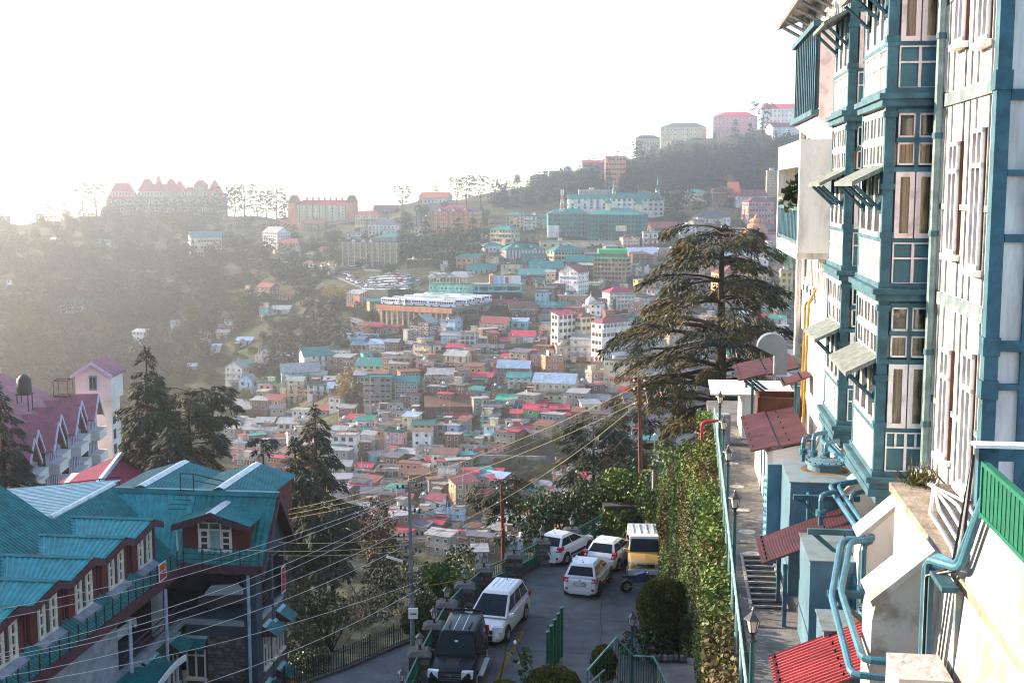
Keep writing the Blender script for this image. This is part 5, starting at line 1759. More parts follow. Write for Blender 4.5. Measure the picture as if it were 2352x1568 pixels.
_t.inputs['Color'].default_value = (.82, .80, .76, 1); _g.inputs['Roughness'].default_value = .05; _f.inputs['IOR'].default_value = 1.6
_l.new(_f.outputs[0], _m.inputs[0]); _l.new(_t.outputs[0], _m.inputs[1]); _l.new(_g.outputs[0], _m.inputs[2]); _l.new(_m.outputs[0], _o.inputs['Surface'])
bay(0.0, 2.82, (-5.33, -1.88, 1.57, 5.02))
bay(5.0, 2.55, (-5.33, -1.88, 1.57, 5.02))
# wall between and beyond the bays: timbers
for s in (3.3, 3.8, 4.3, 8.2, 8.8, 9.4, 10.0):
    timber(s - .04, s + .04, .004, .04, -4.9, 9, TEALP)
# white balcony block far along the facade
b = MB()
s0, s1, tt = 10.7, 17.6, 1.38
rbox(b, s0, s0 + .3, 0, tt, -1.72, 1.25)              # near cheek
rbox(b, s1 - .3, s1, 0, tt, -1.72, 1.25)
rbox(b, s0 + .3, s1 - .3, 0, tt, -1.9, -1.55)        # floor
rbox(b, s0 + .3, s1 - .3, tt - .2, tt, .55, 1.25)    # fascia
b.hexa([RB(s0 + .3, 0, 1.2), RB(s1 - .3, 0, 1.2), RB(s1 - .3, tt - .2, .6), RB(s0 + .3, tt - .2, .6), RB(s0 + .3, 0, 1.3), RB(s1 - .3, 0, 1.3), RB(s1 - .3, tt - .2, 1.25), RB(s0 + .3, tt - .2, 1.25)])
b.build('balcony_block', PLASTER, HOT)
b = MB()
for k in range(15):
    s = s0 + .5 + k * (s1 - s0 - 1) / 14
    rbox(b, s - .05, s + .05, tt - .14, tt - .04, -1.5, -.62)
rbox(b, s0 + .3, s1 - .3, tt - .16, tt - .02, -.62, -.52); rbox(b, s0 + .3, s1 - .3, tt - .16, tt - .02, -1.5, -1.42)
b.build('balcony_railing', TEALP, HOT)
b = MB()
for k in range(14):
    s = s0 + .5 + (k + .5) * (s1 - s0 - 1) / 14
    rbox(b, s - .17, s + .17, tt - .12, tt - .07, -1.4, -.64)
b.build('balcony_panel', WHITEW, HOT)
V, F = leafball(31, .45, .5, 260, .22, 0)
hp_ = RB(12.4, tt - .3, -.25)
o = thing('hanging_plant', 'green fern hanging in the white balcony opening', 'plant', tuple(hp_))
np_obj('foliage', V, F, LEAF, o)
MB().tube([hp_ + Vector((0, 0, .1)), hp_ + Vector((0, 0, 1.0))], .02, 4).build('cord', BLACKP, o)
MB().lathe(hp_, [(.12, -.1), (.2, .12)], 8).build('pot', WOODR, o)
# glazed loggia above, slatted
b = MB(); rbox(b, 12.0, 18.0, 0, .8, 1.9, 4.4)
b.hexa([RB(12, 0, 1.3), RB(18, 0, 1.3), RB(18, .05, 1.3), RB(12, .05, 1.3), RB(12, 0, 1.9), RB(18, 0, 1.9), RB(18, .85, 1.9), RB(12, .85, 1.9)])
b.build('loggia', WARMW, HOT)
for k in range(12):
    s = 12.25 + k * .5
    q = MB(); rbox(q, s - .06, s + .06, .8, .9, 2.1, 4.3); q.build('slat', TEALP, HOT)
q = MB(); rbox(q, 12, 18, .79, .84, 2.15, 4.25); q.build('loggia_glass', PANEG, HOT)
q = MB(); rbox(q, 11.9, 18.1, .8, 1.0, 1.95, 2.1); rbox(q, 11.9, 18.1, .8, 1.0, 4.3, 4.45); q.build('loggia_rail', TEALP, HOT)
# eaves over the far end
b = MB().hexa([RB(8.2, -3, 7.2), RB(24.5, -3, 7.2), RB(24.5, .95, 5.7), RB(8.2, .95, 5.7), RB(8.2, -3, 7.35), RB(24.5, -3, 7.35), RB(24.5, .95, 5.86), RB(8.2, .95, 5.86)])
b.build('eaves', mat('grey_board', (0.16, 0.16, 0.15), var=.4, scale=4, streak=False), HOT)
for k in range(10):
    s = 9 + k * 1.6
    q = MB().tube([RB(s, .02, 5.2), RB(s, .85, 5.66)], .06, 4); q.build('eaves_bracket', GREYT, HOT)
# openings of the far wall under and over the balcony block
def far_window(s, z0, z1, w_=1.0):
    q = MB()
    for a, c in ((s - w_ / 2, s - w_ / 2 + .09), (s + w_ / 2 - .09, s + w_ / 2), (s - .04, s + .04)): rbox(q, a, c, 0, .12, z0, z1)
    for zz in (z0, (z0 + z1) / 2, z1 - .09): rbox(q, s - w_ / 2, s + w_ / 2, 0, .13, zz, zz + .09)
    wn = q.build('window', WHITEW, HOT)
    q = MB(); rbox(q, s - w_ / 2 + .09, s + w_ / 2 - .09, .01, .05, z0 + .09, z1 - .09); q.build('pane', PANEG, wn)
for s in (11.5, 13.2, 14.9, 16.6, 18.6, 20.6):
    far_window(s, -3.3, -1.95 if s < 18 else -1.2)
    if s > 18: far_window(s, .2, 2.0); far_window(s, 3.2, 5)
    if s < 18: far_window(s, 4.6, 5.4)
for s in np.arange(10.9, 23, .55):
    q = MB(); rbox(q, s - .05, s + .05, .004, .05, -3.6, -1.95); q.build('timber', TEALP if int(s * 2) % 2 else WHITEW, HOT)
# pipes fixed to the facade
def pipe(pts, r, name, m, parent=HOT, n=8):
    out = []
    pts = [Vector(p) for p in pts]
    for i, p in enumerate(pts):           # round the corners
        if 0 < i < len(pts) - 1:
            a, c = (pts[i - 1] - p), (pts[i + 1] - p)
            k = min(2.2 * r, a.length * .45, c.length * .45)
            a, c = p + a.normalized() * k, p + c.normalized() * k
            out += [a, (a + c + p * 2) / 4, c]
        else:
            out.append(p)
    return MB().tube(out, r, n).build(name, m, parent)
pipe([RB(-.3, .13, 10), RB(-.3, .13, -5.0)], .075, 'downpipe', mat('grey_green_pipe', (0.20, 0.30, 0.30), rough=.6, var=.4, scale=3))
for z in (-4.2, -2.9, -.8, .9, 2.6):
    q = MB().tube([RB(-.3, .13, z - .05), RB(-.3, .13, z + .05)], .095, 8); q.build('pipe_collar', TEALP, HOT)
pipe([RB(9.2, .14, 6), RB(9.2, .14, -3.0), RB(9.0, .7, -3.15), RB(9.0, .75, -8.2)], .085, 'downpipe', PIPEB)
pipe([RB(20.5, .12, 7), RB(20.5, .12, -3)], .09, 'downpipe', GREYT)
pipe([RB(22.8, .12, 7), RB(22.8, .12, -6)], .12, 'downpipe', mat('pale_pipe', (0.5, .48, .44), var=.3))
pipe([RB(16.3, .08, .5), RB(16.3, .08, -3.3), RB(15.6, .62, -3.5), RB(15.6, .66, -7)], .04, 'gas_pipe', mat('ochre_pipe', (0.35, 0.22, 0.04), var=.3))
pipe([RB(17.6, .08, -3.2), RB(14.8, .6, -3.4), RB(14.8, .68, -7.2)], .04, 'gas_pipe', MATS['ochre_pipe'])
# buttresses
def buttress(s, t_out, z_out, t_in, z_in, th=.45, m=PLASTER):
    b = MB()
    for k, (d0, d1) in enumerate(((0, th),)):
        p = [RB(s + d0, .0, -12), RB(s + d0, t_out, -12), RB(s + d0, t_out, z_out - .25), RB(s + d0, t_out - .05, z_out), RB(s + d0, t_in, z_in), RB(s + d0, 0, z_in)]
        q = [v + U_ * th for v in p]
        b.add(p + q, [(0, 1, 2, 3, 4, 5)[::-1], (6, 7, 8, 9, 10, 11)] + [(i, (i + 1) % 6, (i + 1) % 6 + 6, i + 6) for i in range(6)])
    o = b.build('buttress', m, HOT)
    c = MB().hexa([RB(s - .06, t_in - .02, z_in - .02), RB(s + th + .06, t_in - .02, z_in - .02), RB(s + th + .06, t_out, z_out - .03), RB(s - .06, t_out, z_out - .03),
                   RB(s - .06, t_in - .02, z_in + .07), RB(s + th + .06, t_in - .02, z_in + .07), RB(s + th + .06, t_out + .04, z_out + .05), RB(s - .06, t_out + .04, z_out + .05)])
    c.build('coping', OLDPL, o)
buttress(-6.2, 1.92, -5.62, 1.16, -4.9, .8, OLDPL)
buttress(-1.6, 1.42, -6.0, .7, -5.3, .55)
buttress(2.4, 1.16, -6.2, .3, -5.35, .5)
buttress(5.9, 1.0, -6.35, .4, -5.6, .5)
buttress(9.4, .95, -6.7, .5, -5.6, .5)
# conduits lying along the ledge
for k in range(5):
    a = .15 + .17 * k
    pipe([RB(-2.3, .55 - .05 * k, -4.8), RB(-3.6 - .2 * k, a, -4.8), RB(-6.2, .35 + .14 * k, -4.8), RB(-6.9, .6 + .1 * k, -4.8)], .03, 'conduit', WHITEP, HOT, 5)
# green meshed balcony structure at the edge
gb = thing('mesh_balcony', 'green meshed balcony rail with perforated blue steel beam', 'balcony', tuple(RB(-8, .9, -3.3)))
GREENM = mat('green_mesh', (0.012, 0.12, 0.075), rough=.5, var=.25, scale=8)
b = MB(); rbox(b, -12.5, -8.3, 1.02, 1.06, -3.78, -3.2); b.build('mesh_panel', GREENM, gb)
b = MB(); rbox(b, -12.5, -8.25, 1.0, 1.08, -3.22, -3.17); rbox(b, -12.5, -8.25, 1.0, 1.08, -3.82, -3.77); rbox(b, -8.3, -8.24, 1.0, 1.08, -3.85, -3.17); b.build('rail', mat('green_paint', (0.02, 0.17, 0.10), rough=.4, var=.2), gb)
for k in range(24):
    q = MB(); rbox(q, -12.4 + k * .17, -12.38 + k * .17, 1.06, 1.07, -3.78, -3.2); q.build('mesh_rib', MATS['green_paint'], gb)
b = MB(); rbox(b, -8.0, -7.85, -3, 1.05, -3.22, -3.06); rbox(b, -8.0, -7.85, .82, 1.05, -3.8, -3.06); b.build('steel_beam', TEALP, gb)
b = MB(); rbox(b, -8.04, -7.8, -3, 1.1, -3.06, -3.02); b.build('flange', WHITEW, gb)
# ------------------------------------------------------------------ path, tanks, sheds
PZ = -8.4
PATHM = mat('path_concrete', (0.21, 0.20, 0.185), rough=.95, rgb2=(0.11, 0.105, 0.10), scale=1.2, bump=.3, detail=9)
b = MB()
for k in range(14):       # slabs with joints
    s = -14 + k * 2.9
    o = MB(); rbox(o, s + .02, s + 2.88, .2, 3.2, PZ - .25, PZ + .004 * (k % 2)); o = o.build('path_slab', PATHM)
    tag(o, None, None, None, 'structure')
rr0 = MB(); rbox(rr0, -15, 24, 0, 3.15, PZ - 1.0, PZ - .26); tag(rr0.build('footpath', PATHM), 'concrete footpath beside the hotel', None, None, 'structure')
for k, s in enumerate((3.2, 5.4, 7.3, 9.4, 12.0, 15.0)):
    o = MB().lathe(RB(s, 2.75, PZ + .006), [(.22, 0), (.2, .012)], 12).build('manhole_cover', mat('pale_cover', (0.45, .42, .36), var=.4, scale=6))
    tag(o, 'round pale cover set in the footpath, %s from the camera' % ORDN[k], 'cover', 'round covers in the path')
# open drain with bars
dr = thing('drain_grate', 'dark open drain pit with steel bars in the path', 'drain', tuple(RB(3, 2.4, PZ)))
b = MB(); rbox(b, 1.6, 5.2, 2.35, 2.95, PZ + .01, PZ + .02); b.build('pit', DARK, dr)
for k in range(10):
    q = MB(); rbox(q, 1.6 + k * .39, 1.66 + k * .39, 2.3, 3.0, PZ + .022, PZ + .06); q.build('bar', CONC, dr)
b = MB(); rbox(b, 1.5, 5.3, 2.27, 2.33, PZ, PZ + .06); rbox(b, 1.5, 5.3, 2.97, 3.03, PZ, PZ + .06); b.build('rim', CONC, dr)
def tank(s0, s1, t0, t1, z, lab, lid=(.5, .5), r=.36):
    t = thing('steel_tank', lab, 'tank', tuple(RB(s0, t1, PZ)), 0, 'blue grey water tanks beside the hotel')
    b = MB(); rbox(b, s0, s1, t0, t1, PZ - .2, z); b.build('tank_body', TANKM, t)
    b = MB(); rbox(b, s0 - .03, s1 + .03, t0, t1 + .03, z, z + .02); b.build('tank_top', mat('tank_top', (0.17, 0.235, 0.26), rough=.6, rgb2=(0.13, .105, .07), scale=1.6, detail=8, lo=.33, hi=.5), t)
    c = RB(s0 + (s1 - s0) * lid[0], t0 + (t1 - t0) * lid[1], z)
    h = MB().lathe(c, [(r * .86, 0), (r * .86, .17), (r, .17), (r, .21), (r * .2, .225)], 24).build('hatch', TANKM, t)
    for k in range(16):
        a = k * math.pi / 8
        MB().lathe(c + Vector((math.cos(a) * r * .92, math.sin(a) * r * .92, .21)), [(.018, 0), (.014, .02)], 5).build('bolt', DARK, h)
    MB().tube([c + Vector((-.12, -.1, .22)), c + Vector((-.12, -.1, .29)), c + Vector((.12, -.1, .29)), c + Vector((.12, -.1, .22))], .012, 5).build('handle', TANKM, h)
    MB().lathe(c + Vector((0, 0, .021)), [(r * 1.25, 0), (r * 1.2, .008)], 20).build('stain', RUST, t)
    return t
tank(-1.34, .41, .5, 2.2, -6.5, 'large blue grey water tank between the two red sheds', (.45, .38), .4)
tank(-3.05, -2.05, .6, 2.15, -7.15, 'nearest blue grey water tank above the bright red roof', (.5, .35), .4)
tank(2.5, 4.5, .7, 2.2, -6.0, 'farthest blue grey water tank behind the maroon lean-to', (.6, .45), .42)
b = MB(); rbox(b, 4.6, 4.75, 1.9, 2.5, PZ, -6.1); tag(b.build('sheet_screen', TANKM), 'thin upright blue sheet beside the farthest tank', 'screen')
def corr(name, lab, c00, c10, c11, c01, pitch, amp, m, parent=None, ribs_along='y', cat='roof', thick=.03):
    """corrugated sheet: corners c00-c10 across the ribs, c01-c11 opposite; ribs run from c00 to c01"""
    n = max(4, int((c10 - c00).length / pitch))
    up = (c10 - c00).cross(c01 - c00).normalized()
    if up.z < 0: up = -up
    V_, F_ = [], []
    for i in range(n * 4 + 1):
        u = i / (n * 4)
        hgt = amp * (1 if i % 4 in (0, 1) else 0)
        uu = (i + (.25 if i % 4 == 2 else 0) - (.25 if i % 4 == 0 else 0)) / (n * 4)
        uu = min(max(uu, 0), 1)
        a, c = c00 + (c10 - c00) * uu + up * hgt, c01 + (c11 - c01) * uu + up * hgt
        V_ += [a, c, a - up * thick, c - up * thick]
    for i in range(n * 4):
        k = i * 4
        F_ += [(k, k + 4, k + 5, k + 1), (k + 2, k + 3, k + 7, k + 6), (k, k + 2, k + 6, k + 4), (k + 1, k + 5, k + 7, k + 3)]
    b = MB().add(V_, F_)
    b.face([V_[0], V_[1], V_[3], V_[2]]); b.face([V_[-4], V_[-2], V_[-1], V_[-3]])
    o = b.build(name, m, parent)
    if lab: tag(o, lab, cat)
    return o
# bright red shed roof in the foreground, maroon lean-to, far maroon sheds
def shed(lab, s0, s1, tl, tr_, zl, zr_, m, wall=True, pitch=.085, amp=.03, sheets=1, wt=None):
    t = thing('lean_to_shed', lab, 'shed', tuple(RB(s0, tl, PZ)))
    for k in range(sheets):
        ta, tb_ = tl + (tr_ - tl) * k / sheets, tl + (tr_ - tl) * (k + 1) / sheets + (.06 if k < sheets - 1 else 0)
        za, zb = zl + (zr_ - zl) * k / sheets, zl + (zr_ - zl) * (k + 1) / sheets
        dz = .015 * (sheets - k)
        corr('roof_sheet', None, RB(s0, ta, za + dz), RB(s1, ta, za + dz), RB(s1, tb_, zb + dz), RB(s0, tb_, zb + dz), pitch, amp, m, t)
    if wall:
        wt = wt or (tl - .45)
        b = MB(); b.hexa([RB(s0 + .25, tr_, PZ - .1), RB(s1 - .1, tr_, PZ - .1), RB(s1 - .1, wt, PZ - .1), RB(s0 + .25, wt, PZ - .1), RB(s0 + .25, tr_, zr_ - .1), RB(s1 - .1, tr_, zr_ - .1), RB(s1 - .1, wt, zl - .02), RB(s0 + .25, wt, zl - .02)])
        b.build('wall', PLASTER, t)
        for s in (s0 + .9, s0 + 2.0):
            if s < s1: q = MB(); rbox(q, s, s + .12, wt, wt + .03, PZ, zl - .1); q.build('corner_post', TEALP, t)
    else:
        for s in (s0 + .15, s1 - .15):
            q = MB(); rbox(q, s - .04, s + .04, tl - .5, tl - .42, PZ, zl - .02); q.build('post', TEALP, t)
    for k in range(6):
        for j in range(2):
            f = (j + .5) / 2
            c = RB(s0 + (k + .5) * (s1 - s0) / 6, tl + (tr_ - tl) * (.05 + .6 * j), zl + (zr_ - zl) * (.05 + .6 * j) + .05)
            MB().lathe(c, [(.022, 0), (.012, .05)], 5).build('roof_screw', DARK, t)
    return t
shed('bright red corrugated lean-to roof at the bottom edge', -4.9, -2.95, 3.0, 1.55, -8.05 + .35, -7.25 + .2, REDR, False, .11, .04)
shed('maroon corrugated lean-to roof between two blue tanks', .45, 2.15, 2.9, 1.0, -7.15, -6.35, MARR, False, .07, .025)
shed('white path-side shed with patched maroon roof', 9.6, 14.6, 2.55, 1.0, -6.9, -6.55, MARR, True, .1, .03, 2, 2.1)
t = shed('high maroon canopy on blue struts beyond the white shed', 17.0, 20.5, 2.5, .6, -6.15, -5.7, MARR, False, .1, .03, 2)
for s in (17.3, 18.6, 20.0):
    MB().tube([RB(s, .7, -7.4), RB(s, 2.3, -6.15)], .05, 5).build('strut', TEALP, t)
shed('small maroon flap roof over pipes on the white wall', 13.6, 14.7, 1.4, .6, -5.75, -5.45, MARR, False, .08, .02)
hut = thing('white_hut', 'white hut with a flat sheet roof at the end of the path', 'hut', tuple(RB(19, 2.2, PZ)))
b = MB(); rbox(b, 19.0, 21.5, .6, 2.25, PZ - .4, -6.93); b.build('wall', PLASTER, hut)
b = MB(); rbox(b, 18.8, 22, .5, 3.3, -6.91, -6.86); b.build('roof', WHITEP, hut)
cr_ = thing('wooden_crate', 'red brown wooden box standing on the white shed', 'crate', tuple(RB(15.4, 1.5, -6.5)))
b = MB(); rbox(b, 15.2, 15.26, .7, 1.9, -6.94, -6.35); rbox(b, 16.4, 16.46, .7, 1.9, -6.94, -6.35); rbox(b, 15.26, 16.4, 1.94, 2.0, -6.94, -6.35); rbox(b, 15.26, 16.4, .7, .76, -6.94, -6.35); b.build('side_board', WOODR, cr_)
b = MB(); rbox(b, 15.2, 16.46, .7, 1.9, -7.0, -6.94); b.build('base_board', WOODR, cr_)
vent = thing('duct_hood', 'grey half round metal duct hood above the maroon canopy', 'duct', tuple(RB(16.2, 1.6, -5.2)))
b = MB(); n = 14
pv_ = [RB(16.2, 1.98, -4.95)] + [RB(16.2, 1.52 + .46 * math.cos(a), -4.95 + .44 * math.sin(a)) for a in np.linspace(.1, math.pi, n)] + [RB(16.2, 1.06, -5.2), RB(16.2, 1.45, -5.2)]
q = [v + U_ * .5 for v in pv_]; L0 = len(pv_)
b.add(pv_ + q, [tuple(range(L0))[::-1], tuple(range(L0, 2 * L0))] + [(i, (i + 1) % L0, (i + 1) % L0 + L0, i + L0) for i in range(L0)])
b.build('hood', mat('galvanised', (0.15, 0.19, 0.23), rough=.6, var=.2), vent)
b = MB(); rbox(b, 16.2, 16.7, 1.06, 1.45, -5.8, -5.2); b.build('neck', MATS['galvanised'], vent)
drm = thing('ribbed_water_drum', 'ribbed blue plastic water drum beside the farthest tank', 'water drum', tuple(RB(7.6, 2.3, PZ)))
pr = [(.28, 0)]
for k in range(9): pr += [(.30, .03 + k * .17), (.30, .12 + k * .17), (.27, .15 + k * .17), (.27, .19 + k * .17)]
pr += [(.26, 1.62), (.15, 1.72), (.1, 1.75)]
MB().lathe(RB(7.0, 2.1, PZ), pr, 16).build('drum', mat('blue_drum', (0.07, 0.25, 0.42), rough=.45, var=.15), drm, True)
# pipework over the tanks
pw = thing('blue_pipework', 'pair of blue water pipes zigzagging over the buttresses', 'pipes', tuple(RB(-3, 1.5, -6)))
for d in (0, .16):
    pipe([RB(-8.1 - d, .98 + d * .3, -3.6), RB(-7.6 - d, 1.15, -4.62), RB(-6.9 - d, 1.22 + d, -4.72), RB(-6.5 - d, 1.3, -4.95 - d), RB(-6.5 - d, 1.3, -6.35 - d), RB(-6.35 - d, 2.05 + d, -6.35 - d), RB(-3.9 - d, 2.02 + d, -6.2 - d * .3), RB(-2.0, 1.62 + d, -5.95),
          RB(-1.75, 1.2 + d, -5.95), RB(1.6, 1.28 + d, -6.0), RB(2.1, 1.3 + d, -5.95), RB(2.25, .8, -5.85), RB(5.7, 1.05 + d, -5.75), RB(6.5, .9 + d, -5.6)], .052, 'pipe_run', PIPEB, pw)
for (s, t_, z0, z1) in ((-1.9, 1.75, -7.1, -6.0), (-1.7, 1.35, -7.1, -6.05), (1.1, 1.75, -6.5, -5.9), (1.0, 1.2, -6.5, -5.85), (4.2, 1.3, -6, -5.5), (4.35, 1.55, -6, -5.35), (4.5, 1.75, -6, -5.45)):
    pipe([RB(s, t_, z0), RB(s, t_, z1), RB(s + .3, t_ - .3, z1)], .05, 'riser', PIPEB, pw)
    MB().lathe(RB(s, t_, z0 + .18), [(.1, 0), (.1, .05), (.07, .06), (.1, .07), (.1, .12)], 10).build('flange', PIPEB, pw)
for (s, t_, z) in ((-1.38, 1.75, -6.75), (-1.38, 1.45, -6.75), (2.46, 1.85, -6.2), (2.46, 1.4, -6.1)):
    pipe([RB(s + .02, t_, z), RB(s - .12, t_, z), RB(s - .12, t_, z - 1.6)], .04, 'gauge_pipe', PIPEB, pw)
pipe([RB(-1.42, 1.25, -6.8), RB(-1.42, 1.25, -8.3)], .02, 'copper_pipe', mat('copper', (0.35, .12, .05), var=.2), pw)
for (s, z) in ((-3.7, -6.2), (-.8, -6.0), (1.9, -6.05)):
    q = MB(); rbox(q, s - .05, s + .05, .9, 2.2, z - .16, z - .06); q.tube([RB(s, 2.15, z - .1), RB(s, 1.2, z - .9)], .04, 4); q.build('bracket', TEALP, pw)
tray = thing('cable_tray', 'perforated blue cable tray running down the rough wall', 'cable tray', tuple(RB(-6.9, 1.4, -6)))
b = MB(); rbox(b, -6.95, -6.8, 1.28, 1.34, -12, -4.9); rbox(b, -7.7, -6.8, 1.15, 1.34, -4.95, -4.88); b.build('tray', TEALP, tray)
b = MB(); rbox(b, -7.4, -7.3, 1.0, 1.1, -12, -5.0); b.build('channel', GREYT, tray)
for k in range(3):
    pipe([RB(-7.75, 1.05, -3.2), RB(-7.55 + .05 * k, 1.1 + .04 * k, -4.7), RB(-6.86 + .02 * k, 1.36, -5.0), RB(-6.86 + .03 * k, 1.36, -12)], .018, 'cable', [BLACKP, WHITEP, BLACKP][k], tray, 5)
tuft = thing('wall_weeds', 'tuft of dry grass growing on the ledge under the bay', 'plant', tuple(RB(-.6, .7, -4.9)))
rs = np.random.default_rng(4)
n = 160
C = np.array(RB(-2.3, .62, -4.9)) + rs.normal(0, .12, (n, 3)) * [1, 1, .1] - np.array(ORG[tuft])
A = rs.normal(0, .12, (n, 3)) + [0, 0, .3]
Bv = np.cross(A, rs.normal(0, 1, (n, 3))); Bv = Bv / np.linalg.norm(Bv, axis=1)[:, None] * .015
V, F = diamonds(C, A, Bv); np_obj('blades', V, F, OLIVE, tuft)
# ------------------------------------------------------------------ green roofed hotel, lower left
A_L = Vector((-19.1, 70.0, 0)); E1 = -N_; E2 = U_
def LP(a, b, z): return A_L + E1 * a + E2 * b + Z_ * z
def lbox(m, a0, a1, b0, b1, z0, z1, k=0): return m.obox(A_L, E1, E2, Z_, (a0, b0, z0), (a1, b1, z1), k)
GRN = mat('teal_roof_sheet', (0.013, 0.18, 0.175), rough=0.42, var=0.35, scale=1.2, detail=8, spec=.3)
GRNL = mat('sun_toned_roof_sheet', (0.30, 0.50, 0.50), rough=0.4, var=0.3, scale=1.5, spec=.5)  # pale tone stands in for sunlight on the low rear slope
CAP = mat('pale_ridge_cap', (0.62, 0.66, 0.64), rough=0.4, var=0.3, scale=3, detail=7, spec=.5)
MARW = mat('maroon_board', (0.10, 0.035, 0.045), rough=0.7, var=0.3, scale=2)
REDB = brick_mat('red_brick_wall', (0.21, 0.035, 0.03), (0.15, 0.028, 0.025), (0.06, 0.03, 0.028), 1.0, 0.34, 0.12, ms=.014)
WHF = mat('cream_window_paint', (0.66, 0.64, 0.56), rough=.6, var=.15, scale=3)
SLATEW = mat('dark_blue_grey_render', (0.045, 0.07, 0.095), rough=.8, var=.3, scale=1)
PALEG = mat('pale_grey_render', (0.30, 0.33, 0.37), rough=.9, var=.3, scale=1.5)
LH = thing('green_roofed_hotel', 'large hotel with teal ribbed metal roofs, red brick dormers and maroon trim', 'building', tuple(LP(0, 0, -30)))
def rsheet(c00, c10, c11, c01, m=GRN, pitch=.26, amp=.045, name='roof_sheet'):
    return corr(name, None, c00, c10, c11, c01, pitch, amp, m, LH, thick=.03)
def eave(a): return -21.4 - .65 * a
# long roof: its slope falls to the right; sheets run down the fall line
for (b0, b1, at_) in ((-28, -19.2, -9.5), (-19.2, -11.8, -9.5), (-11.8, -4.5, -9.5), (-4.5, 3.2, -5.4)):
    rsheet(LP(at_, b0, eave(at_)), LP(at_, b1, eave(at_)), LP(.35, b1, eave(.35)), LP(.35, b0, eave(.35)), pitch=.27, amp=.07)
q = MB().hexa([LP(-9.5, -28, -18), LP(-9.5, -4.6, -18), LP(-9.3, -4.6, -18), LP(-9.3, -28, -18), LP(-9.5, -28, eave(-9.5) - .1), LP(-9.5, -4.6, eave(-9.5) - .1), LP(-9.3, -4.6, eave(-9.3) - .1), LP(-9.3, -28, eave(-9.3) - .1)])
q.build('back_wall', MARW, LH)
q = MB().add([LP(-9.4, -4.52, -21), LP(-5.2, -4.52, -21), LP(-5.2, -4.52, eave(-5.2) - .08), LP(-9.4, -4.52, eave(-9.4) - .08)], [(0, 1, 2, 3)]); q.build('gable_wall', MARW, LH)
# low slope behind the ridge, its sunlight put into the pale sheet colour
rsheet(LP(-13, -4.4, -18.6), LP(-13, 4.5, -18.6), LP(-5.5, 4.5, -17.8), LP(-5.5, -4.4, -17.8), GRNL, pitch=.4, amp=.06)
q = MB().tube([LP(-5.45, -4.4, -17.78), LP(-5.45, 3.4, -17.78)], .16, 6); q.build('ridge_cap', CAP, LH)
q = MB(); lbox(q, -13, -5.5, -4.3, -4.2, -21, -18.7); q.build('side_wall', MARW, LH)
# cross wing: ridge along the front, steep front slope
def wz(b): return -17.9 - 1.16 * abs(b - 3.0)
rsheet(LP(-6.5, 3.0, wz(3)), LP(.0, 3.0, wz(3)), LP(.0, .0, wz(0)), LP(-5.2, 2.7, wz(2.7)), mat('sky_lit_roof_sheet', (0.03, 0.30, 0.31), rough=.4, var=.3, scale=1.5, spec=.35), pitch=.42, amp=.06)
rsheet(LP(.0, 3.0, wz(3)), LP(4.95, 3.0, wz(3)), LP(4.95, -.35, wz(-.35)), LP(.0, -.35, wz(-.35)), pitch=.36, amp=.05)
rsheet(LP(4.95, 3.0, wz(3)), LP(.0, 3.0, wz(3)), LP(.0, 6.4, wz(6.4)), LP(4.95, 6.4, wz(6.4)), pitch=.36, amp=.05)
q = MB().add([LP(-6.5, 2.85, wz(3) + .06), LP(5.0, 2.85, wz(3) + .06), LP(5.0, 3.15, wz(3) + .06), LP(-6.5, 3.15, wz(3) + .06), LP(-6.5, 2.7, wz(3) - .2), LP(5.0, 2.7, wz(3) - .2), LP(5.0, 3.3, wz(3) - .2), LP(-6.5, 3.3, wz(3) - .2)],
             [(0, 1, 2, 3), (0, 4, 5, 1), (2, 6, 7, 3), (1, 5, 6, 2)]); q.build('ridge_cap', GRN, LH)
# rake boards and gable wall at the right end
q = MB()
for s in (-1, 1):
    bb = 3 + s * 3.4
    q.hexa([LP(4.9, 3, wz(3) - .42), LP(5.06, 3, wz(3) - .42), LP(5.06, bb, wz(bb) - .42), LP(4.9, bb, wz(bb) - .42), LP(4.9, 3, wz(3) - .05), LP(5.06, 3, wz(3) - .05), LP(5.06, bb, wz(bb) - .05), LP(4.9, bb, wz(bb) - .05)])
q.build('rake_board', MARW, LH)
q = MB().add([LP(4.4, .2, -21.5), LP(4.4, 5.8, -21.5), LP(4.4, 5.8, wz(5.8) - .15), LP(4.4, 3, wz(3) - .15), LP(4.4, .2, wz(.2) - .15)], [(0, 1, 2, 3, 4)]); q.build('gable_wall', SLATEW, LH)
q = MB().add([LP(4.4, 3.2, wz(3.2) - .12), LP(4.95, 3.2, wz(3.2) - .12), LP(4.95, 6.3, wz(6.3) - .12), LP(4.4, 6.3, wz(6.3) - .12)], [(0, 1, 2, 3)]); q.build('soffit', MARW, LH)
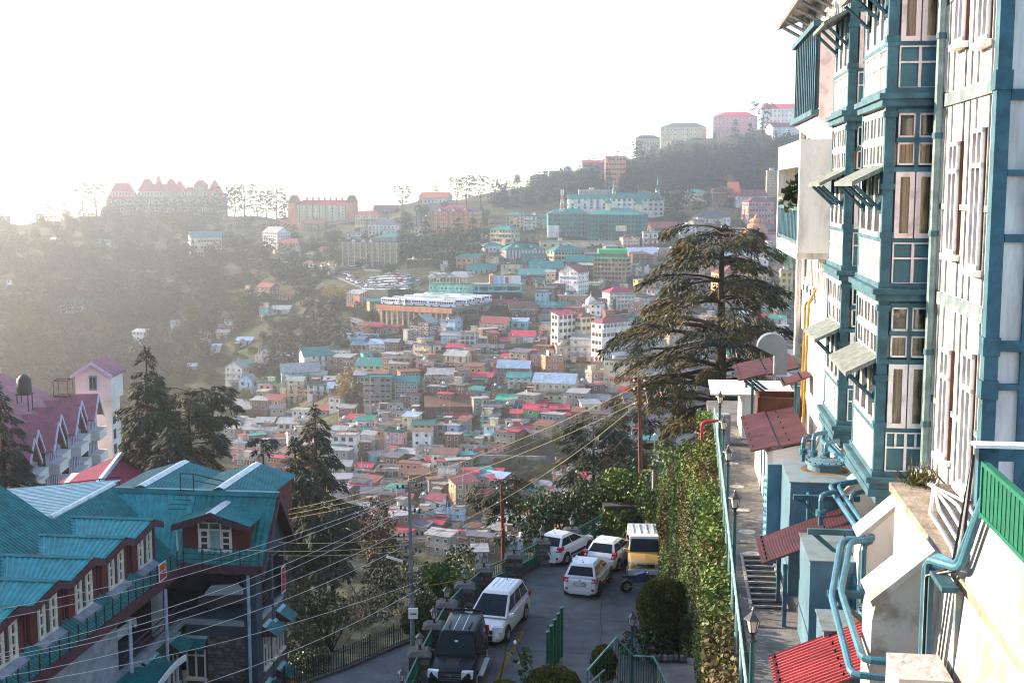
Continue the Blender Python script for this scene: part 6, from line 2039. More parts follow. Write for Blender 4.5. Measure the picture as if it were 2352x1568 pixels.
# rear gables with pale ridge strips
for ac, hw in ((1.3, 2.6), (-3.6, 2.6)):
    for s in (-1, 1):
        c = [LP(ac, 3.0, -17.75), LP(ac, 10, -17.75), LP(ac + s * hw, 10, -18.5), LP(ac + s * hw, 3.0, -18.5)]
        if s > 0: c = [c[1], c[0], c[3], c[2]]
        rsheet(*c, m=GRN, pitch=.2)
    q = MB().add([LP(ac - .33, 3.0, -17.78), LP(ac, 3.0, -17.66), LP(ac + .33, 3.0, -17.78), LP(ac - .33, 10.05, -17.78), LP(ac, 10.05, -17.66), LP(ac + .33, 10.05, -17.78)], [(0, 1, 4, 3), (1, 2, 5, 4)])
    q.build('ridge_cap', CAP, LH)
    q = MB().add([LP(ac - hw + .2, 9.6, -20), LP(ac + hw - .2, 9.6, -20), LP(ac + hw - .2, 9.6, -18.5), LP(ac, 9.6, -17.85), LP(ac - hw + .2, 9.6, -18.5)], [(0, 1, 2, 3, 4)]); q.build('gable_wall', REDB, LH)
    q = MB(); lbox(q, ac + hw - .35, ac + hw - .2, 3.5, 9.7, -20.5, -18.6); q.build('side_wall', REDB, LH)
# window of three lights with glazing bars: frame axes ox (right), nr (towards viewer)
def tri_window(o, ox, nr, w_, h, parent, fan=False):
    f = MB()
    def fb(bb, x0, x1, z0, z1, d0, d1, m=0): return bb.obox(o, ox, nr, Z_, (x0, d0, z0), (x1, d1, z1), m)
    for x0, x1 in ((-w_ / 2, -w_ / 2 + .07), (w_ / 2 - .07, w_ / 2), (-w_ * .19, -w_ * .19 + .07), (w_ * .19 - .07, w_ * .19)): fb(f, x0, x1, 0, h, 0, .09)
    fb(f, -w_ / 2, w_ / 2, 0, .08, 0, .10); fb(f, -w_ / 2, w_ / 2, h - .07, h, 0, .10)
    if fan:
        fb(f, -w_ / 2, w_ / 2, h * .73, h * .77, 0, .095)
    wn = f.build('window', WHF, parent)
    top = h * .73 if fan else h - .07
    for s in (-1, 1):
        x0, x1 = sorted((s * (w_ / 2 - .07), s * w_ * .19))
        q = MB()
        for a in (x0, x1 - .09): fb(q, a, a + .09, .08, top, -.01, .07)
        for k in range(4):
            zz = .08 + (top - .16) * k / 3
            fb(q, x0 + .09, x1 - .09, zz, zz + .08, -.01, .065)
        q.build('casement', WHF, parent)
    for k, (x0, x1) in enumerate(((-w_ / 2 + .07, -w_ * .19), (w_ * .19, w_ / 2 - .07))):
        q = MB(); fb(q, x0, x1, .08, h - .07, -.02, .0); q.build('pane', PANEG, parent)
    q = MB(); fb(q, -w_ * .19 + .07, w_ * .19 - .07, .08, top, -.02, .0); q.build('pane', mat('frosted_pane', (0.30, 0.38, 0.38), rough=.25, var=.25, scale=2) if fan else PANEG, parent)
    if fan:
        q = MB(); fb(q, -w_ * .19 + .07, w_ * .19 - .07, h * .77, h - .07, -.02, .0); q.build('pane', PANEG, parent)
# wing dormer (faces the viewer)
ax_, hw_, bw_ = 1.95, 2.2, .55
for s in (-1, 1):
    c = [LP(ax_, bw_ - .75, -18.42), LP(ax_, 2.75, -18.42), LP(ax_ + s * (hw_ + .1), 2.3, -19.12), LP(ax_ + s * (hw_ + .1), bw_ - .75, -19.12)]
    if s > 0: c = [c[1], c[0], c[3], c[2]]
    rsheet(*c, pitch=.17, amp=.03)
    q = MB().hexa([LP(ax_, bw_ - .82, -18.78), LP(ax_ + s * 2.35, bw_ - .82, -19.5), LP(ax_ + s * 2.35, bw_ - .72, -19.5), LP(ax_, bw_ - .72, -18.78), LP(ax_, bw_ - .82, -18.47), LP(ax_ + s * 2.35, bw_ - .82, -19.17), LP(ax_ + s * 2.35, bw_ - .72, -19.17), LP(ax_, bw_ - .72, -18.47)])
    q.build('barge_board', MARW, LH)
q = MB().add([LP(ax_ - .3, bw_ - .8, -18.43), LP(ax_, bw_ - .8, -18.32), LP(ax_ + .3, bw_ - .8, -18.43), LP(ax_ - .3, 2.8, -18.43), LP(ax_, 2.8, -18.32), LP(ax_ + .3, 2.8, -18.43)], [(0, 1, 4, 3), (1, 2, 5, 4)]); q.build('ridge_cap', CAP, LH)
q = MB().add([LP(ax_ - 2.0, bw_, -20.95), LP(ax_ + 2.0, bw_, -20.95), LP(ax_ + 2.0, bw_, -19.15), LP(ax_, bw_, -18.5), LP(ax_ - 2.0, bw_, -19.15), LP(ax_ - 2.0, 3, -20.95), LP(ax_ + 2.0, 3, -20.95), LP(ax_ + 2.0, 3, -19.15), LP(ax_ - 2.0, 3, -19.15)],
             [(0, 1, 2, 3, 4), (1, 6, 7, 2), (0, 4, 8, 5)]); q.build('dormer_wall', REDB, LH)
tri_window(LP(ax_ - .02, bw_ - .01, -20.85), E1, -E2, 2.0, 1.75, LH, True)
q = MB(); lbox(q, ax_ - 1.2, ax_ + 2.1, bw_ - .15, bw_ + .02, -20.98, -20.9); q.build('sill', WHF, LH)
pipe([LP(-.28, .1, -19.2), LP(-.28, .3, -19.6), LP(-.28, .35, -20.8)], .06, 'drainpipe', WHF, LH)
# row of dormers on the long slope
for k in range(7):
    bc = -2.85 - 3.65 * k
    aw = -.9
    for s in (-1, 1):
        c = [LP(-5.1, bc, -18.12), LP(-.25, bc, -18.12), LP(-.55, bc + s * 1.85, -18.75), LP(-4.1, bc + s * 1.85, -18.75)]
        if s > 0: c = [c[1], c[0], c[3], c[2]]
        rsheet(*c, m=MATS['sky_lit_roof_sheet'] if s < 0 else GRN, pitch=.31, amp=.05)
        q = MB().hexa([LP(-.3, bc, -18.5), LP(-.2, bc, -18.5), LP(-.5, bc + s * 1.9, -19.1), LP(-.6, bc + s * 1.9, -19.1), LP(-.3, bc, -18.14), LP(-.2, bc, -18.14), LP(-.5, bc + s * 1.9, -18.78), LP(-.6, bc + s * 1.9, -18.78)])
        q.build('barge_board', MARW, LH)
    q = MB().add([LP(-5.1, bc - .22, -18.11), LP(-5.1, bc, -18.03), LP(-5.1, bc + .22, -18.11), LP(-.22, bc - .22, -18.11), LP(-.22, bc, -18.03), LP(-.22, bc + .22, -18.11)], [(0, 3, 4, 1), (1, 4, 5, 2)]); q.build('ridge_cap', GRN, LH)
    q = MB(); p = [LP(aw, bc - 1.5, eave(aw) - .1), LP(aw, bc + 1.5, eave(aw) - .1), LP(aw, bc + 1.5, -18.75), LP(aw, bc, -18.25), LP(aw, bc - 1.5, -18.75)]
    p2 = [LP(-4.2, bc - 1.5, -18.75), LP(-4.2, bc + 1.5, -18.75)]
    q.add(p + p2, [(0, 1, 2, 3, 4), (0, 4, 5), (1, 6, 2)]); q.build('dormer_wall', REDB, LH)
    tri_window(LP(aw + .01, bc, -20.72), E2, E1, 1.75, 1.75, LH)
    q = MB().hexa([LP(aw, bc - 1.15, -20.95), LP(-.45, bc - 1.15, -21.1), LP(-.45, bc + 1.15, -21.1), LP(aw, bc + 1.15, -20.95), LP(aw, bc - 1.15, -20.74), LP(-.45, bc - 1.15, -20.95), LP(-.45, bc + 1.15, -20.95), LP(aw, bc + 1.15, -20.74)]); q.build('sill', PALEG, LH)
    q = MB(); lbox(q, -1.1, -.98, bc - 1.85, bc - 1.72, -21.0, -18.9); q.build('dormer_post', MARW, LH)
    q = MB(); lbox(q, -3.9, -.5, bc + 1.8, bc + 1.95, -18.86, -18.78); q.build('gutter', WHF, LH)
# eaves: gutter fascia and the iron railing along both sides
q = MB(); lbox(q, .25, .42, -28, .0, -21.85, -21.35); lbox(q, .0, 5.0, -.42, -.25, -21.85, -21.35); q.build('fascia', MARW, LH)
IRON = mat('dark_iron', (0.03, 0.025, 0.028), rough=.6, var=.2)
q = MB()
for z in (-20.42, -20.75, -21.08): q.tube([LP(.32, -28, z), LP(.32, -.3, z)], .018, 4); q.tube([LP(.32, -.3, z), LP(4.75, -.3, z)], .018, 4)
q.build('guard_rail', IRON, LH)
bm_ = MB(); bm_.box((-.028, -.028, 0), (.028, .028, 1.05)); bm_ = bm_.mesh('rail_post', IRON)
for k in range(31): put('rail_post', bm_, LH, LP(.32, -.3 - k * .92, -21.45) - Vector(ORG[LH]))
for k in range(1, 5): put('rail_post', bm_, LH, LP(.32 + k * 1.12, -.3, -21.45) - Vector(ORG[LH]))
# steel ladder and brown rail on the roof
q = MB()
for a in (-.9, -.1): q.tube([LP(a, 2.6, -17.8), LP(a, 2.6, -16.8)], .03, 4)
q.tube([LP(-.9, 2.6, -16.8), LP(-.1, 2.6, -16.8)], .03, 4); q.tube([LP(-.1, 2.6, -16.8), LP(1.2, 4.2, -17.6)], .03, 4); q.tube([LP(-.1, 2.6, -17.2), LP(1.2, 4.2, -17.9)], .025, 4)
for k in range(5): q.tube([LP(-1.3 + .05 * k, 1.6 + k * .25, -18.7 + k * .22), LP(-.2 + .05 * k, 1.6 + k * .25, -18.7 + k * .22)], .025, 4)
q.build('roof_ladder', IRON, LH)
rl_ = thing('roof_railing', 'long brown iron railing on the pale roof before the maroon gables', 'railing', tuple(at(150, 1150, 80)))
q = MB(); pr0, pr1 = at(-40, 1168, 80), at(275, 1131, 80)
for h in (.35, .7, 1.05): q.tube([pr0 + Z_ * h, pr1 + Z_ * h], .03, 4)
q.build('rail', mat('brown_iron', (0.10, .035, .03), var=.3), rl_)
for k in range(8):
    p = pr0 + (pr1 - pr0) * (k / 7); MB().tube([p - Z_ * .6, p + Z_ * 1.08], .035, 5).build('post', MATS['brown_iron'], rl_)
# lower storeys: dark open garage, parapet, stone walling
q = MB(); lbox(q, -9, -6, -28, 6, -30, -21.6); lbox(q, -6, 4.2, 5.2, 5.8, -30, -21.5); lbox(q, -6, -.2, -28, 5, -24.9, -24.7); lbox(q, -.2, 4.2, .2, 5.2, -24.9, -24.7); lbox(q, -6, .1, -28, 5, -21.9, -21.75); lbox(q, .1, 4.4, 0, 5.5, -21.9, -21.75)
q.build('garage_shell', SLATEW, LH)
q = MB(); lbox(q, 3.75, 4.5, -.1, .7, -33, -21.7); q.build('corner_column', SLATEW, LH)
q = MB(); lbox(q, .15, 3.75, -.05, .15, -25.05, -24.75); q.build('parapet', PALEG, LH)
q = MB(); lbox(q, .15, 3.75, 0, .2, -25.7, -25.05); q.build('beam', SLATEW, LH)
STONE = [mat('stone_block_' + n_, c, rough=.95, var=.4, scale=5, bump=.4) for n_, c in (('grey', (0.10, 0.105, 0.11)), ('brown', (0.105, 0.085, 0.07)), ('pale', (0.15, 0.15, 0.145)))]
MORT = mat('dark_mortar', (0.045, 0.045, 0.045), var=.2)
q = MB(); lbox(q, .15, 4.35, .12, .3, -33, -25.7); q.build('stone_wall', MORT, LH)
rr_ = random.Random(8)
blk = {}
def stone_rows(a0, a1, z0, z1, face, skip=None, hrow=.2):
    z = z0; row = 0
    while z < z1 - .05:
        a = a0 - (.0 if row % 2 else .18)
        while a < a1:
            wd = rr_.choice([.36, .42, .5])
            x0, x1 = max(a, a0) + .012, min(a + wd, a1) - .012
            if x1 - x0 > .08 and not (skip and skip(x0, x1, z)):
                key = (round(x1 - x0, 2), rr_.randint(0, 2), face)
                if key not in blk:
                    L_ = key[0]
                    m_ = MB()
                    if face == 'f': m_.obox(Vector((0, 0, 0)), E1, E2, Z_, (0, -.05, 0), (L_, .05, hrow - .024))
                    else: m_.obox(Vector((0, 0, 0)), E1, E2, Z_, (-.05, 0, 0), (.05, L_, hrow - .024))
                    blk[key] = m_.mesh('stone_block', STONE[key[1]])
                p = LP(x0, .1 + rr_.uniform(-.012, .012), z) if face == 'f' else LP(4.38 + rr_.uniform(-.012, .012), x0, z)
                put('stone_block', blk[key], LH, p - Vector(ORG[LH]))
            a += wd
        z += hrow; row += 1
stone_rows(1.45, 3.72, -28.4, -25.7, 'f')
q = MB(); lbox(q, 4.1, 4.36, .7, 5.5, -33, -25.0); q.build('stone_wall', MORT, LH)
stone_rows(.75, 5.4, -29.4, -25.2, 's', lambda x0, x1, z: (x0 < 2.25 and x1 > 1.05 and -28.1 < z < -26.0) or (x0 < 4.95 and x1 > 3.7 and -28.1 < z < -26.0), .24)
q = MB(); lbox(q, 4.1, 4.42, .7, 5.5, -25.05, -24.75); q.build('parapet', PALEG, LH)
for b0 in (.75, 2.9, 5.2):
    q = MB(); lbox(q, 4.0, 4.46, b0, b0 + .3, -33, -21.6); q.build('pilaster', SLATEW, LH)
q = MB()
for z in (-24.4, -24.1, -23.8, -23.5): q.tube([LP(4.3, 1.05, z), LP(4.3, 2.9, z)], .03, 4); q.tube([LP(4.3, 3.2, z), LP(4.3, 5.2, z)], .03, 4)
q.build('garage_rail', MARW, LH)
pipe([LP(4.1, -.25, -21.9), LP(4.1, -.25, -33)], .1, 'drainpipe', mat('pale_blue_pipe', (0.36, .45, .52), var=.2), LH)
pipe([LP(.45, -3.3, -21.9), LP(.45, -3.3, -30)], .1, 'drainpipe', MATS['pale_blue_pipe'], LH)
pipe([LP(.45, -7.9, -22), LP(.45, -7.9, -30)], .1, 'drainpipe', MATS['pale_blue_pipe'], LH)
def low_window(o, ox, nr, w_, h):
    f = MB()
    def fb(bb, x0, x1, z0, z1, d0, d1): return bb.obox(o, ox, nr, Z_, (x0, d0, z0), (x1, d1, z1))
    for x0, x1 in ((-w_ / 2, -w_ / 2 + .08), (w_ / 2 - .08, w_ / 2), (-.05, .05)): fb(f, x0, x1, 0, h, 0, .1)
    for z in (0, h * .64, h - .08): fb(f, -w_ / 2, w_ / 2, z, z + .08, 0, .11)
    fb(f, -w_ / 2 - .1, w_ / 2 + .1, -.12, 0, 0, .2)
    wn = f.build('window', WHF, LH)
    q = MB(); fb(q, -w_ / 2 + .08, w_ / 2 - .08, .08, h - .08, -.02, .01); q.build('pane', PANEG, wn)
def awning(o, ox, nr, w_, drop=.55, out=.85):
    c = [o - ox * w_ / 2, o + ox * w_ / 2, o + ox * w_ / 2 + nr * out - Z_ * drop, o - ox * w_ / 2 + nr * out - Z_ * drop]
    aw = corr('awning', None, c[0], c[1], c[2], c[3], .13, .03, GRN, LH)
    q = MB()
    q.face([c[0], c[3], o - ox * w_ / 2 - Z_ * drop]); q.face([c[1], o + ox * w_ / 2 - Z_ * drop, c[2]]); q.face([c[3] - Z_ * .02, c[2] - Z_ * .02, o + ox * w_ / 2 - Z_ * (drop + .05), o - ox * w_ / 2 - Z_ * (drop + .05)])
    q.build('awning_cheek', MARW, aw)
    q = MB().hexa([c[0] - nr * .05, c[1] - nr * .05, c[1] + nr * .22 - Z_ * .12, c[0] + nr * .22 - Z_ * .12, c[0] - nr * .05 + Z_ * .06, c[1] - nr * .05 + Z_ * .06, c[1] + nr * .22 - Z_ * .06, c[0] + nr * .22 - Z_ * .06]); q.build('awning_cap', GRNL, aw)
low_window(LP(.75, .08, -28.3), E1, -E2, 1.15, 2.1)
awning(LP(.75, .1, -25.75), E1, -E2, 1.5)
for b0 in (1.65, 4.3):
    low_window(LP(4.4, b0, -28.0), E2, E1, 1.15, 2.0); awning(LP(4.42, b0, -25.35), E2, E1, 1.35, .6, .95)
    awning(LP(4.42, b0 - .2, -28.9), E2, E1, 1.35, .6, .95)
awning(LP(4.42, 2.95, -25.7), E2, E1, .9, .5, .8); awning(LP(4.42, 2.75, -29.3), E2, E1, .9, .5, .8)
low_window(LP(4.4, 3.05, -28.0), E2, E1, .6, 2.0)
# long front below the balcony
q = MB(); lbox(q, -.3, -.1, -28, -.0, -33, -25.0); q.build('stone_wall', STONE[0], LH)
q = MB(); lbox(q, -.2, .15, -28, .0, -25.1, -24.75); q.build('parapet', PALEG, LH)
q = MB()
for z in (-24.5, -24.15, -23.8): q.tube([LP(.0, -7.8, z), LP(.0, -.3, z)], .05, 4)
q.build('garage_rail', MARW, LH)
q = MB(); lbox(q, -.6, -.1, -28, -8.2, -24.9, -21.8); lbox(q, -.5, -.05, -3.1, -2.5, -25, -21.8); q.build('garage_wall', PALEG, LH)
for b0 in (-1.4, -4.6, -6.6): awning(LP(-.08, b0, -25.3), E2, E1, 1.7, .7, 1.0); low_window(LP(-.09, b0, -28.2), E2, E1, 1.3, 2.0)
# curved porch roof
V_, F_ = [], []
nU, nW = 16, 6
for i in range(nU + 1):
    u = i / nU
    for j in range(nW + 1):
        v = j / nW
        z = -25.2 + .75 * v ** 2 + (.35 * abs(math.sin(u * math.pi * 1.0 - .9)) ** 1.5)
        V_.append(LP(.2 + 2.7 * v, -13.2 + 6.4 * u, z)); 
for i in range(nU):
    for j in range(nW):
        k = i * (nW + 1) + j; F_.append((k, k + nW + 1, k + nW + 2, k + 1))
q = MB().add(V_, F_).add([p - Z_ * .08 for p in V_], [f[::-1] for f in F_]); q.build('porch_roof', GRN, LH)
q = MB()
for i in range(nU):
    a, c = V_[i * (nW + 1) + nW], V_[(i + 1) * (nW + 1) + nW]
    q.hexa([a - Z_ * .28, c - Z_ * .28, c - Z_ * .28 + E1 * .07, a - Z_ * .28 + E1 * .07, a + Z_ * .05, c + Z_ * .05, c + Z_ * .05 + E1 * .07, a + Z_ * .05 + E1 * .07])
q.build('porch_edge', WHITEP, LH)
for b0 in (-12.5, -7.2): MB().tube([LP(2.6, b0, -30), LP(2.6, b0, -24.7)], .09, 8).build('porch_post', MATS['pale_blue_pipe'], LH)
# things on and in the hotel
bn = MB(); lbox(bn, .36, .38, -3.9, -2.9, -21.35, -20.35); lbox(bn, .385, .39, -3.82, -2.98, -20.8, -20.42, 1); lbox(bn, .385, .39, -3.82, -2.98, -21.27, -20.86, 2)
tag(bn.build('banner', [WHITEP, mat('banner_orange', (0.6, 0.14, 0.02), var=.35, scale=3), mat('banner_red', (0.5, 0.03, 0.06), var=.35, scale=3)]), 'white edged orange and red banner tied to the balcony rail', 'banner')
bn = MB(); lbox(bn, 4.52, 4.54, 4.5, 5.3, -24.6, -22.9); lbox(bn, 4.545, 4.55, 4.55, 5.25, -24.5, -23.0, 1)
tag(bn.build('banner', [WHITEP, MATS['banner_red']]), 'red banner hanging by the garage on the right end wall', 'banner')
for (b0, a0) in ((-4.6, -2.6),):
    gc = put('garage_car', CARW[0][0], None, LP(a0, b0, -24.7), (0, 0, R(80)), (1.1, 1.1, 1.1)); tag(gc, 'white car parked inside the open hotel garage', 'car')
gc = put('garage_car', CARW[2][0], None, LP(2.2, 2.6, -24.7), (0, 0, R(10)), (1.05, 1.05, 1.05)); tag(gc, 'dark car in the shadowed garage under the wing', 'car')

# ------------------------------------------------------------------ maroon gabled hotel and tower beyond
CRW = mat('cream_render_far', (0.60, 0.55, 0.53), rough=.9, var=.15, scale=.4)
LAV = mat('lavender_trim', (0.50, 0.47, 0.58), rough=.7, var=.2)
MR2 = mat('dusty_maroon_roof', (0.33, 0.10, 0.13), rough=.6, var=.35, scale=.6, detail=8)
GH = thing('gabled_hotel', 'pale hotel with a row of maroon gables and cream balconies', 'building', (-58, 158, -44))
f0, fd = Vector((-57.3, 150, 0)), Vector((-2.0, 22, 0)).normalized(); fn = Vector((fd.y, -fd.x, 0))
def GP(s, o, z): return f0 + fd * s + fn * o + Z_ * z
def gbox(m, s0, s1, o0, o1, z0, z1, k=0): return m.obox(f0, fd, fn, Z_, (s0, o0, z0), (s1, o1, z1), k)
q = MB(); gbox(q, -22, 24, -16, -1.2, -50, -31); q.build('wall', CRW, GH)
q = MB().hexa([GP(-23, -17, -31), GP(25, -17, -31), GP(25, -.6, -31.3), GP(-23, -.6, -31.3), GP(-15, -10, -24.6), GP(17, -10, -24.6), GP(17, -9.8, -24.6), GP(-15, -9.8, -24.6)]); q.build('roof', MR2, GH)
q = MB().tube([GP(-15, -9.9, -24.5), GP(17, -9.9, -24.5)], .35, 6); q.build('ridge_cap', mat('pink_ridge', (0.55, .3, .28), var=.2), GH)
q = MB().tube([GP(-15, -9.9, -24.5), GP(-23, -.8, -31.2)], .35, 6); q.build('hip_cap', MATS['pink_ridge'], GH)
for k in range(-2, 5):
    s = 1.5 + k * 5.2; out = .6 if k % 2 else 1.6
    q = MB(); gbox(q, s - 2.2, s + 2.2, -2, out - 1.0, -50, -31.5); q.add([GP(s - 2.2, out - 1.0, -31.5), GP(s + 2.2, out - 1.0, -31.5), GP(s, out - 1.0, -28.9)], [(0, 1, 2)]); q.build('gable_bay', CRW, GH)
    for d in (-1, 1):
        q = MB().hexa([GP(s, -9, -28.75), GP(s, out, -28.75), GP(s + d * 2.7, out, -31.9), GP(s + d * 2.7, -3, -31.9), GP(s, -9, -28.5), GP(s, out, -28.5), GP(s + d * 2.7, out, -31.65), GP(s + d * 2.7, -3, -31.65)]); q.build('gable_roof', MR2, GH)
        q = MB().hexa([GP(s, out, -28.95), GP(s, out + .15, -28.95), GP(s + d * 2.75, out + .15, -32.2), GP(s + d * 2.75, out, -32.2), GP(s, out, -28.5), GP(s, out + .15, -28.5), GP(s + d * 2.75, out + .15, -31.7), GP(s + d * 2.75, out, -31.7)]); q.build('barge_board', LAV, GH)
    for st in range(4):
        z = -34.6 - 3.3 * st
        q = MB(); gbox(q, s - 2.1, s + 2.1, out - 1.0, out + .5, z - .1, z + 1.15); q.build('balcony', CRW, GH)
        q = MB(); gbox(q, s - 2.0, s + 2.0, out - 1.02, out - .9, z + 1.2, z + 2.9); wn = q.build('window', PANEG, GH)
        q = MB()
        for x in np.linspace(-2, 2, 6): gbox(q, s + x - .09, s + x + .09, out - 1.0, out - .82, z + 1.15, z + 2.95)
        gbox(q, s - 2.1, s + 2.1, out - 1.0, out - .82, z + 2.9, z + 3.1); q.build('frame', LAV, wn)
        q = MB(); gbox(q, s - 2.25, s - 2.2, out - 2.2, out - 1.1, z + .5, z + 2.7); q.build('window', PANEG, GH)
TW = thing('painted_tower', 'white painted square tower with a maroon gable cap', 'tower', tuple(at(230, 1090, 178)))
t0, t1 = at(203, 1000, 178), at(258, 1000, 178); y0 = 178
q = MB().box((t0.x, y0, -52), (t1.x, y0 + 4, -29.7)); q.build('shaft', CRW, TW)
c0, c1 = at(178, 900, 178), at(260, 900, 178)
q = MB().box((c0.x, y0 - .8, -30.3), (c1.x, y0 + 4.6, -26.6)).add([(c0.x, y0 - .8, -26.6), (c1.x, y0 - .8, -26.6), ((c0.x + c1.x) / 2, y0 - .8, -24.9)], [(0, 1, 2)]); q.build('cabin', CRW, TW)
mx = (c0.x + c1.x) / 2
for d, xx in ((-1, c0.x - .5), (1, c1.x + .4)):
    q = MB().hexa([(mx, y0 - 1.3, -24.85), (xx, y0 - 1.3, -26.9), (xx, y0 + 5, -26.9), (mx, y0 + 5, -24.85), (mx, y0 - 1.3, -24.6), (xx, y0 - 1.3, -26.6), (xx, y0 + 5, -26.6), (mx, y0 + 5, -24.6)]); q.build('cap_roof', MR2, TW)
    q = MB().hexa([(mx, y0 - 1.42, -25.1), (xx, y0 - 1.42, -27.1), (xx, y0 - 1.3, -27.1), (mx, y0 - 1.3, -25.1), (mx, y0 - 1.42, -24.6), (xx, y0 - 1.42, -26.6), (xx, y0 - 1.3, -26.6), (mx, y0 - 1.3, -24.6)]); q.build('barge_board', LAV, TW)
put('window', WIN['t'][0], TW, Vector((mx, y0 - .85, -28.7)) - Vector(ORG[TW]), None, (1.0, 1, 1.9))
for k in range(5): q = MB().box((t1.x, y0 + .6, -34 - k * 2.2), (t1.x + .08, y0 + 1.6, -32.6 - k * 2.2)); q.build('window', PANEG, TW)
tk = put('water_tank', TANKB, None, at(56, 902, 160), None, (1.6, 1.6, 1.9)); tag(tk, 'tall black water tank on an iron stand above maroon gables', 'water tank')
q = MB(); p = at(56, 903, 160)
for dx, dy in ((-.7, -.7), (.7, -.7), (.7, .7), (-.7, .7)): q.tube([p + Vector((dx, dy, -4)), p + Vector((dx, dy, 0))], .08, 4)
q.box((p.x - .9, p.y - .9, p.z - .15), (p.x + .9, p.y + .9, p.z)); tag(q.build('tank_stand', IRON), 'iron stand carrying the black tank above the maroon roof', 'stand')
q = MB(); p = at(145, 908, 172)
for dx in (-1, 1):
    for dy in (-1, 1): q.tube([p + Vector((dx, dy, -2)), p + Vector((dx, dy, 2.2))], .08, 4)
for z in (0, 2.2):
    for a, c in (((-1, -1), (1, -1)), ((1, -1), (1, 1)), ((1, 1), (-1, 1)), ((-1, 1), (-1, -1))): q.tube([p + Vector((*a, z)), p + Vector((*c, z))], .07, 4)
tag(q.build('roof_frame', MATS['brown_iron']), 'rusty open steel frame on the maroon roof beside the tower', 'frame')
# crimson roofed house in front of the conifers
CH = thing('crimson_roofed_house', 'house with bright crimson metal roof and a white ridge strip', 'house', tuple(at(240, 1100, 118)))
r0, r1 = at(217, 1123, 112), at(279, 1044, 129)
d = (r1 - r0); d.z = 0; d.normalize(); sd = Vector((d.y, -d.x, 0))
CRM = mat('crimson_sheet', (0.30, 0.02, 0.06), rough=.45, var=.25, scale=1)
for k, s in enumerate((-1, 1)):
    c = [r0, r1, r1 + sd * s * 6 - Z_ * 2.4, r0 + sd * s * 6 - Z_ * 2.4]
    if s > 0: c = [c[1], c[0], c[3], c[2]]
    corr('roof_sheet', None, *c, .3, .05, CRM, CH)
MB().tube([r0 + Z_ * .1, r1 + Z_ * .1], .32, 6).build('ridge_cap', CAP, CH)
q = MB(); q.obox(r0, d, sd, Z_, (.6, -5, -9), ((r1 - r0).length - .5, 5, -2.1)); q.add([r0 + d * .6 - sd * 5 - Z_ * 2.1, r0 + d * .6 + sd * 5 - Z_ * 2.1, r0 + d * .6 - Z_ * .2], [(0, 1, 2)]); q.build('wall', CRW, CH)
# ------------------------------------------------------------------ car park, wall and railing
GZ = -19.4
ASPH = mat('old_asphalt', (0.125, 0.132, 0.135), rough=.9, rgb2=(0.065, 0.069, 0.072), scale=1.1, bump=.35, detail=11, lo=.3, hi=.7)
PIL = []
for px, py in ((880, 1640), (924, 1555), (964, 1472), (997, 1412), (1026, 1364), (1067, 1322), (1111, 1286), (1181, 1256), (1245, 1224), (1314, 1199)):
    PIL.append(onz(px, py, -17.75))
hx = lambda Y: 3.45 + .1405 * (Y - 18.2)                     # line of the ivy wall
b = MB()
poly = [Vector((p.x, p.y, GZ)) for p in PIL] + [Vector((5.2, 69.3, GZ)), Vector((8.4, 69.3, GZ)), Vector((hx(25) + 4, 25, GZ)), Vector((-6.5, 25, GZ))]
b.face(poly); b.face([p - Z_ * 1.2 for p in poly][::-1])
for i in range(len(poly)):
    a, c = poly[i], poly[(i + 1) % len(poly)]
    b.face([a, a - Z_ * 1.2, c - Z_ * 1.2, c])
tag(b.build('car_park', ASPH), 'grey asphalt hotel car park below the ivy wall', None, None, 'structure')
JNT = mat('dark_joint', (0.03, 0.03, 0.032), var=.3)
for (ax0, ay0, ax1, ay1) in ((-2.5, 60.5, 8, 58.3), (-2.6, 55.6, 7.6, 54.2), (-3.2, 51.2, 7.2, 50.2), (-3.5, 46.6, 6.6, 45.6), (1.0, 68, -.6, 46), (4.2, 57, 3.1, 40), (-.6, 62.5, -1.2, 55)):
    pts = []
    n = 14
    for i in range(n + 1):
        f = i / n
        pts.append(Vector((ax0 + (ax1 - ax0) * f + rnd.uniform(-.05, .05), ay0 + (ay1 - ay0) * f + rnd.uniform(-.06, .06), GZ + .004)))
    q = MB()
    d = (pts[-1] - pts[0]).normalized(); s = Vector((-d.y, d.x, 0)) * .022
    for i in range(n): q.face([pts[i] - s, pts[i + 1] - s, pts[i + 1] + s, pts[i] + s])
    tag(q.build('slab_joint', JNT), 'thin dark slab joint across the car park', None, None, 'structure')
q = MB(); a, c = Vector((-1.1, 45.2, GZ + .004)), Vector((.55, 53.6, GZ + .004)); s = Vector((.08, -.02, 0)); q.face([a - s, a + s, c + s, c - s]); tag(q.build('yellow_line', mat('worn_yellow', (0.26, 0.14, 0.03), var=.5, scale=5)), 'worn yellow painted line beside the parked white people carrier', None, None, 'structure')
WALLST = mat('car_park_stone', (0.085, 0.075, 0.068), rough=.95, rgb2=(0.04, 0.038, 0.036), scale=3, bump=.5, detail=8)
q = MB()
for i in range(len(PIL) - 1):
    a, c = PIL[i], PIL[i + 1]
    d = Vector((c.x - a.x, c.y - a.y, 0)); L_ = d.length; d.normalize(); n_ = Vector((-d.y, d.x, 0))
    q.obox(Vector((a.x, a.y, GZ)), d, n_, Z_, (0, -.12, -3.4), (L_, .2, .28))
tag(q.build('kerb_wall', WALLST), 'low stone wall along the edge of the car park', 'wall')
LAMPB = mat('lamp_black', (0.02, 0.022, 0.024), rough=.4, var=0)
FROST = mat('lamp_glass', (0.50, 0.49, 0.44), rough=.3, var=.1)
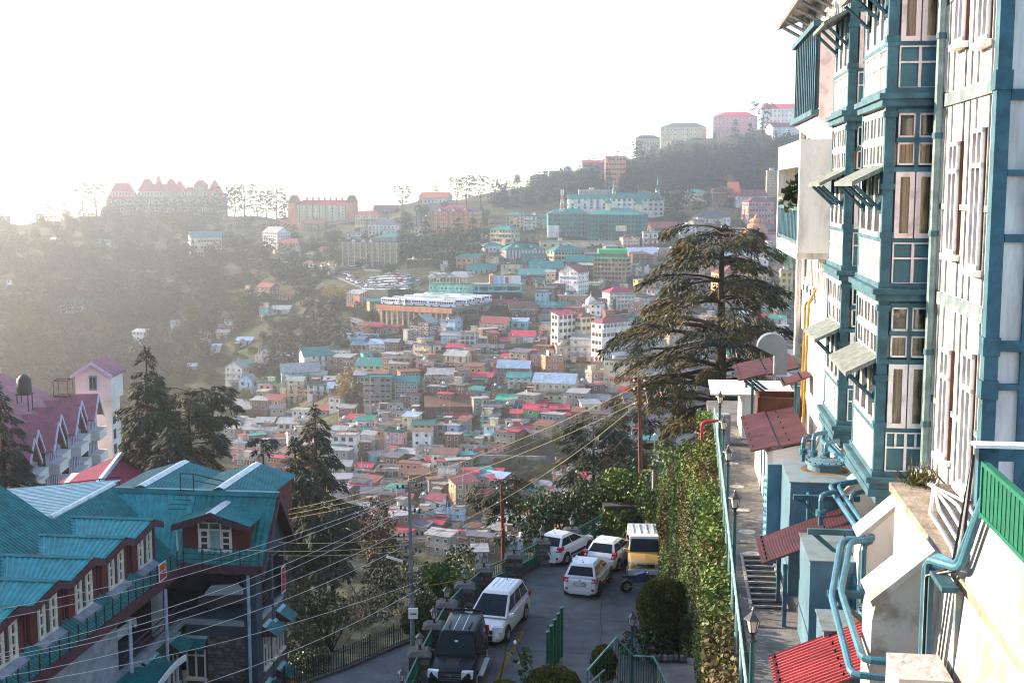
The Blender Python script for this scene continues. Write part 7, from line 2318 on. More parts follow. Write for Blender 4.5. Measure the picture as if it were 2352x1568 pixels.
def lantern(base, lab, post=0.0, sc=1.0, postm=None, group=None):
    t = thing('lantern', lab, 'lamp', tuple(base), 0, group)
    p = Vector(base)
    if post: MB().tube([p, p + Z_ * post], [.05, .04], 8).build('post', postm or LAMPB, t)
    z = p + Z_ * post
    MB().lathe(z, [(.10 * sc, 0), (.05 * sc, .04 * sc), (.04 * sc, .12 * sc), (.09 * sc, .16 * sc), (.10 * sc, .18 * sc)], 8).build('lamp_base', LAMPB, t)
    MB().lathe(z + Z_ * .18 * sc, [(.08 * sc, 0), (.13 * sc, .24 * sc)], 6).build('lamp_glass', FROST, t)
    q = MB()
    for k in range(6):
        a = k * math.pi / 3
        q.tube([z + Vector((.082 * sc * math.cos(a), .082 * sc * math.sin(a), .18 * sc)), z + Vector((.135 * sc * math.cos(a), .135 * sc * math.sin(a), .43 * sc))], .009 * sc, 4)
    q.build('lamp_frame', LAMPB, t)
    MB().lathe(z + Z_ * .42 * sc, [(.18 * sc, 0), (.17 * sc, .03 * sc), (.07 * sc, .12 * sc), (.03 * sc, .16 * sc), (.035 * sc, .19 * sc), (.004, .24 * sc)], 6).build('lamp_cap', mat('lamp_cap', (0.06, .065, .075), rough=.35, var=0), t)
    return t
PBLK = {}
CAPST = mat('pillar_cap', (0.13, 0.125, 0.115), rough=.95, var=.4, scale=4)
for i, p in enumerate(PIL):
    top = -18.12
    c = Vector((p.x, p.y, 0))
    wh = ['nearest', 'second', 'third', 'fourth', 'fifth', 'sixth', 'seventh', 'eighth', 'ninth', 'farthest'][i]
    t = thing('stone_pillar', 'rough stone pillar of the car park railing, %s along its row' % wh, 'pillar', (p.x, p.y, GZ), 0, 'stone pillars along the car park')
    z = -22.0 if i < 5 else -21
    while z < top - .12:
        for k, (dx, dy) in enumerate(((-.21, 0), (.21, 0)) if int(round(z * 5)) % 2 else ((0, -.21), (0, .21))):
            sx, sy = (.2, .42) if dx else (.42, .2)
            mi = rnd.randint(0, 2)
            q = MB().box((p.x + dx - sx + .008, p.y + dy - sy + .008, z), (p.x + dx + sx - .008, p.y + dy + sy - .008, z + .2)); q.build('stone', STONE[mi] if mi else WALLST, t)
        z += .215
    MB().hexa([(p.x - .48, p.y - .48, top - .1), (p.x + .48, p.y - .48, top - .1), (p.x + .48, p.y + .48, top - .1), (p.x - .48, p.y + .48, top - .1), (p.x - .3, p.y - .3, top + .06), (p.x + .3, p.y - .3, top + .06), (p.x + .3, p.y + .3, top + .06), (p.x - .3, p.y + .3, top + .06)]).build('capstone', CAPST, t)
    lantern((p.x, p.y, top + .06), 'black lantern standing on the %s stone pillar of the car park' % wh, 0, 1.12, None, 'lanterns on the car park pillars')
GRAIL = mat('dark_green_paint', (0.012, 0.12, 0.075), rough=.4, var=.25, scale=3)
def green_rail(a, c, z0, z1, lab, panel=True, group='green railings round the car park'):
    d = c - a; d.z = 0; L_ = d.length; d.normalize(); n_ = Vector((-d.y, d.x, 0))
    t = thing('green_railing', lab, 'railing', (a.x, a.y, z0), 0, group)
    o = Vector((a.x, a.y, 0)); sl = (c.z - a.z) / L_ if False else 0
    q = MB(); q.obox(o, d, n_, Z_, (.45, -.03, z1 - .06), (L_ - .45, .03, z1)); q.obox(o, d, n_, Z_, (.45, -.02, z0 + .32), (L_ - .45, .02, z0 + .36)); q.build('rail', GRAIL, t)
    q = MB(); q.obox(o, d, n_, Z_, (.45, -.015, z0 - .25), (L_ - .45, .015, z0 + .25)); q.build('panel', GRAIL, t)
    q = MB(); n = int((L_ - .9) / .15)
    for k in range(n + 1): q.obox(o, d, n_, Z_, (.45 + k * (L_ - .9) / n - .011, -.011, z0 + .3), (.45 + k * (L_ - .9) / n + .011, .011, z1 - .03))
    o_ = q.build('baluster', GRAIL, t); o_['kind'] = 'stuff'
    return t
for i in range(len(PIL) - 1):
    green_rail(PIL[i], PIL[i + 1], GZ + .35, GZ + 1.25, 'dark green railing between the %s and %s pillars of the car park' % (['nearest', 'second', 'third', 'fourth', 'fifth', 'sixth', 'seventh', 'eighth', 'ninth', 'farthest'][i], ['nearest', 'second', 'third', 'fourth', 'fifth', 'sixth', 'seventh', 'eighth', 'ninth', 'farthest'][i + 1]))
green_rail(PIL[-1], Vector((5.3, 69.2, 0)), GZ + .2, GZ + 1.15, 'dark green railing behind the white hatchbacks, across the far edge')
# far retaining wall
q = MB(); q.box((5.2, 69.3, -21), (8.8, 70.3, -17.9)); tag(q.build('retaining_wall', mat('damp_wall', (0.08, .075, .07), rough=.95, rgb2=(.035, .035, .033), scale=1.2, bump=.5, detail=9)), 'dark damp retaining wall behind the parked cars', 'wall')
# lower road with its picket fence
RZ = -21.6
edge = [onz(x, y, RZ) for x, y in ((610, 1640), (655, 1590), (720, 1562), (790, 1538), (850, 1512), (905, 1488), (950, 1470))]
q = MB(); q.face(edge + [Vector((PIL[3].x, PIL[3].y + 1, RZ)), Vector((PIL[1].x, PIL[1].y, RZ)), Vector((PIL[0].x, PIL[0].y - 12, RZ)), Vector((-20, 34, RZ))]); tag(q.build('lane', ASPH), 'dark lane curving down outside the car park wall', None, None, 'structure')
pf = thing('picket_fence', 'black iron picket fence with pointed bars along the lane', 'fence', tuple(edge[2]))
BLKI = mat('black_iron', (0.012, 0.012, 0.014), rough=.5, var=0)
q = MB()
for i in range(len(edge) - 1):
    a, c = edge[i], edge[i + 1]
    for h in (.2, .85): q.tube([a + Z_ * h, c + Z_ * h], .02, 4)
q.build('rail', BLKI, pf)
pm = MB().box((-.014, -.014, 0), (.014, .014, 1.0)).lathe((0, 0, 1.0), [(.03, 0), (.03, .03), (.003, .12)], 4).mesh('picket', BLKI)
for i in range(len(edge) - 1):
    a, c = edge[i], edge[i + 1]; n = max(2, int((c - a).length / .14))
    for k in range(n):
        put('picket', pm, pf, a + (c - a) * (k / n) - Vector(ORG[pf]), (0, 0, .7))
for k in range(len(edge)): MB().tube([edge[k], edge[k] + Z_ * 1.2], .035, 6).build('fence_post', BLKI, pf)
q = MB()
for i in range(len(edge) - 1):
    a, c = edge[i], edge[i + 1]; d = (c - a).normalized(); n_ = Vector((-d.y, d.x, 0)); q.obox(a, d, n_, Z_, (0, -.1, -1.5), ((c - a).length, .15, .12))
tag(q.build('kerb', WALLST), 'low kerb under the black picket fence', None, None, 'structure')

# ------------------------------------------------------------------ cars
RUB = mat('tyre_rubber', (0.014, 0.014, 0.015), rough=.85, var=0)
RIMM = mat('wheel_rim', (0.35, 0.36, 0.37), rough=.35, var=0, metal=.6)
RIMD = mat('dark_rim', (0.06, 0.06, 0.065), rough=.4, var=0, metal=.4)
CGLASS = mat('car_glass', (0.012, 0.022, 0.03), rough=.1, var=.2, scale=2, spec=.12)
TAILR = mat('tail_lamp', (0.42, 0.01, 0.02), rough=.15, var=0)
HEADL = mat('head_lamp', (0.55, 0.60, 0.65), rough=.08, var=0)
PLATE = mat('plate_white', (0.75, 0.75, 0.73), rough=.5, var=0)
TRIMB = mat('black_trim', (0.02, 0.02, 0.022), rough=.55, var=0)
CHROME = mat('chrome', (0.6, 0.6, 0.62), rough=.12, var=0, metal=1.0)
def paint(n, c): return mat('paint_' + n, c, rough=.28, var=.06, scale=1, spec=.12 if sum(c) < .2 else .5)
def car(name, lab, loc, yaw, P):
    """P: dict of sizes. Local axes: +Y forward, x right, z up, wheels on z=0. yaw turns +Y clockwise (degrees)"""
    t = thing(name, lab, P.get('cat', 'car'), loc, -R(yaw), 'vehicles in the hotel car park')
    L_, W, H, hb, pm = P['L'], P['W'], P['H'], P['belt'], P['paint']
    hw = W / 2; f = L_ / 2
    # lower body: stations along the length (y, half width, bottom, shoulder height)
    st = P['st']
    V_, F_ = [], []
    def ring(y, k, zb, zt):
        w_ = hw * k
        return [(-w_ * .86, y, zb), (-w_ * .98, y, zb + .12), (-w_, y, zb + (zt - zb) * .45), (-w_ * .97, y, zt - .10), (-w_ * .88, y, zt), (0, y, zt + .025), (w_ * .88, y, zt), (w_ * .97, y, zt - .10), (w_, y, zb + (zt - zb) * .45), (w_ * .98, y, zb + .12), (w_ * .86, y, zb)]
    for (y, k, zb, zt) in st: V_ += ring(y * f, k, zb, zt)
    n = 11
    for i in range(len(st) - 1):
        for j in range(n):
            j2 = (j + 1) % n
            F_.append((i * n + j, i * n + j2, (i + 1) * n + j2, (i + 1) * n + j))
    F_.append(tuple(reversed(range(n)))[::-1]); e = (len(st) - 1) * n; F_.append(tuple(e + j for j in range(n))[::-1])
    q = MB().add(V_, F_)
    # cabin
    g = P['cab']     # rear base y, front base y, rear top y, front top y, half widths base/top
    yb0, yb1, yt0, yt1 = [v * f for v in g[:4]]
    wb, wt = hw * g[4], hw * g[5]
    zb = hb - .03
    def lerp(a, c, u): return a + (c - a) * u
    R_ = [(-wb, yb0, zb), (wb, yb0, zb), (wb, yb1, zb), (-wb, yb1, zb)]
    T_ = [(-wt, yt0, H - .05), (wt, yt0, H - .05), (wt, yt1, H - .07), (-wt, yt1, H - .07)]
    q.hexa(R_ + T_)
    wr_ = wt * .86
    q.hexa(T_[:] + [(-wr_, yt0 + .1, H), (wr_, yt0 + .1, H), (wr_, yt1 - .12, H - .01), (-wr_, yt1 - .12, H - .01)])
    body = q.build('body', pm, t, world=False)
    md = body.modifiers.new('Bevel', 'BEVEL'); md.width = .035; md.segments = 2; md.limit_method = 'ANGLE'; md.angle_limit = R(25)
    body.data.polygons.foreach_set('use_smooth', [True] * len(body.data.polygons))
    def panel(a, b_, c, d_, m, nm, inset=(.06, .06, .06, .06), off=.012):
        """quad glass inside a four corner face a(bottom-left) b(bottom-right) c(top-right) d(top-left)"""
        a, b_, c, d_ = map(Vector, (a, b_, c, d_))
        nrm = (b_ - a).cross(d_ - a).normalized()
        l, r_, bo, to = inset
        def pt(u, v): return lerp(lerp(a, b_, u), lerp(d_, c, u), v) + nrm * off
        p = [pt(l, bo), pt(1 - r_, bo), pt(1 - r_, 1 - to), pt(l, 1 - to)]
        k = MB().add(p + [v - nrm * .02 for v in p], [(0, 1, 2, 3), (0, 4, 5, 1), (1, 5, 6, 2), (2, 6, 7, 3), (3, 7, 4, 0)])
        return k.build(nm, m, t, world=False)
    panel(R_[0], R_[1], T_[1], T_[0], CGLASS, 'rear_window', (.08, .08, .18, .12))
    panel(R_[2], R_[3], T_[3], T_[2], CGLASS, 'windscreen', (.05, .05, .08, .05))
    nw = P.get('nw', 2)
    for s in (1, -1):
        rb, fb_, ft, rt = (R_[1], R_[2], T_[2], T_[1]) if s > 0 else (R_[0], R_[3], T_[3], T_[0])
        rb, fb_, ft, rt = map(Vector, (rb, fb_, ft, rt))
        for k in range(nw):
            u0, u1 = .05 + k * .9 / nw, .05 + (k + 1) * .9 / nw - .03
            A, B_, C_, D_ = lerp(rb, fb_, u0), lerp(rb, fb_, u1), lerp(rt, ft, u1), lerp(rt, ft, u0)
            if s < 0: A, B_, C_, D_ = B_, A, D_, C_
            panel(A, B_, C_, D_, CGLASS, 'side_window', (.0, .0, .18, .14))
            z_ = hb - .12
            MB().box((s * hw * .985 - .02, lerp(yb0, yb1, u1) - .25, z_ - .02), (s * hw * .985 + .02, lerp(yb0, yb1, u1) - .08, z_ + .02)).build('door_handle', P.get('handle', pm), t, world=False)
        ym = lerp(yb0, yb1, .93)
        MB().hexa([(s * hw * .95, ym - .07, hb + .0), (s * (hw + .2), ym - .05, hb + .02), (s * (hw + .2), ym + .06, hb + .02), (s * hw * .95, ym + .08, hb + .0), (s * hw * .95, ym - .07, hb + .1), (s * (hw + .2), ym - .05, hb + .17), (s * (hw + .18), ym + .06, hb + .15), (s * hw * .95, ym + .08, hb + .08)]).build('mirror', P.get('mirror', pm), t, world=False)
        if P.get('rails'):
            MB().tube([(s * wt * .9, yt0 + .1, H + .0), (s * wt * .9, yt0 + .2, H + .07), (s * wt * .9, yt1 - .25, H + .06), (s * wt * .9, yt1 - .15, H - .01)], .022, 6).build('roof_rail', P.get('railm', CHROME), t, world=False)
        if P.get('strip'):
            MB().box((s * hw * .99 - .03, -f * .42, .42), (s * hw * .99 + .03, f * .42, .54)).build('door_strip', TRIMB, t, world=False)
        # wheels with dark arches
        wr = P.get('wr', .31)
        for yw in P['wy']:
            yy = yw * f
            MB().tube([(s * (hw - .30), yy, wr + .03), (s * (hw + .004), yy, wr + .03)], wr + .075, 20).build('wheel_arch', TRIMB, t, world=False)
            wh = MB().tube([(s * (hw - .24), yy, wr), (s * (hw - .2), yy, wr), (s * (hw - .02), yy, wr), (s * (hw + .01), yy, wr)], [wr - .03, wr, wr, wr - .03], 18).build('wheel', RUB, t, world=False)
            k = MB().tube([(s * (hw - .02), yy, wr), (s * (hw + .02), yy, wr)], wr * .62, 12)
            k.build('rim', P.get('rim', RIMM), wh, world=False)
            k = MB()
            for a in range(5):
                an = a * 2 * math.pi / 5
                k.tube([(s * (hw + .024), yy, wr), (s * (hw + .024), yy + math.cos(an) * wr * .6, wr + math.sin(an) * wr * .6)], .03, 4)
            k.build('spoke', P.get('rim', RIMM), wh, world=False)['kind'] = 'stuff'
        # lamps
        yl = -f
        tl = P['tail']     # inner x, outer x, z0, z1, side wrap
        MB().hexa([(s * hw * tl[0], yl - .01, tl[2]), (s * hw * tl[1], yl + .06, tl[2] + .02), (s * hw * tl[1], yl + .06 + tl[4], tl[2] + .08), (s * hw * tl[0], yl + .2, tl[2]),
                   (s * hw * (tl[0] + .04), yl + .03, tl[3] - .03), (s * hw * tl[1], yl + .10, tl[3]), (s * hw * tl[1], yl + .10 + tl[4], tl[3] + .03), (s * hw * tl[0], yl + .2, tl[3])] if s > 0 else
                  [(s * hw * tl[1], yl + .06, tl[2] + .02), (s * hw * tl[0], yl - .01, tl[2]), (s * hw * tl[0], yl + .2, tl[2]), (s * hw * tl[1], yl + .06 + tl[4], tl[2] + .08),
                   (s * hw * tl[1], yl + .10, tl[3]), (s * hw * (tl[0] + .04), yl + .03, tl[3] - .03), (s * hw * tl[0], yl + .2, tl[3]), (s * hw * tl[1], yl + .10 + tl[4], tl[3] + .03)]).build('tail_light', TAILR, t, world=False)
        MB().box((s * hw * (tl[0] + .1) - .05, yl - .025, (tl[2] + tl[3]) / 2 - .05), (s * hw * (tl[0] + .1) + .05, yl + .05, (tl[2] + tl[3]) / 2 + .03)).build('reversing_light', HEADL, t, world=False)
        hl = P['head']
        x0, x1 = sorted((s * hw * hl[0], s * hw * hl[1]))
        MB().hexa([(x0, f - .25, hl[2]), (x1, f - .25, hl[2]), (x1, f + .012 - (.1 if s > 0 else 0), hl[2]), (x0, f + .012 - (.1 if s < 0 else 0), hl[2]), (x0, f - .3, hl[3]), (x1, f - .3, hl[3]), (x1, f - .02 - (.14 if s > 0 else 0), hl[3]), (x0, f - .02 - (.14 if s < 0 else 0), hl[3])]).build('headlight', HEADL, t, world=False)
        MB().box((s * hw * .75 - .06, -f - .02, .42), (s * hw * .75 + .06, -f + .08, .52)).build('reflector', TAILR, t, world=False)
    MB().box((-hw * .62, -f - .012, .22), (hw * .62, -f + .1, .38)).build('rear_bumper_trim', P.get('bump', TRIMB), t, world=False)
    MB().box((-hw * .5, f - .1, .30), (hw * .5, f + .015, .52)).build('grille', TRIMB, t, world=False)
    if P.get('grille'):
        MB().box((-hw * .5, f - .2, P['grille'][0]), (hw * .5, f + .02, P['grille'][1])).build('grille', TRIMB, t, world=False)
        k = MB()
        for i in range(3): k.box((-hw * .5, f + .02, P['grille'][0] + .03 + i * (P['grille'][1] - P['grille'][0]) / 3), (hw * .5, f + .03, P['grille'][0] + .06 + i * (P['grille'][1] - P['grille'][0]) / 3))
        k.build('grille_bar', CHROME, t, world=False)
    if P.get('plate'):
        z = P['pz']
        pl = MB().box((-.26, -f - .045, z - .06), (.26, -f - .01, z + .06)).box((-.28, -f - .04, z - .075), (.28, -f - .005, z + .075), 1).build('number_plate', [PLATE, TRIMB], t, world=False)
        text_mesh(P['plate'], .105, TRIMB, pl, (0, -f - .047, z), (R(90), 0, 0), 'plate_lettering', .001)
        MB().lathe((0, -f + .02, z + .18), [(.05, -.02), (.05, .02)], 10).build('badge', CHROME, t, world=False)
    if P.get('wiper', True):
        MB().tube([(-.25, lerp(yb0, yt0, .2) - .035, lerp(zb, H, .22)), (.25, lerp(yb0, yt0, .28) - .035, lerp(zb, H, .3))], .012, 4).build('wiper', TRIMB, t, world=False)
    if P.get('antenna'):
        MB().tube([(0, yt0 + .28, H), (0, yt0 + .02, H + .22)], .01, 4).lathe((0, yt0 + .28, H), [(.035, 0), (.02, .03)], 6).build('antenna', TRIMB, t, world=False)
    for rb in P.get('ribs', []):
        MB().box((hw * rb - .02, yt0 + .2, H - .005), (hw * rb + .02, yt1 - .35, H + .018)).build('roof_rib', P.get('ribm', pm), t, world=False)
    for ex in P.get('extra', []): ex(t, f, hw, H)
    return t
WHP = paint('white', (0.70, 0.71, 0.72)); BLP = paint('black', (0.012, 0.014, 0.017)); YEP = paint('yellow', (0.50, 0.31, 0.09)); SLV = paint('silver', (0.55, 0.57, 0.58))
hatch = [(-1, .78, .3, .62), (-.985, .9, .26, .86), (-.9, .97, .22, 1.0), (-.6, 1, .2, 1.0), (.3, 1, .2, .97), (.62, .99, .2, .93), (.88, .93, .22, .8), (.985, .84, .26, .66), (1, .7, .3, .55)]
base_h = dict(L=3.85, W=1.72, H=1.48, belt=.97, st=hatch, cab=(-.93, .52, -.64, -.02, .90, .66), wy=(-.64, .66), tail=(.66, .99, .80, 1.02, .3), head=(.5, .97, .62, .82), rails=False, antenna=True, pz=.66)
car('hatchback', 'white hatchback with a sloping lamp cluster, parked farthest left by the railing', (2.75, 64.5, GZ), 31, dict(base_h, paint=WHP, plate='HP 63 7612', strip=True, pz=.70, bump=WHP))
car('hatchback', 'white hatchback partly behind the nearer small car, in the middle of the three', (5.15, 63.4, GZ), 23, dict(base_h, paint=WHP, tail=(.74, 1.0, .78, 1.06, .34), bump=WHP))
car('hatchback', 'small white high riding hatchback nearest the camera among three', (3.75, 59.4, GZ), 17, dict(base_h, L=3.7, W=1.69, H=1.56, belt=1.02, paint=WHP, plate='HP 11 A 9788', rails=True, tail=(.66, 1.0, .78, 1.0, .2), cab=(-.95, .54, -.74, .02, .92, .70), strip=True, bump=SLV, wr=.33, pz=.72, rim=RIMD))
suv = [(-1, .84, .34, .8), (-.985, .95, .3, 1.05), (-.85, .99, .26, 1.1), (-.5, 1, .24, 1.1), (.25, 1, .24, 1.1), (.36, .99, .24, 1.1), (.7, .97, .24, 1.04), (.96, .92, .28, .94), (1, .8, .34, .74)]
def scoop(t, f, hw, H):
    MB().hexa([(-.3, f * .58, 1.07), (.3, f * .58, 1.07), (.26, f * .8, 1.03), (-.26, f * .8, 1.03), (-.3, f * .5, 1.12), (.3, f * .5, 1.12), (.26, f * .66, 1.115), (-.26, f * .66, 1.115)]).build('bonnet_scoop', TRIMB, t, world=False)
    for s in (-1, 1):
        MB().box((s * (hw + .1) - .1, -f * .4, .36), (s * (hw + .1) + .1, f * .42, .42)).build('side_step', SLV, t, world=False)
        MB().tube([(s * hw * .48, -f * .3, H + .03), (s * hw * .44, f * .0, H + .03)], .03, 6).build('roof_bar', TRIMB, t, world=False)
        MB().box((s * hw * .2 - .01, -f * .7, H), (s * hw * .2 + .01, f * .1, H + .012)).build('roof_stripe', CHROME, t, world=False)
    MB().tube([(-hw * .66, -f * .86, H - .02), (-hw * .6, -f * .9, H + .06), (hw * .6, -f * .9, H + .06), (hw * .66, -f * .86, H - .02)], .05, 8).build('spoiler', BLP, t, world=False)
    MB().box((-.06, f * .30 - .02, H - .32), (.06, f * .30 + .02, H - .26)).build('sticker', PLATE, t, world=False)
    MB().lathe((0, f + .02, .86), [(.09, -.03), (.09, .03)], 10).build('badge', CHROME, t, world=False)
car('black_suv', 'tall black four wheel drive with bonnet scoop, nearest in the car park', (-2.12, 48.3, GZ), 187, dict(L=4.5, W=1.82, H=1.93, belt=1.14, st=suv, cab=(-.93, .40, -.86, .16, .93, .76), wy=(-.6, .62), tail=(.8, 1.0, .9, 1.35, .12), head=(.5, .97, .72, .98), paint=BLP, wr=.37, nw=3, grille=(.62, .9), extra=[scoop], handle=BLP, bump=TRIMB))
mpv = [(-1, .82, .3, .75), (-.985, .93, .26, 1.0), (-.85, .98, .22, 1.08), (-.4, 1, .2, 1.08), (.35, 1, .2, 1.03), (.66, .98, .2, .96), (.9, .92, .22, .84), (.985, .82, .26, .68), (1, .7, .3, .56)]
def permit(t, f, hw, H):
    MB().obox(Vector((.42, f * .42, 1.2)), Vector((1, 0, 0)), Vector((0, .5, .86)), Vector((0, -.86, .5)), (-.18, -.06, .18), (.18, .06, .2)).build('windscreen_permit', mat('permit_yellow', (0.5, .45, .05), var=.1), t, world=False)
    for s in (-.55, -.2, .2, .55): MB().box((hw * .7 * s - .012, -f * .7, H), (hw * .7 * s + .012, -f * .1, H + .014)).build('roof_groove', SLV, t, world=False)
car('people_carrier', 'white people carrier with a yellow windscreen permit behind the black car', (-.62, 53.6, GZ), 196, dict(L=4.7, W=1.83, H=1.80, belt=1.08, st=mpv, cab=(-.92, .66, -.74, .14, .92, .68), wy=(-.58, .64), tail=(.78, 1.0, .85, 1.15, .2), head=(.48, .98, .68, .88), paint=WHP, wr=.34, nw=3, grille=(.6, .74), antenna=True, extra=[permit]))
van = [(-1, .9, .36, .9), (-.985, .98, .32, 1.12), (-.6, 1, .28, 1.14), (.3, 1, .28, 1.14), (.42, .99, .28, 1.12), (.8, .97, .3, 1.03), (.97, .95, .32, .95), (1, .86, .36, .82)]
def vanroof(t, f, hw, H):
    MB().hexa([(-hw * .93, -f * .98, 1.16), (hw * .93, -f * .98, 1.16), (hw * .93, f * .36, 1.16), (-hw * .93, f * .36, 1.16), (-hw * .86, -f * .96, H + .02), (hw * .86, -f * .96, H + .02), (hw * .82, f * .18, H + .01), (-hw * .82, f * .18, H + .01)]).build('white_top', WHP, t, world=False)
    for s in (-.6, -.2, .2, .6): MB().box((hw * s - .03, -f * .9, H + .02), (hw * s + .03, -f * .1, H + .05)).build('roof_rib', WHP, t, world=False)
    p = [(-hw * .86, f * .385, 1.22), (hw * .86, f * .385, 1.22), (hw * .76, f * .245, H - .12), (-hw * .76, f * .245, H - .12)]
    MB().add([(x, y + .03, z) for x, y, z in p] + [(x, y - .1, z) for x, y, z in p], [(3, 2, 1, 0), (0, 1, 5, 4), (1, 2, 6, 5), (2, 3, 7, 6), (3, 0, 4, 7)]).build('windscreen', CGLASS, t, world=False)
    MB().box((-hw, f - .05, .42), (hw, f + .14, .66)).build('front_bumper', SLV, t, world=False)
    MB().box((-.02, f * .45, 1.12), (.02, f * .92, 1.13)).build('bonnet_rib', YEP, t, world=False)
car('yellow_van', 'mustard yellow utility van with white ribbed roof behind the round bush', (6.75, 62.3, GZ), 183, dict(L=4.3, W=1.75, H=1.82, belt=1.14, st=van, cab=(-.96, .40, -.94, .2, .93, .82), wy=(-.6, .64), tail=(.84, 1.0, .9, 1.2, .1), head=(.5, .95, .74, .96), paint=YEP, wr=.36, grille=(.72, .9), extra=[vanroof], cat='van', nw=2))
# motorcycle, seen from behind its front half
mb = thing('motorbike', 'dark blue motorbike parked in front of the yellow van', 'motorbike', (5.85, 58.6, GZ))
mo = Vector((6.15, 58.8, GZ)); mx_, my_ = Vector((.95, .3, 0)).normalized(), Vector((-.3, .95, 0)).normalized()
def mp(x, y, z): return mo + mx_ * x + my_ * y + Z_ * z
for x in (-.65, .65):
    w_ = MB().tube([mp(x, -.06, .3), mp(x, .06, .3)], .3, 18).build('wheel', RUB, mb)
    MB().tube([mp(x, -.07, .3), mp(x, .07, .3)], .17, 12).build('rim', RIMM, w_)
MB().hexa([mp(-.35, -.14, .45), mp(.4, -.14, .5), mp(.4, .14, .5), mp(-.35, .14, .45), mp(-.25, -.13, .85), mp(.3, -.14, .95), mp(.3, .14, .95), mp(-.25, .13, .85)]).build('tank', paint('blue', (0.02, 0.07, 0.16)), mb)
MB().hexa([mp(-.85, -.12, .75), mp(-.2, -.15, .72), mp(-.2, .15, .72), mp(-.85, .12, .75), mp(-.85, -.1, .86), mp(-.2, -.13, .82), mp(-.2, .13, .82), mp(-.85, .1, .86)]).build('seat', TRIMB, mb)
MB().tube([mp(.65, .1, .3), mp(.42, .1, 1.0)], .03, 6).tube([mp(.65, -.1, .3), mp(.42, -.1, 1.0)], .03, 6).build('fork', CHROME, mb)
MB().tube([mp(.3, -.36, 1.05), mp(.42, -.1, 1.02), mp(.42, .1, 1.02), mp(.3, .36, 1.05)], .02, 6).build('handlebar', TRIMB, mb)
MB().lathe(mp(.5, 0, .82), [(.05, -.05), (.1, .0), (.1, .08), (.03, .13)], 10).build('headlight', HEADL, mb)
MB().tube([mp(-.8, -.16, .35), mp(.1, -.16, .3)], .045, 8).build('exhaust', CHROME, mb)
MB().hexa([mp(-.95, -.08, .45), mp(-.6, -.08, .6), mp(-.6, .08, .6), mp(-.95, .08, .45), mp(-.95, -.08, .5), mp(-.6, -.08, .66), mp(-.6, .08, .66), mp(-.95, .08, .5)]).build('mudguard', TRIMB, mb)
# ------------------------------------------------------------------ ivy wall, hedges, bushes
def wall_leaves(name, parent, pts_fn, n, size, m, seed, nrm):
    rs = np.random.default_rng(seed)
    C = pts_fn(rs, n)
    nn = np.array(nrm)
    A = rs.normal(0, .5, (n, 3)) + nn * .5 + np.array([0, 0, -.25]); A /= np.linalg.norm(A, axis=1)[:, None]
    Bv = np.cross(A, rs.normal(0, .5, (n, 3)) + nn); Bv /= np.maximum(np.linalg.norm(Bv, axis=1), 1e-6)[:, None]
    s = size * rs.uniform(.6, 1.5, n)
    V, F = diamonds(C, A * s[:, None], Bv * (s * .42)[:, None])
    mm = m if isinstance(m, list) else [m]
    # clumps decide the kind of leaf
    k = (np.sin(C[:, 1] * .9 + C[:, 2] * .55) + np.sin(C[:, 1] * .37 - C[:, 2] * 1.3 + 2) + rs.normal(0, .6, n))
    mi = (k > .35).astype(int) if len(mm) > 1 else None
    if len(mm) > 2: mi = mi + (k > 1.5).astype(int)
    o = np_obj(name, V - np.array(ORG.get(parent, (0, 0, 0))), F, mm, parent, mi)
    return o
iv = thing('ivy_wall', 'tall ivy covered retaining wall between footpath and car park', 'wall', (hx(40), 40, GZ))
def topz(Y): return np.where(Y < 42, -8.2, -8.2 - (Y - 42) * .30)
def wx(Y): return np.where(Y < 46, 3.45 + .1405 * (Y - 18.2), 7.36 + (Y - 46) * .035)
q = MB()
for y0 in range(14, 70, 4):
    y1 = y0 + 4
    t0, t1 = float(topz(np.array(y0 + .0))) - .25, float(topz(np.array(y1 + .0))) - .25
    q.hexa([(wx(y0) - .08, y0, GZ - 1), (wx(y0) + 1.0, y0, GZ - 1), (wx(y1) + 1.0, y1, GZ - 1), (wx(y1) - .08, y1, GZ - 1), (wx(y0) - .08, y0, t0), (wx(y0) + .5, y0, t0), (wx(y1) + .5, y1, t1), (wx(y1) - .08, y1, t1)])
q.build('wall_core', mat('old_stone_wall', (0.10, .085, .07), rough=.95, rgb2=(.05, .045, .04), scale=1.5, bump=.6), iv)
def ivp(rs, n):
    Y = 16 + 52 * rs.random(n) ** .8
    z0 = GZ; zt = topz(Y)
    Z = z0 + (zt - z0) * rs.random(n) ** .75
    bul = .35 * np.sin(Y * .8 + Z) + .3 * np.sin(Z * .9 + 1) * np.sin(Y * .5)
    X = wx(Y) - .12 - .25 * np.abs(bul) - .35 * np.clip((GZ + 3 - Z) / 3, 0, 1) - rs.random(n) * .12
    return np.stack([X, Y, Z], 1)
wall_leaves('ivy_leaf', iv, ivp, 150000, .075, [IVY, IVYB, OLIVE], 1, (-1, -.25, .25))['kind'] = 'stuff'
def ivt(rs, n):
    Y = 15 + 30 * rs.random(n); 
    X = hx(Y) + rs.uniform(-.5, .05, n); Z = -8.25 + rs.normal(0, .10, n) + .1 * np.sin(Y * 2.3)
    return np.stack([X, Y, Z], 1)
wall_leaves('hedge_leaf', iv, ivt, 15000, .085, [IVY, IVYB], 2, (0, 0, 1))['kind'] = 'stuff'
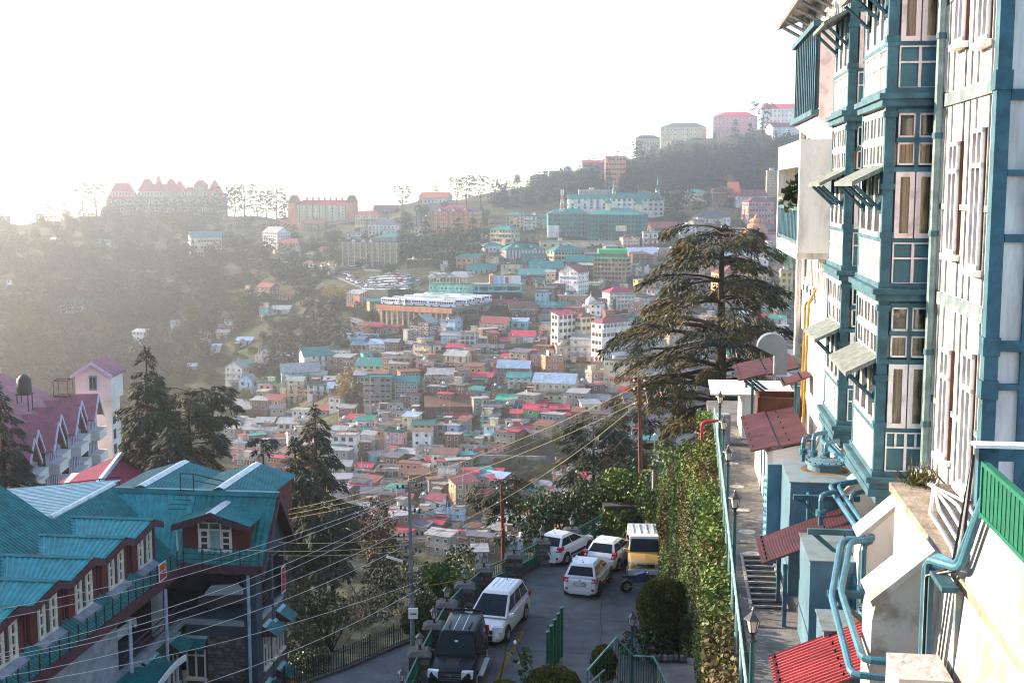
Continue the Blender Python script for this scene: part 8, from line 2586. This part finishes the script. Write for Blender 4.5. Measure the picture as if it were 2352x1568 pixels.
# pale turquoise rail with lamp posts along the path
PRAIL = mat('pale_turquoise_paint', (0.30, 0.55, 0.52), rough=.5, var=.35, scale=5)
pr_ = thing('path_railing', 'thin pale turquoise pipe railing along the outer edge of the path', 'railing', (hx(30) + .4, 30, PZ))
def ry(Y): return Vector((hx(Y) + .10, Y, PZ))
MB().tube([ry(14) + Z_ * .95, ry(24) + Z_ * .95, ry(34) + Z_ * .95, ry(42) + Z_ * .95], .024, 6).build('rail', PRAIL, pr_)
for k in range(15): MB().tube([ry(14 + 2 * k) - Z_ * .2, ry(14 + 2 * k) + Z_ * .95], .028, 6).build('post', PRAIL, pr_)
TPOST = mat('dark_teal_post', (0.02, 0.10, 0.11), rough=.45, var=.1)
for k, (Y, wh) in enumerate(((18.2, 'nearest'), (25.6, 'second'), (30.2, 'third'), (34.2, 'fourth'), (38.4, 'farthest'))):
    lantern(ry(Y) + Vector((.08, 0, 0)), 'lantern on a slim teal post beside the path railing, %s from the camera' % wh, 1.62, .8, TPOST, 'lanterns along the path')
# concrete stub wall and growth at the far end of the ivy
q = MB().box((7.6, 66, -20), (9.3, 66.6, -14.6)); tag(q.build('concrete_stub', mat('pale_concrete_wall', (0.33, .31, .28), rough=.95, var=.4, scale=1, detail=8)), 'pale bare concrete wall end above the ivy', 'wall')
rp_ = thing('red_pipe', 'short red pipe with a bend at the end of the path railing', 'pipe', tuple(ry(39.5)))
pipe([ry(39.5) + Vector((-.45, 0, .1)), ry(39.5) + Vector((-.45, 0, .95)), ry(39.5) + Vector((.1, 0, 1.0))], .05, 'pipe_bend', rmat('red'), rp_)
q = MB(); p = ry(40.5); q.box((p.x + .1, p.y, PZ), (p.x + .5, p.y + .4, PZ + 1.0)); tag(q.build('meter_box', PALEG), 'grey meter box at the end of the path', 'box')
def bush(lab, P, rx, rz, n, size, m, seed, cat='bush', name='bush', lumps=8, z0=None, group=None):
    t = thing(name, lab, cat, tuple(P), 0, group)
    V, F = leafball(seed, rx, rz, n, size, rz * .6 if z0 is None else z0, lumps)
    np_obj('foliage', V, F, m, t)
    q = MB()
    for k in range(4):
        a = k * 1.6 + seed
        q.tube([(0, 0, -.6), (rx * .3 * math.cos(a), rx * .3 * math.sin(a), rz * .4), (rx * .55 * math.cos(a), rx * .55 * math.sin(a), rz * .9)], [.06, .04, .015], 5)
    q.build('stem', BARK, t, world=False)
    return t
# topiary
def topiary(lab, P, r, h, n, seed, leaf=.06, flat=1.0, m=TOPI, group=None, pot=None):
    t = thing('clipped_bush', lab, 'bush', tuple(P), 0, group)
    rs = np.random.default_rng(seed)
    d = rs.normal(0, 1, (n, 3)); d /= np.linalg.norm(d, axis=1)[:, None]
    d[:, 2] = np.maximum(d[:, 2], -.75)
    rad = 1 + .035 * np.sin(d[:, 0] * 9 + seed) * np.sin(d[:, 2] * 8) - .05 * rs.random(n) ** 2
    C = d * rad[:, None] * np.array([r, r, h / 2]) + [0, 0, h / 2]
    A = d * .7 + rs.normal(0, .6, (n, 3)); A /= np.linalg.norm(A, axis=1)[:, None]
    Bv = np.cross(A, rs.normal(0, 1, (n, 3))); Bv /= np.linalg.norm(Bv, axis=1)[:, None]
    s = leaf * rs.uniform(.6, 1.4, n)
    V, F = diamonds(C, A * s[:, None], Bv * (s * .4)[:, None])
    np_obj('foliage', V, F, m, t)
    MB().lathe((0, 0, 0), [(.1 * r, .02 * h)] + [(r * .93 * math.sin(a), h / 2 - h * .465 * math.cos(a)) for a in np.linspace(.3, 2.9, 9)], 14).build('core', mat('topiary_core', (0.03, .03, .008), var=.3), t, True, world=False)
    MB().tube([(0, 0, -1.2), (0, 0, h * .3)], [.08, .06], 6).build('trunk', BARK, t, world=False)
    return t
def gy(px, py, z): return onz(px, py, z)
P = at(1526, 1400, 50.5); topiary('huge dome of clipped yellow green bush hiding the yellow van', Vector((P.x, P.y, -17.2 - 1.5)), 1.12, 2.6, 26000, 3, .075)
bush('dark leafy shrub spreading below the big clipped dome', (P.x - .1, P.y - .3, GZ), 1.35, 1.5, 5200, .13, LEAF, 12)
P = at(1270, 1600, 36); topiary('broad rounded clipped bush at the bottom centre edge', Vector((P.x, P.y, P.z - .45)), .85, 1.35, 17000, 4, .055)
P = at(1158, 1605, 36); topiary('smaller clipped bush at the bottom edge left of the broad one', Vector((P.x, P.y, P.z - .35)), .52, .9, 8000, 5, .05)
P = at(1386, 1545, 40); topiary('tall oval clipped bush behind the dark green stair rail', Vector((P.x, P.y, P.z - .3)), .42, 1.25, 9000, 6, .05)
P = at(1450, 1600, 36); topiary('clipped bush top just showing at the bottom edge under the stair rail', Vector((P.x, P.y, P.z - .5)), .45, .7, 5000, 9, .05)
for k, (px, py, r_) in enumerate(((1592, 1430, .5), (1592, 1465, .48), (1605, 1500, .42))):
    P = at(px, py, 47)
    topiary('flattened clipped shrub beside the ivy, %s of a stack of three' % ['top', 'middle', 'lowest'][k], Vector((P.x, P.y, P.z - .3)), r_, .6, 4200, 20 + k, .05, m=LEAF if k == 0 else TOPI, group='clipped shrubs by the ivy')
P = at(1607, 1512, 47); q = MB().lathe(P - Z_ * .75, [(.25, 0), (.4, .1), (.5, .4), (.48, .55)], 16); tag(q.build('plant_pot', mat('green_glazed_pot', (0.02, .11, .10), rough=.35, var=.2)), 'round dark green plant pot under the lowest clipped shrub', 'pot')
# terrace garden, stair rails at the bottom
gt = at(1560, 1560, 41).z
q = MB().box((5.2, 30, -22), (7.4, 43.0, gt + .0)); tag(q.build('garden_terrace', PATHM), 'raised concrete garden terrace at the foot of the ivy', None, None, 'structure')
for k in range(6):
    P = onz(1503 + k * 13, 1512, gt + .1); q = MB().lathe(P, [(.02, -.12), (.13, -.06), (.16, .02), (.1, .12), (.02, .16)], 8); tag(q.build('kerb_cobble', STONE[k % 3]), 'round cobble edging the garden bed, %s from the left' % ORDN[k], 'stone', 'cobbles edging the bed')
def stair_rail(lab, pts, h, n, m=GRAIL, topm=None):
    t = thing('stair_rail', lab, 'railing', tuple(pts[0]))
    MB().tube([p + Z_ * h for p in pts], .035, 6).build('top_rail', topm or PRAIL, t)
    q = MB()
    for i in range(len(pts) - 1):
        for k in range(n):
            p = pts[i] + (pts[i + 1] - pts[i]) * (k / n); MB().tube([p, p + Z_ * h], .016, 4).build('baluster', m, t)
    MB().tube([p + Z_ * .12 for p in pts], .02, 5).build('bottom_rail', m, t)
    return t
a = [at(1372, 1590, 38), at(1420, 1535, 40), at(1452, 1570, 40)]
stair_rail('dark green stair railing rising to a peak beside the oval bush', [at(1348, 1640, 38), at(1414, 1560, 40), at(1455, 1600, 40.5), at(1500, 1602, 40.5), at(1532, 1668, 40)], 1.45, 8)
stair_rail('pale handrail on thin posts climbing at the bottom edge', [at(1330, 1630, 37.5), at(1388, 1575, 38.5)], .55, 5, PALEG, PALEG)
t = thing('louvre_fence', 'short green fence of tall slanting fins on a stone base', 'fence', tuple(at(1270, 1500, 42)))
for k in range(5):
    P = at(1258 + k * 8, 1490 - 14 * k, 42 + .25 * k)
    q = MB().obox(P, Vector((.8, .6, 0)), Vector((-.6, .8, 0)), Z_, (-.06, -.02, -1.2), (.06, .02, .62)); q.build('fin', GRAIL, t)
    q = MB().obox(P, Vector((.8, .6, 0)), Vector((-.6, .8, 0)), Z_, (-.065, -.03, .62), (.065, .03, .66)); q.build('fin_cap', PRAIL, t)
P0 = at(1275, 1500, 42.4); q = MB().box((P0.x - .3, P0.y - .2, P0.z - 1.6), (P0.x + .3, P0.y + 1.0, P0.z - .45)); q.build('stone_base', WALLST, t)
lp = at(1452, 1440, 41)
lantern(Vector((lp.x, lp.y, lp.z - 3.0)), 'lantern on a tall teal post in front of the clipped dome', 2.9, 1.05, TPOST)
lp = at(1232, 1545, 38); lantern(Vector((lp.x, lp.y, lp.z - 1.6)), 'lantern cap just above the broad clipped bush at the bottom', 1.2, .9, LAMPB)
# rose shoots
for k, (px, py, fx, fy) in enumerate(((1215, 1545, 1183, 1476), (1235, 1530, 1200, 1490))):
    t = thing('rose_shoot', ['thin rose shoot with a white bud above the broad clipped bush', 'second thin leafy shoot rising from the broad clipped bush'][k], 'plant', tuple(at(px, py, 36)))
    a, c = at(px, py + 60, 36), at(fx, fy, 36)
    MB().tube([a, (a + c) / 2 + Vector((.08, 0, .05)), c], .012, 4).build('stem', LEAF, t)
    rs = np.random.default_rng(40 + k); n = 60
    f_ = rs.random(n); C = np.outer(1 - f_, np.array(a)) + np.outer(f_, np.array(c)) + rs.normal(0, .12, (n, 3)) - np.array(ORG[t])
    A = rs.normal(0, .08, (n, 3)); V, F = diamonds(C, A, np.cross(A, rs.normal(0, .4, (n, 3)))); np_obj('leaf', V, F, LEAF, t)['kind'] = 'stuff'
    if k == 0: MB().lathe(c, [(.01, -.05), (.05, 0), (.045, .06), (.01, .1)], 8).build('bud', PLATE, t)
# shrubs along the far end of the car park and up the bank
SB = [(1240, 1190, 70, 1.5, 1.4, LEAF, 'weeping green shrub'), (1290, 1165, 71, 1.7, 1.5, LEAF, 'dark drooping shrub'), (1345, 1165, 72, 1.6, 1.7, LEAF, 'fresh green shrub'), (1395, 1150, 72, 1.5, 1.5, OLIVE, 'olive shrub'),
      (1445, 1130, 71, 1.7, 1.6, IVY, 'ivy mound'), (1480, 1160, 70.6, 1.4, 1.2, LEAF, 'dark ivy clump'), (1415, 1200, 69.2, 1.3, .7, IVY, 'ivy fringe'), (1470, 1205, 69.0, 1.3, .8, LEAF, 'hanging ivy fringe'),
      (1520, 1150, 66, 1.3, 1.5, IVY, 'sunlit green climber'), (1545, 1110, 64, 1.2, 1.7, IVY, 'bright climber'), (1510, 1240, 65.5, .9, 1.2, IVYB, 'brownish climber'), (1560, 1190, 60, 1.0, 1.6, IVYB, 'dry brown climber'),
      (1435, 1100, 74, 1.0, .9, LEAF, 'dark twiggy shrub'), (1575, 1090, 60, .9, 1.5, IVY, 'upright yellow green climber'), (1320, 1225, 68.6, .7, .6, LEAF, 'low weed clump')]
for k, (px, py, Y, rx, rz, m, lb) in enumerate(SB):
    P = at(px, py, Y); bush(uniq(lb, px, py, ['far']) if False else lb + ' ' + ['left behind the corner pillar', 'behind the far green railing', 'right of the weeping shrub', 'below the small layered cedar', 'above the dark retaining wall', 'beside the concrete stub', 'over the dark wall, left half', 'over the dark wall, right half',
         'at the top of the far ivy wall', 'against the concrete stub', 'behind the yellow van', 'halfway up the far ivy wall', 'at the foot of the red brown pole', 'near the end of the path', 'at the foot of the far railing'][k], P - Z_ * rz * .6, rx, rz, 2600, .16, m, 50 + k)
# ------------------------------------------------------------------ big near conifers
def near_tree(lab, P, args, kw, leafm, name='cedar_tree', rot=0.0):
    t = thing(name, lab, 'tree', tuple(P), rot)
    tb, V, F = conifer(*args, **kw)
    tb.build('trunk', BARK, t, world=False)
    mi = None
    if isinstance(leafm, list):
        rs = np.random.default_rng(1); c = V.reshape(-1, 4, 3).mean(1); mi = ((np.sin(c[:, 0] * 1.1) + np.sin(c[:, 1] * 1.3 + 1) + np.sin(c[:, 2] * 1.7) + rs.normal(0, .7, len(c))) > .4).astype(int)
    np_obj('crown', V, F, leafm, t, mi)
    return t
P = at(1650, 1070, 76)
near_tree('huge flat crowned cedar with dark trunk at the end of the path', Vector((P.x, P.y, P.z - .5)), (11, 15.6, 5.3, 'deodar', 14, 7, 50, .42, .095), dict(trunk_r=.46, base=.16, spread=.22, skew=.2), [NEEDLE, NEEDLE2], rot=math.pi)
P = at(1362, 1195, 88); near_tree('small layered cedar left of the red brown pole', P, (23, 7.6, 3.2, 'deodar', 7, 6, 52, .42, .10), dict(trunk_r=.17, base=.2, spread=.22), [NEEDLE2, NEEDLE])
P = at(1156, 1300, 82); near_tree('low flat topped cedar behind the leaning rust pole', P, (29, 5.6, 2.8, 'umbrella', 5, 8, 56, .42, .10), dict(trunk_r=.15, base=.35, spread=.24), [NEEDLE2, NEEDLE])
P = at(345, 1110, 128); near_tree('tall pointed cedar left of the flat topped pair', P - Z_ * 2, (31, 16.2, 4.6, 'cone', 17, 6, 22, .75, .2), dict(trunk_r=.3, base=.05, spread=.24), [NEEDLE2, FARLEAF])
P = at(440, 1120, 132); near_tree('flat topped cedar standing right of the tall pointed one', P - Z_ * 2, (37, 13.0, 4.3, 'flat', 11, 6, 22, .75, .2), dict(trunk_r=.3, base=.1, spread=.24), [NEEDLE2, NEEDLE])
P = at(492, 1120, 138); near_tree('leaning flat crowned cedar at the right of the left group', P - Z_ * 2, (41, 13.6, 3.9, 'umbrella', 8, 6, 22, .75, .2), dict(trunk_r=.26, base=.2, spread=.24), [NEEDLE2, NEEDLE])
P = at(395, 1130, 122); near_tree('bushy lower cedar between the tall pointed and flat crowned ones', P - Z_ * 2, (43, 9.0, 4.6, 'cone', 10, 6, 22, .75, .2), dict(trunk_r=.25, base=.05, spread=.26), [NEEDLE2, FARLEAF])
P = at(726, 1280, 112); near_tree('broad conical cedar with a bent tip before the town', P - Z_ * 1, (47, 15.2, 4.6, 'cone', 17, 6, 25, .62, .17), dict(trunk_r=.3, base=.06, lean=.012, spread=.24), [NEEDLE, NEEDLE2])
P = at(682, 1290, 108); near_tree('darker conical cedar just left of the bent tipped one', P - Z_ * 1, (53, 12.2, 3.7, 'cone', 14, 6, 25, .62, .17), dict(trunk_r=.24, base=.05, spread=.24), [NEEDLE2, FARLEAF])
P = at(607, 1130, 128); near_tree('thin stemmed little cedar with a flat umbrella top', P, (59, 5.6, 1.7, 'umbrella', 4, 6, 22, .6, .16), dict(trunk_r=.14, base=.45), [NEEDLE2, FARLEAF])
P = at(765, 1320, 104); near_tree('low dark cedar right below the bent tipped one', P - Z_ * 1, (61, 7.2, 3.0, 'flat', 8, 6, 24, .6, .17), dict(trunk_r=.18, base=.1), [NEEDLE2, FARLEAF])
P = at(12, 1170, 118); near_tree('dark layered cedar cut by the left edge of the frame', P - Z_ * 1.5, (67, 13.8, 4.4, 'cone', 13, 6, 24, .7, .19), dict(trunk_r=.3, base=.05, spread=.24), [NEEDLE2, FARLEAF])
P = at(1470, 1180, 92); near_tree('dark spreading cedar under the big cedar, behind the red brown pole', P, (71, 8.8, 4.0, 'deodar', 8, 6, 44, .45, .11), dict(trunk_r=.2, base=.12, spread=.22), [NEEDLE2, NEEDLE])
# ------------------------------------------------------------------ bare bushes on the slope below the lane
def twig_mesh(seed, h):
    rs = random.Random(seed)
    b = MB()
    def grow(p, d, L_, r, lev):
        q = p + d * L_
        b.tube([p, (p + q) / 2 + Vector((rs.uniform(-.1, .1), rs.uniform(-.1, .1), 0)) * L_, q], [r, r * .8, r * .6], 4, 0, False)
        if lev == 0: return
        for k in range(rs.randint(2, 3)):
            nd = (d + Vector((rs.uniform(-.8, .8), rs.uniform(-.8, .8), rs.uniform(-.25, .5)))).normalized()
            grow(p + (q - p) * rs.uniform(.55, 1), nd, L_ * rs.uniform(.55, .8), r * .6, lev - 1)
    for k in range(3):
        grow(Vector((0, 0, -.3)), Vector((rs.uniform(-.5, .5), rs.uniform(-.5, .5), 1)).normalized(), h * .38, h * .013, 4)
    return b.mesh('bare_branches', PALEBARK)
TW_ = [twig_mesh(k, 4.5) for k in range(3)]
LB_ = []
for k, m in enumerate((LEAF, NEEDLE2, OLIVE, REDLEAF)):
    V, F = leafball(80 + k, 2.0, 2.0, 1500, .2, 1.3, 9)
    o = np_obj('tmp', V, F, m); LB_.append(o.data); bpy.data.objects.remove(o)
rs_ = random.Random(12)
SLOPE = [(650, 1220), (800, 1240), (960, 1250), (1060, 1290), (1000, 1380), (950, 1440), (800, 1520), (650, 1570)]
nn = 0
while nn < 170:
    px, py = rs_.uniform(640, 1065), rs_.uniform(1215, 1570)
    if not inpoly(px, py, SLOPE): continue
    P = onterr(px, py, 62); P.y = P.y
    k = rs_.randint(0, 3)
    s = rs_.uniform(.6, 1.15)
    kind_ = rs_.random()
    if kind_ < .3:
        t = put('bare_shrub', TW_[nn % 3], None, P, (0, 0, rs_.uniform(0, 6)), (s, s, s)); lb = 'bare grey branched shrub'
    else:
        t = put('bush', LB_[k], None, P, (0, 0, rs_.uniform(0, 6)), (s, s, s * rs_.uniform(.7, 1.1))); lb = ['dark leafy bush', 'dark green bush', 'olive bush', 'reddish brown bush'][k]
    where = ['left of' if px < 930 else 'right of', '']
    tag(t, lb + (' on the dark slope above the picket fence, ' if py > 1380 else ' on the shaded slope behind the utility pole, ') + ('left part' if px < 780 else ('middle part' if px < 930 else 'right part')), 'bush', 'bushes on the shaded slope')
    nn += 1
for (px, py, Y, rx, rz, m, lb) in ((885, 1250, 92, 2.2, 3.2, REDLEAF, 'tall bush smothered in dark red creeper left of the steel pole'), (850, 1330, 88, 2.6, 2.6, NEEDLE2, 'broad dark bush below the red creeper'), (1010, 1320, 80, 2.0, 2.0, LEAF, 'dark bush right behind the steel pole'),
                                   (760, 1400, 78, 2.5, 2.2, OLIVE, 'yellow green bush halfway down the dark slope'), (980, 1420, 62, 1.0, 1.2, OLIVE, 'flowering climber bush at the foot of the steel pole'), (1030, 1340, 64, 1.0, 1.0, IVY, 'weedy bush outside the car park pillars')):
    P = at(px, py, Y); bush(lb, P - Z_ * rz, rx, rz, 3400, .17, m, int(px), z0=rz)
# ------------------------------------------------------------------ poles and wires
STEEL = mat('pole_steel', (0.24, 0.27, 0.29), rough=.45, var=.3, scale=4, metal=.3)
PB = at(949, 1497, 52.2); PT = at(940, 1105, 52.2)
up_ = thing('utility_pole', 'grey steel utility pole with insulator arms above the car park wall', 'pole', tuple(PB))
MB().tube([PB - Z_ * 2.5, PB + (PT - PB) * .35, PT], [.12, .095, .065], 10).build('shaft', STEEL, up_)
def pole_pt(f): return PB + (PT - PB) * f
INS = []
for k, f in enumerate((.965, .83, .685, .60, .46)):
    c = pole_pt(f); dv = Vector((.95, .3, 0)).normalized() if k % 2 == 0 else Vector((.8, -.6, 0)).normalized()
    MB().tube([c - dv * .55, c + dv * .55], .035, 5).build('cross_arm', STEEL, up_)
    for s in (-1, -.55, .55, 1):
        e = c + dv * .52 * s
        MB().lathe(e, [(.03, 0), (.06, .04), (.04, .08), (.055, .1), (.02, .15)], 6).build('insulator', BLACKP, up_); INS.append(e + Z_ * .12)
q = MB(); c = pole_pt(.235); q.box((c.x - .15, c.y - .22, c.z - .2), (c.x + .25, c.y - .06, c.z + .24)); q.build('meter_box', PLATE, up_)
q = MB().box((c.x - .06, c.y - .24, c.z + .0), (c.x + .2, c.y - .222, c.z + .05)); q.build('box_vent', BLACKP, up_)
for k, f in enumerate((.4, .43, .38)):
    c = pole_pt(f); pts = [c + Vector((math.cos(a) * (.16 + .02 * k) - .1, -.12 - .02 * k, math.sin(a) * (.3 + .03 * k))) for a in np.linspace(0, 2 * math.pi, 18)]
    MB().tube(pts, .016, 5).build('cable_coil', BLACKP, up_)
c = pole_pt(.52); tip = at(890, 1278, 51.4)
sl = thing('street_light', 'long white street light head reaching left from the steel pole', 'street light', tuple(c))
pipe([c - Z_ * .25, c + Z_ * .2 + Vector((-.05, 0, 0)), tip + (c - tip) * .5 + Z_ * .05], .03, 'arm', STEEL, sl)
d = (tip - c); d = d.normalized(); e = tip + (c - tip) * .02
n_ = Vector((d.y, -d.x, 0)).normalized()
q = MB().obox(tip, -d, n_, d.cross(n_) * -1, (0, -.07, -.05), (.82, .07, .06)); q.build('lamp_head', PLATE, sl)
def simple_pole(lab, p0, p1, r0, r1, m, name='pole'):
    t = thing(name, lab, 'pole', tuple(p0)); MB().tube([p0 - Z_ * 1.5, p1], [r0, r1], 8).build('shaft', m, t); return t
RUSTP = mat('rust_brown_pole', (0.16, 0.05, 0.03), rough=.7, var=.35, scale=4)
w0, w1 = at(1474, 1145, 72), at(1468, 868, 72)
t = simple_pole('red brown wooden pole rising in front of the big cedar', w0, w1, .14, .10, RUSTP)
for k, f in enumerate((.97, .9, .78)):
    c = w0 + (w1 - w0) * f; MB().tube([c - Vector((.35, 0, 0)), c + Vector((.35, .1, 0))], .03, 5).build('cross_arm', RUSTP, t)
    for s in (-.3, .3): MB().lathe(c + Vector((s, 0, .03)), [(.05, 0), (.06, .06), (.02, .12)], 6).build('insulator', PLATE, t)
for k in range(3):
    c = w0 + (w1 - w0) * (.9 - .08 * k); MB().tube([c, c + Vector((.35, 0, -.1)), c + Vector((.5, 0, -.7 - .2 * k)), c + Vector((.1, 0, -1.2))], .012, 4).build('loose_cable', [PLATE, MATS['ochre_pipe'], PIPEB][k], t)
r0_, r1_ = at(1158, 1330, 74), at(1152, 1112, 74)
t = simple_pole('slim rust brown pole with a small street lamp before the flat topped cedar', r0_, r1_, .10, .08, RUSTP)
for f in (.95, .8, .62, .45):
    c = r0_ + (r1_ - r0_) * f; MB().tube([c - Vector((.3, 0, 0)), c + Vector((.35, 0, .05))], .025, 5).build('cross_arm', RUSTP, t)
    for s in (-.28, .3): MB().lathe(c + Vector((s, 0, .02)), [(.045, 0), (.05, .05), (.02, .1)], 6).build('insulator', PLATE, t)
c = r0_ + (r1_ - r0_) * .58; q = MB().box((c.x + .05, c.y - .08, c.z - .06), (c.x + .85, c.y + .08, c.z + .04)); q.build('lamp_head', PLATE, t)
p0, p1 = at(1502, 1150, 70), at(1504, 1000, 70); t = simple_pole('thin grey pole with a small lamp right of the red brown pole', p0, p1, .05, .04, STEEL); MB().lathe(p1, [(.08, 0), (.1, .08), (.03, .14)], 8).build('lamp', PLATE, t)
WIRES = [  # picture points with distances, colour, sag
 ((-40, 1405, 46), (945, 1128, 52.2), 'w', .5), ((-40, 1427, 46), (941, 1133, 52.2), 'w', .6), ((-40, 1508, 45), (941, 1160, 52.2), 'w', .7), ((-40, 1516, 45), (946, 1165, 52.2), 'w', .9), ((-40, 1522, 45), (943, 1210, 52.2), 'w', .8), ((-40, 1560, 44), (944, 1245, 52.2), 'w', .8),
 ((-40, 1582, 43), (960, 1335, 52), 'w', .5), ((360, 1600, 44), (965, 1350, 52), 'w', .4), ((660, 1170, 80), (1470, 882, 72), 'y', .9), ((655, 1182, 80), (1468, 905, 72), 'y', .9), ((650, 1192, 80), (1472, 918, 72), 'y', 1.0),
 ((640, 1245, 62), (1150, 1180, 74), 'y', .6), ((560, 1262, 60), (1150, 1205, 74), 'y', .6), ((640, 1275, 62), (1152, 1228, 74), 'y', .4), ((960, 1300, 53), (1160, 1210, 74), 'o', .3), ((965, 1345, 53), (1165, 1285, 74), 'o', .3), ((970, 1240, 53), (1460, 930, 72), 'y', .6),
 ((945, 1128, 52.2), (1152, 1122, 74), 'd', .9), ((948, 1165, 52.2), (1152, 1150, 74), 'd', .9), ((950, 1200, 52.2), (1150, 1180, 74), 'd', .7), ((960, 1180, 52.2), (1466, 895, 72), 'd', .8), ((1152, 1125, 74), (1468, 890, 72), 'd', .9), ((1155, 1165, 74), (1470, 925, 72), 'd', .7), ((1160, 1230, 74), (1475, 960, 72), 'd', .6)]
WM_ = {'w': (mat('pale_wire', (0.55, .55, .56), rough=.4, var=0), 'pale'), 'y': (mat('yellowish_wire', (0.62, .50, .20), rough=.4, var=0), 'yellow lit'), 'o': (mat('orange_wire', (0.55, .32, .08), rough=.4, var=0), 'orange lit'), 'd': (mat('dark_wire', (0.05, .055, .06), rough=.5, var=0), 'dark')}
WN = {}
for k, (a, c, col, sag) in enumerate(WIRES):
    A, C_ = at(*a), at(*c)
    n = 22
    pts = [A + (C_ - A) * (i / n) - Z_ * sag * 4 * (i / n) * (1 - i / n) for i in range(n + 1)]
    o = MB().tube(pts, .012 if col in 'wd' else .015, 5).build('overhead_wire', WM_[col][0])
    ends = ('from the lower left to the steel pole' if a[0] < 400 else ('from the left trees to the red brown pole' if (a[0] < 700 and c[0] > 1400) else ('from the green roofs to the rust pole' if a[0] < 700 else ('from the steel pole to the rust pole' if c[0] < 1200 else ('from the steel pole to the red brown pole' if a[0] < 1000 else 'from the rust pole to the red brown pole')))))
    lbl = '%s overhead wire %s, %s one' % (WM_[col][1], ends, ['top', 'second', 'third', 'fourth', 'fifth', 'sixth', 'seventh', 'lowest'][WN.setdefault((col, ends), 0)]); WN[(col, ends)] += 1; tag(o, lbl, 'wire', 'overhead wires')
# trees on the spur (outside the frame, they throw the shade that lies on the car park)
rs2 = random.Random(77); ns = 0
while ns < 46:
    Y = rs2.uniform(-30, 112); X = -62 - .34 * Y + rs2.uniform(-14, 8)
    if X > -.44 * Y - 9: continue
    z = float(np.maximum(spur_z(np.array([X]), np.array([Y])), -44)[0])
    s = rs2.uniform(.35, .6)
    o = put('conifer_tree', FARM['cone%d' % (ns % 3)], None, (X, Y, z - .3), (0, 0, rs2.uniform(0, 6)), (s * 1.2, s * 1.2, s)); tag(o, 'dark conifer on the wooded spur left of the view', 'tree', 'conifers on the spur'); ns += 1
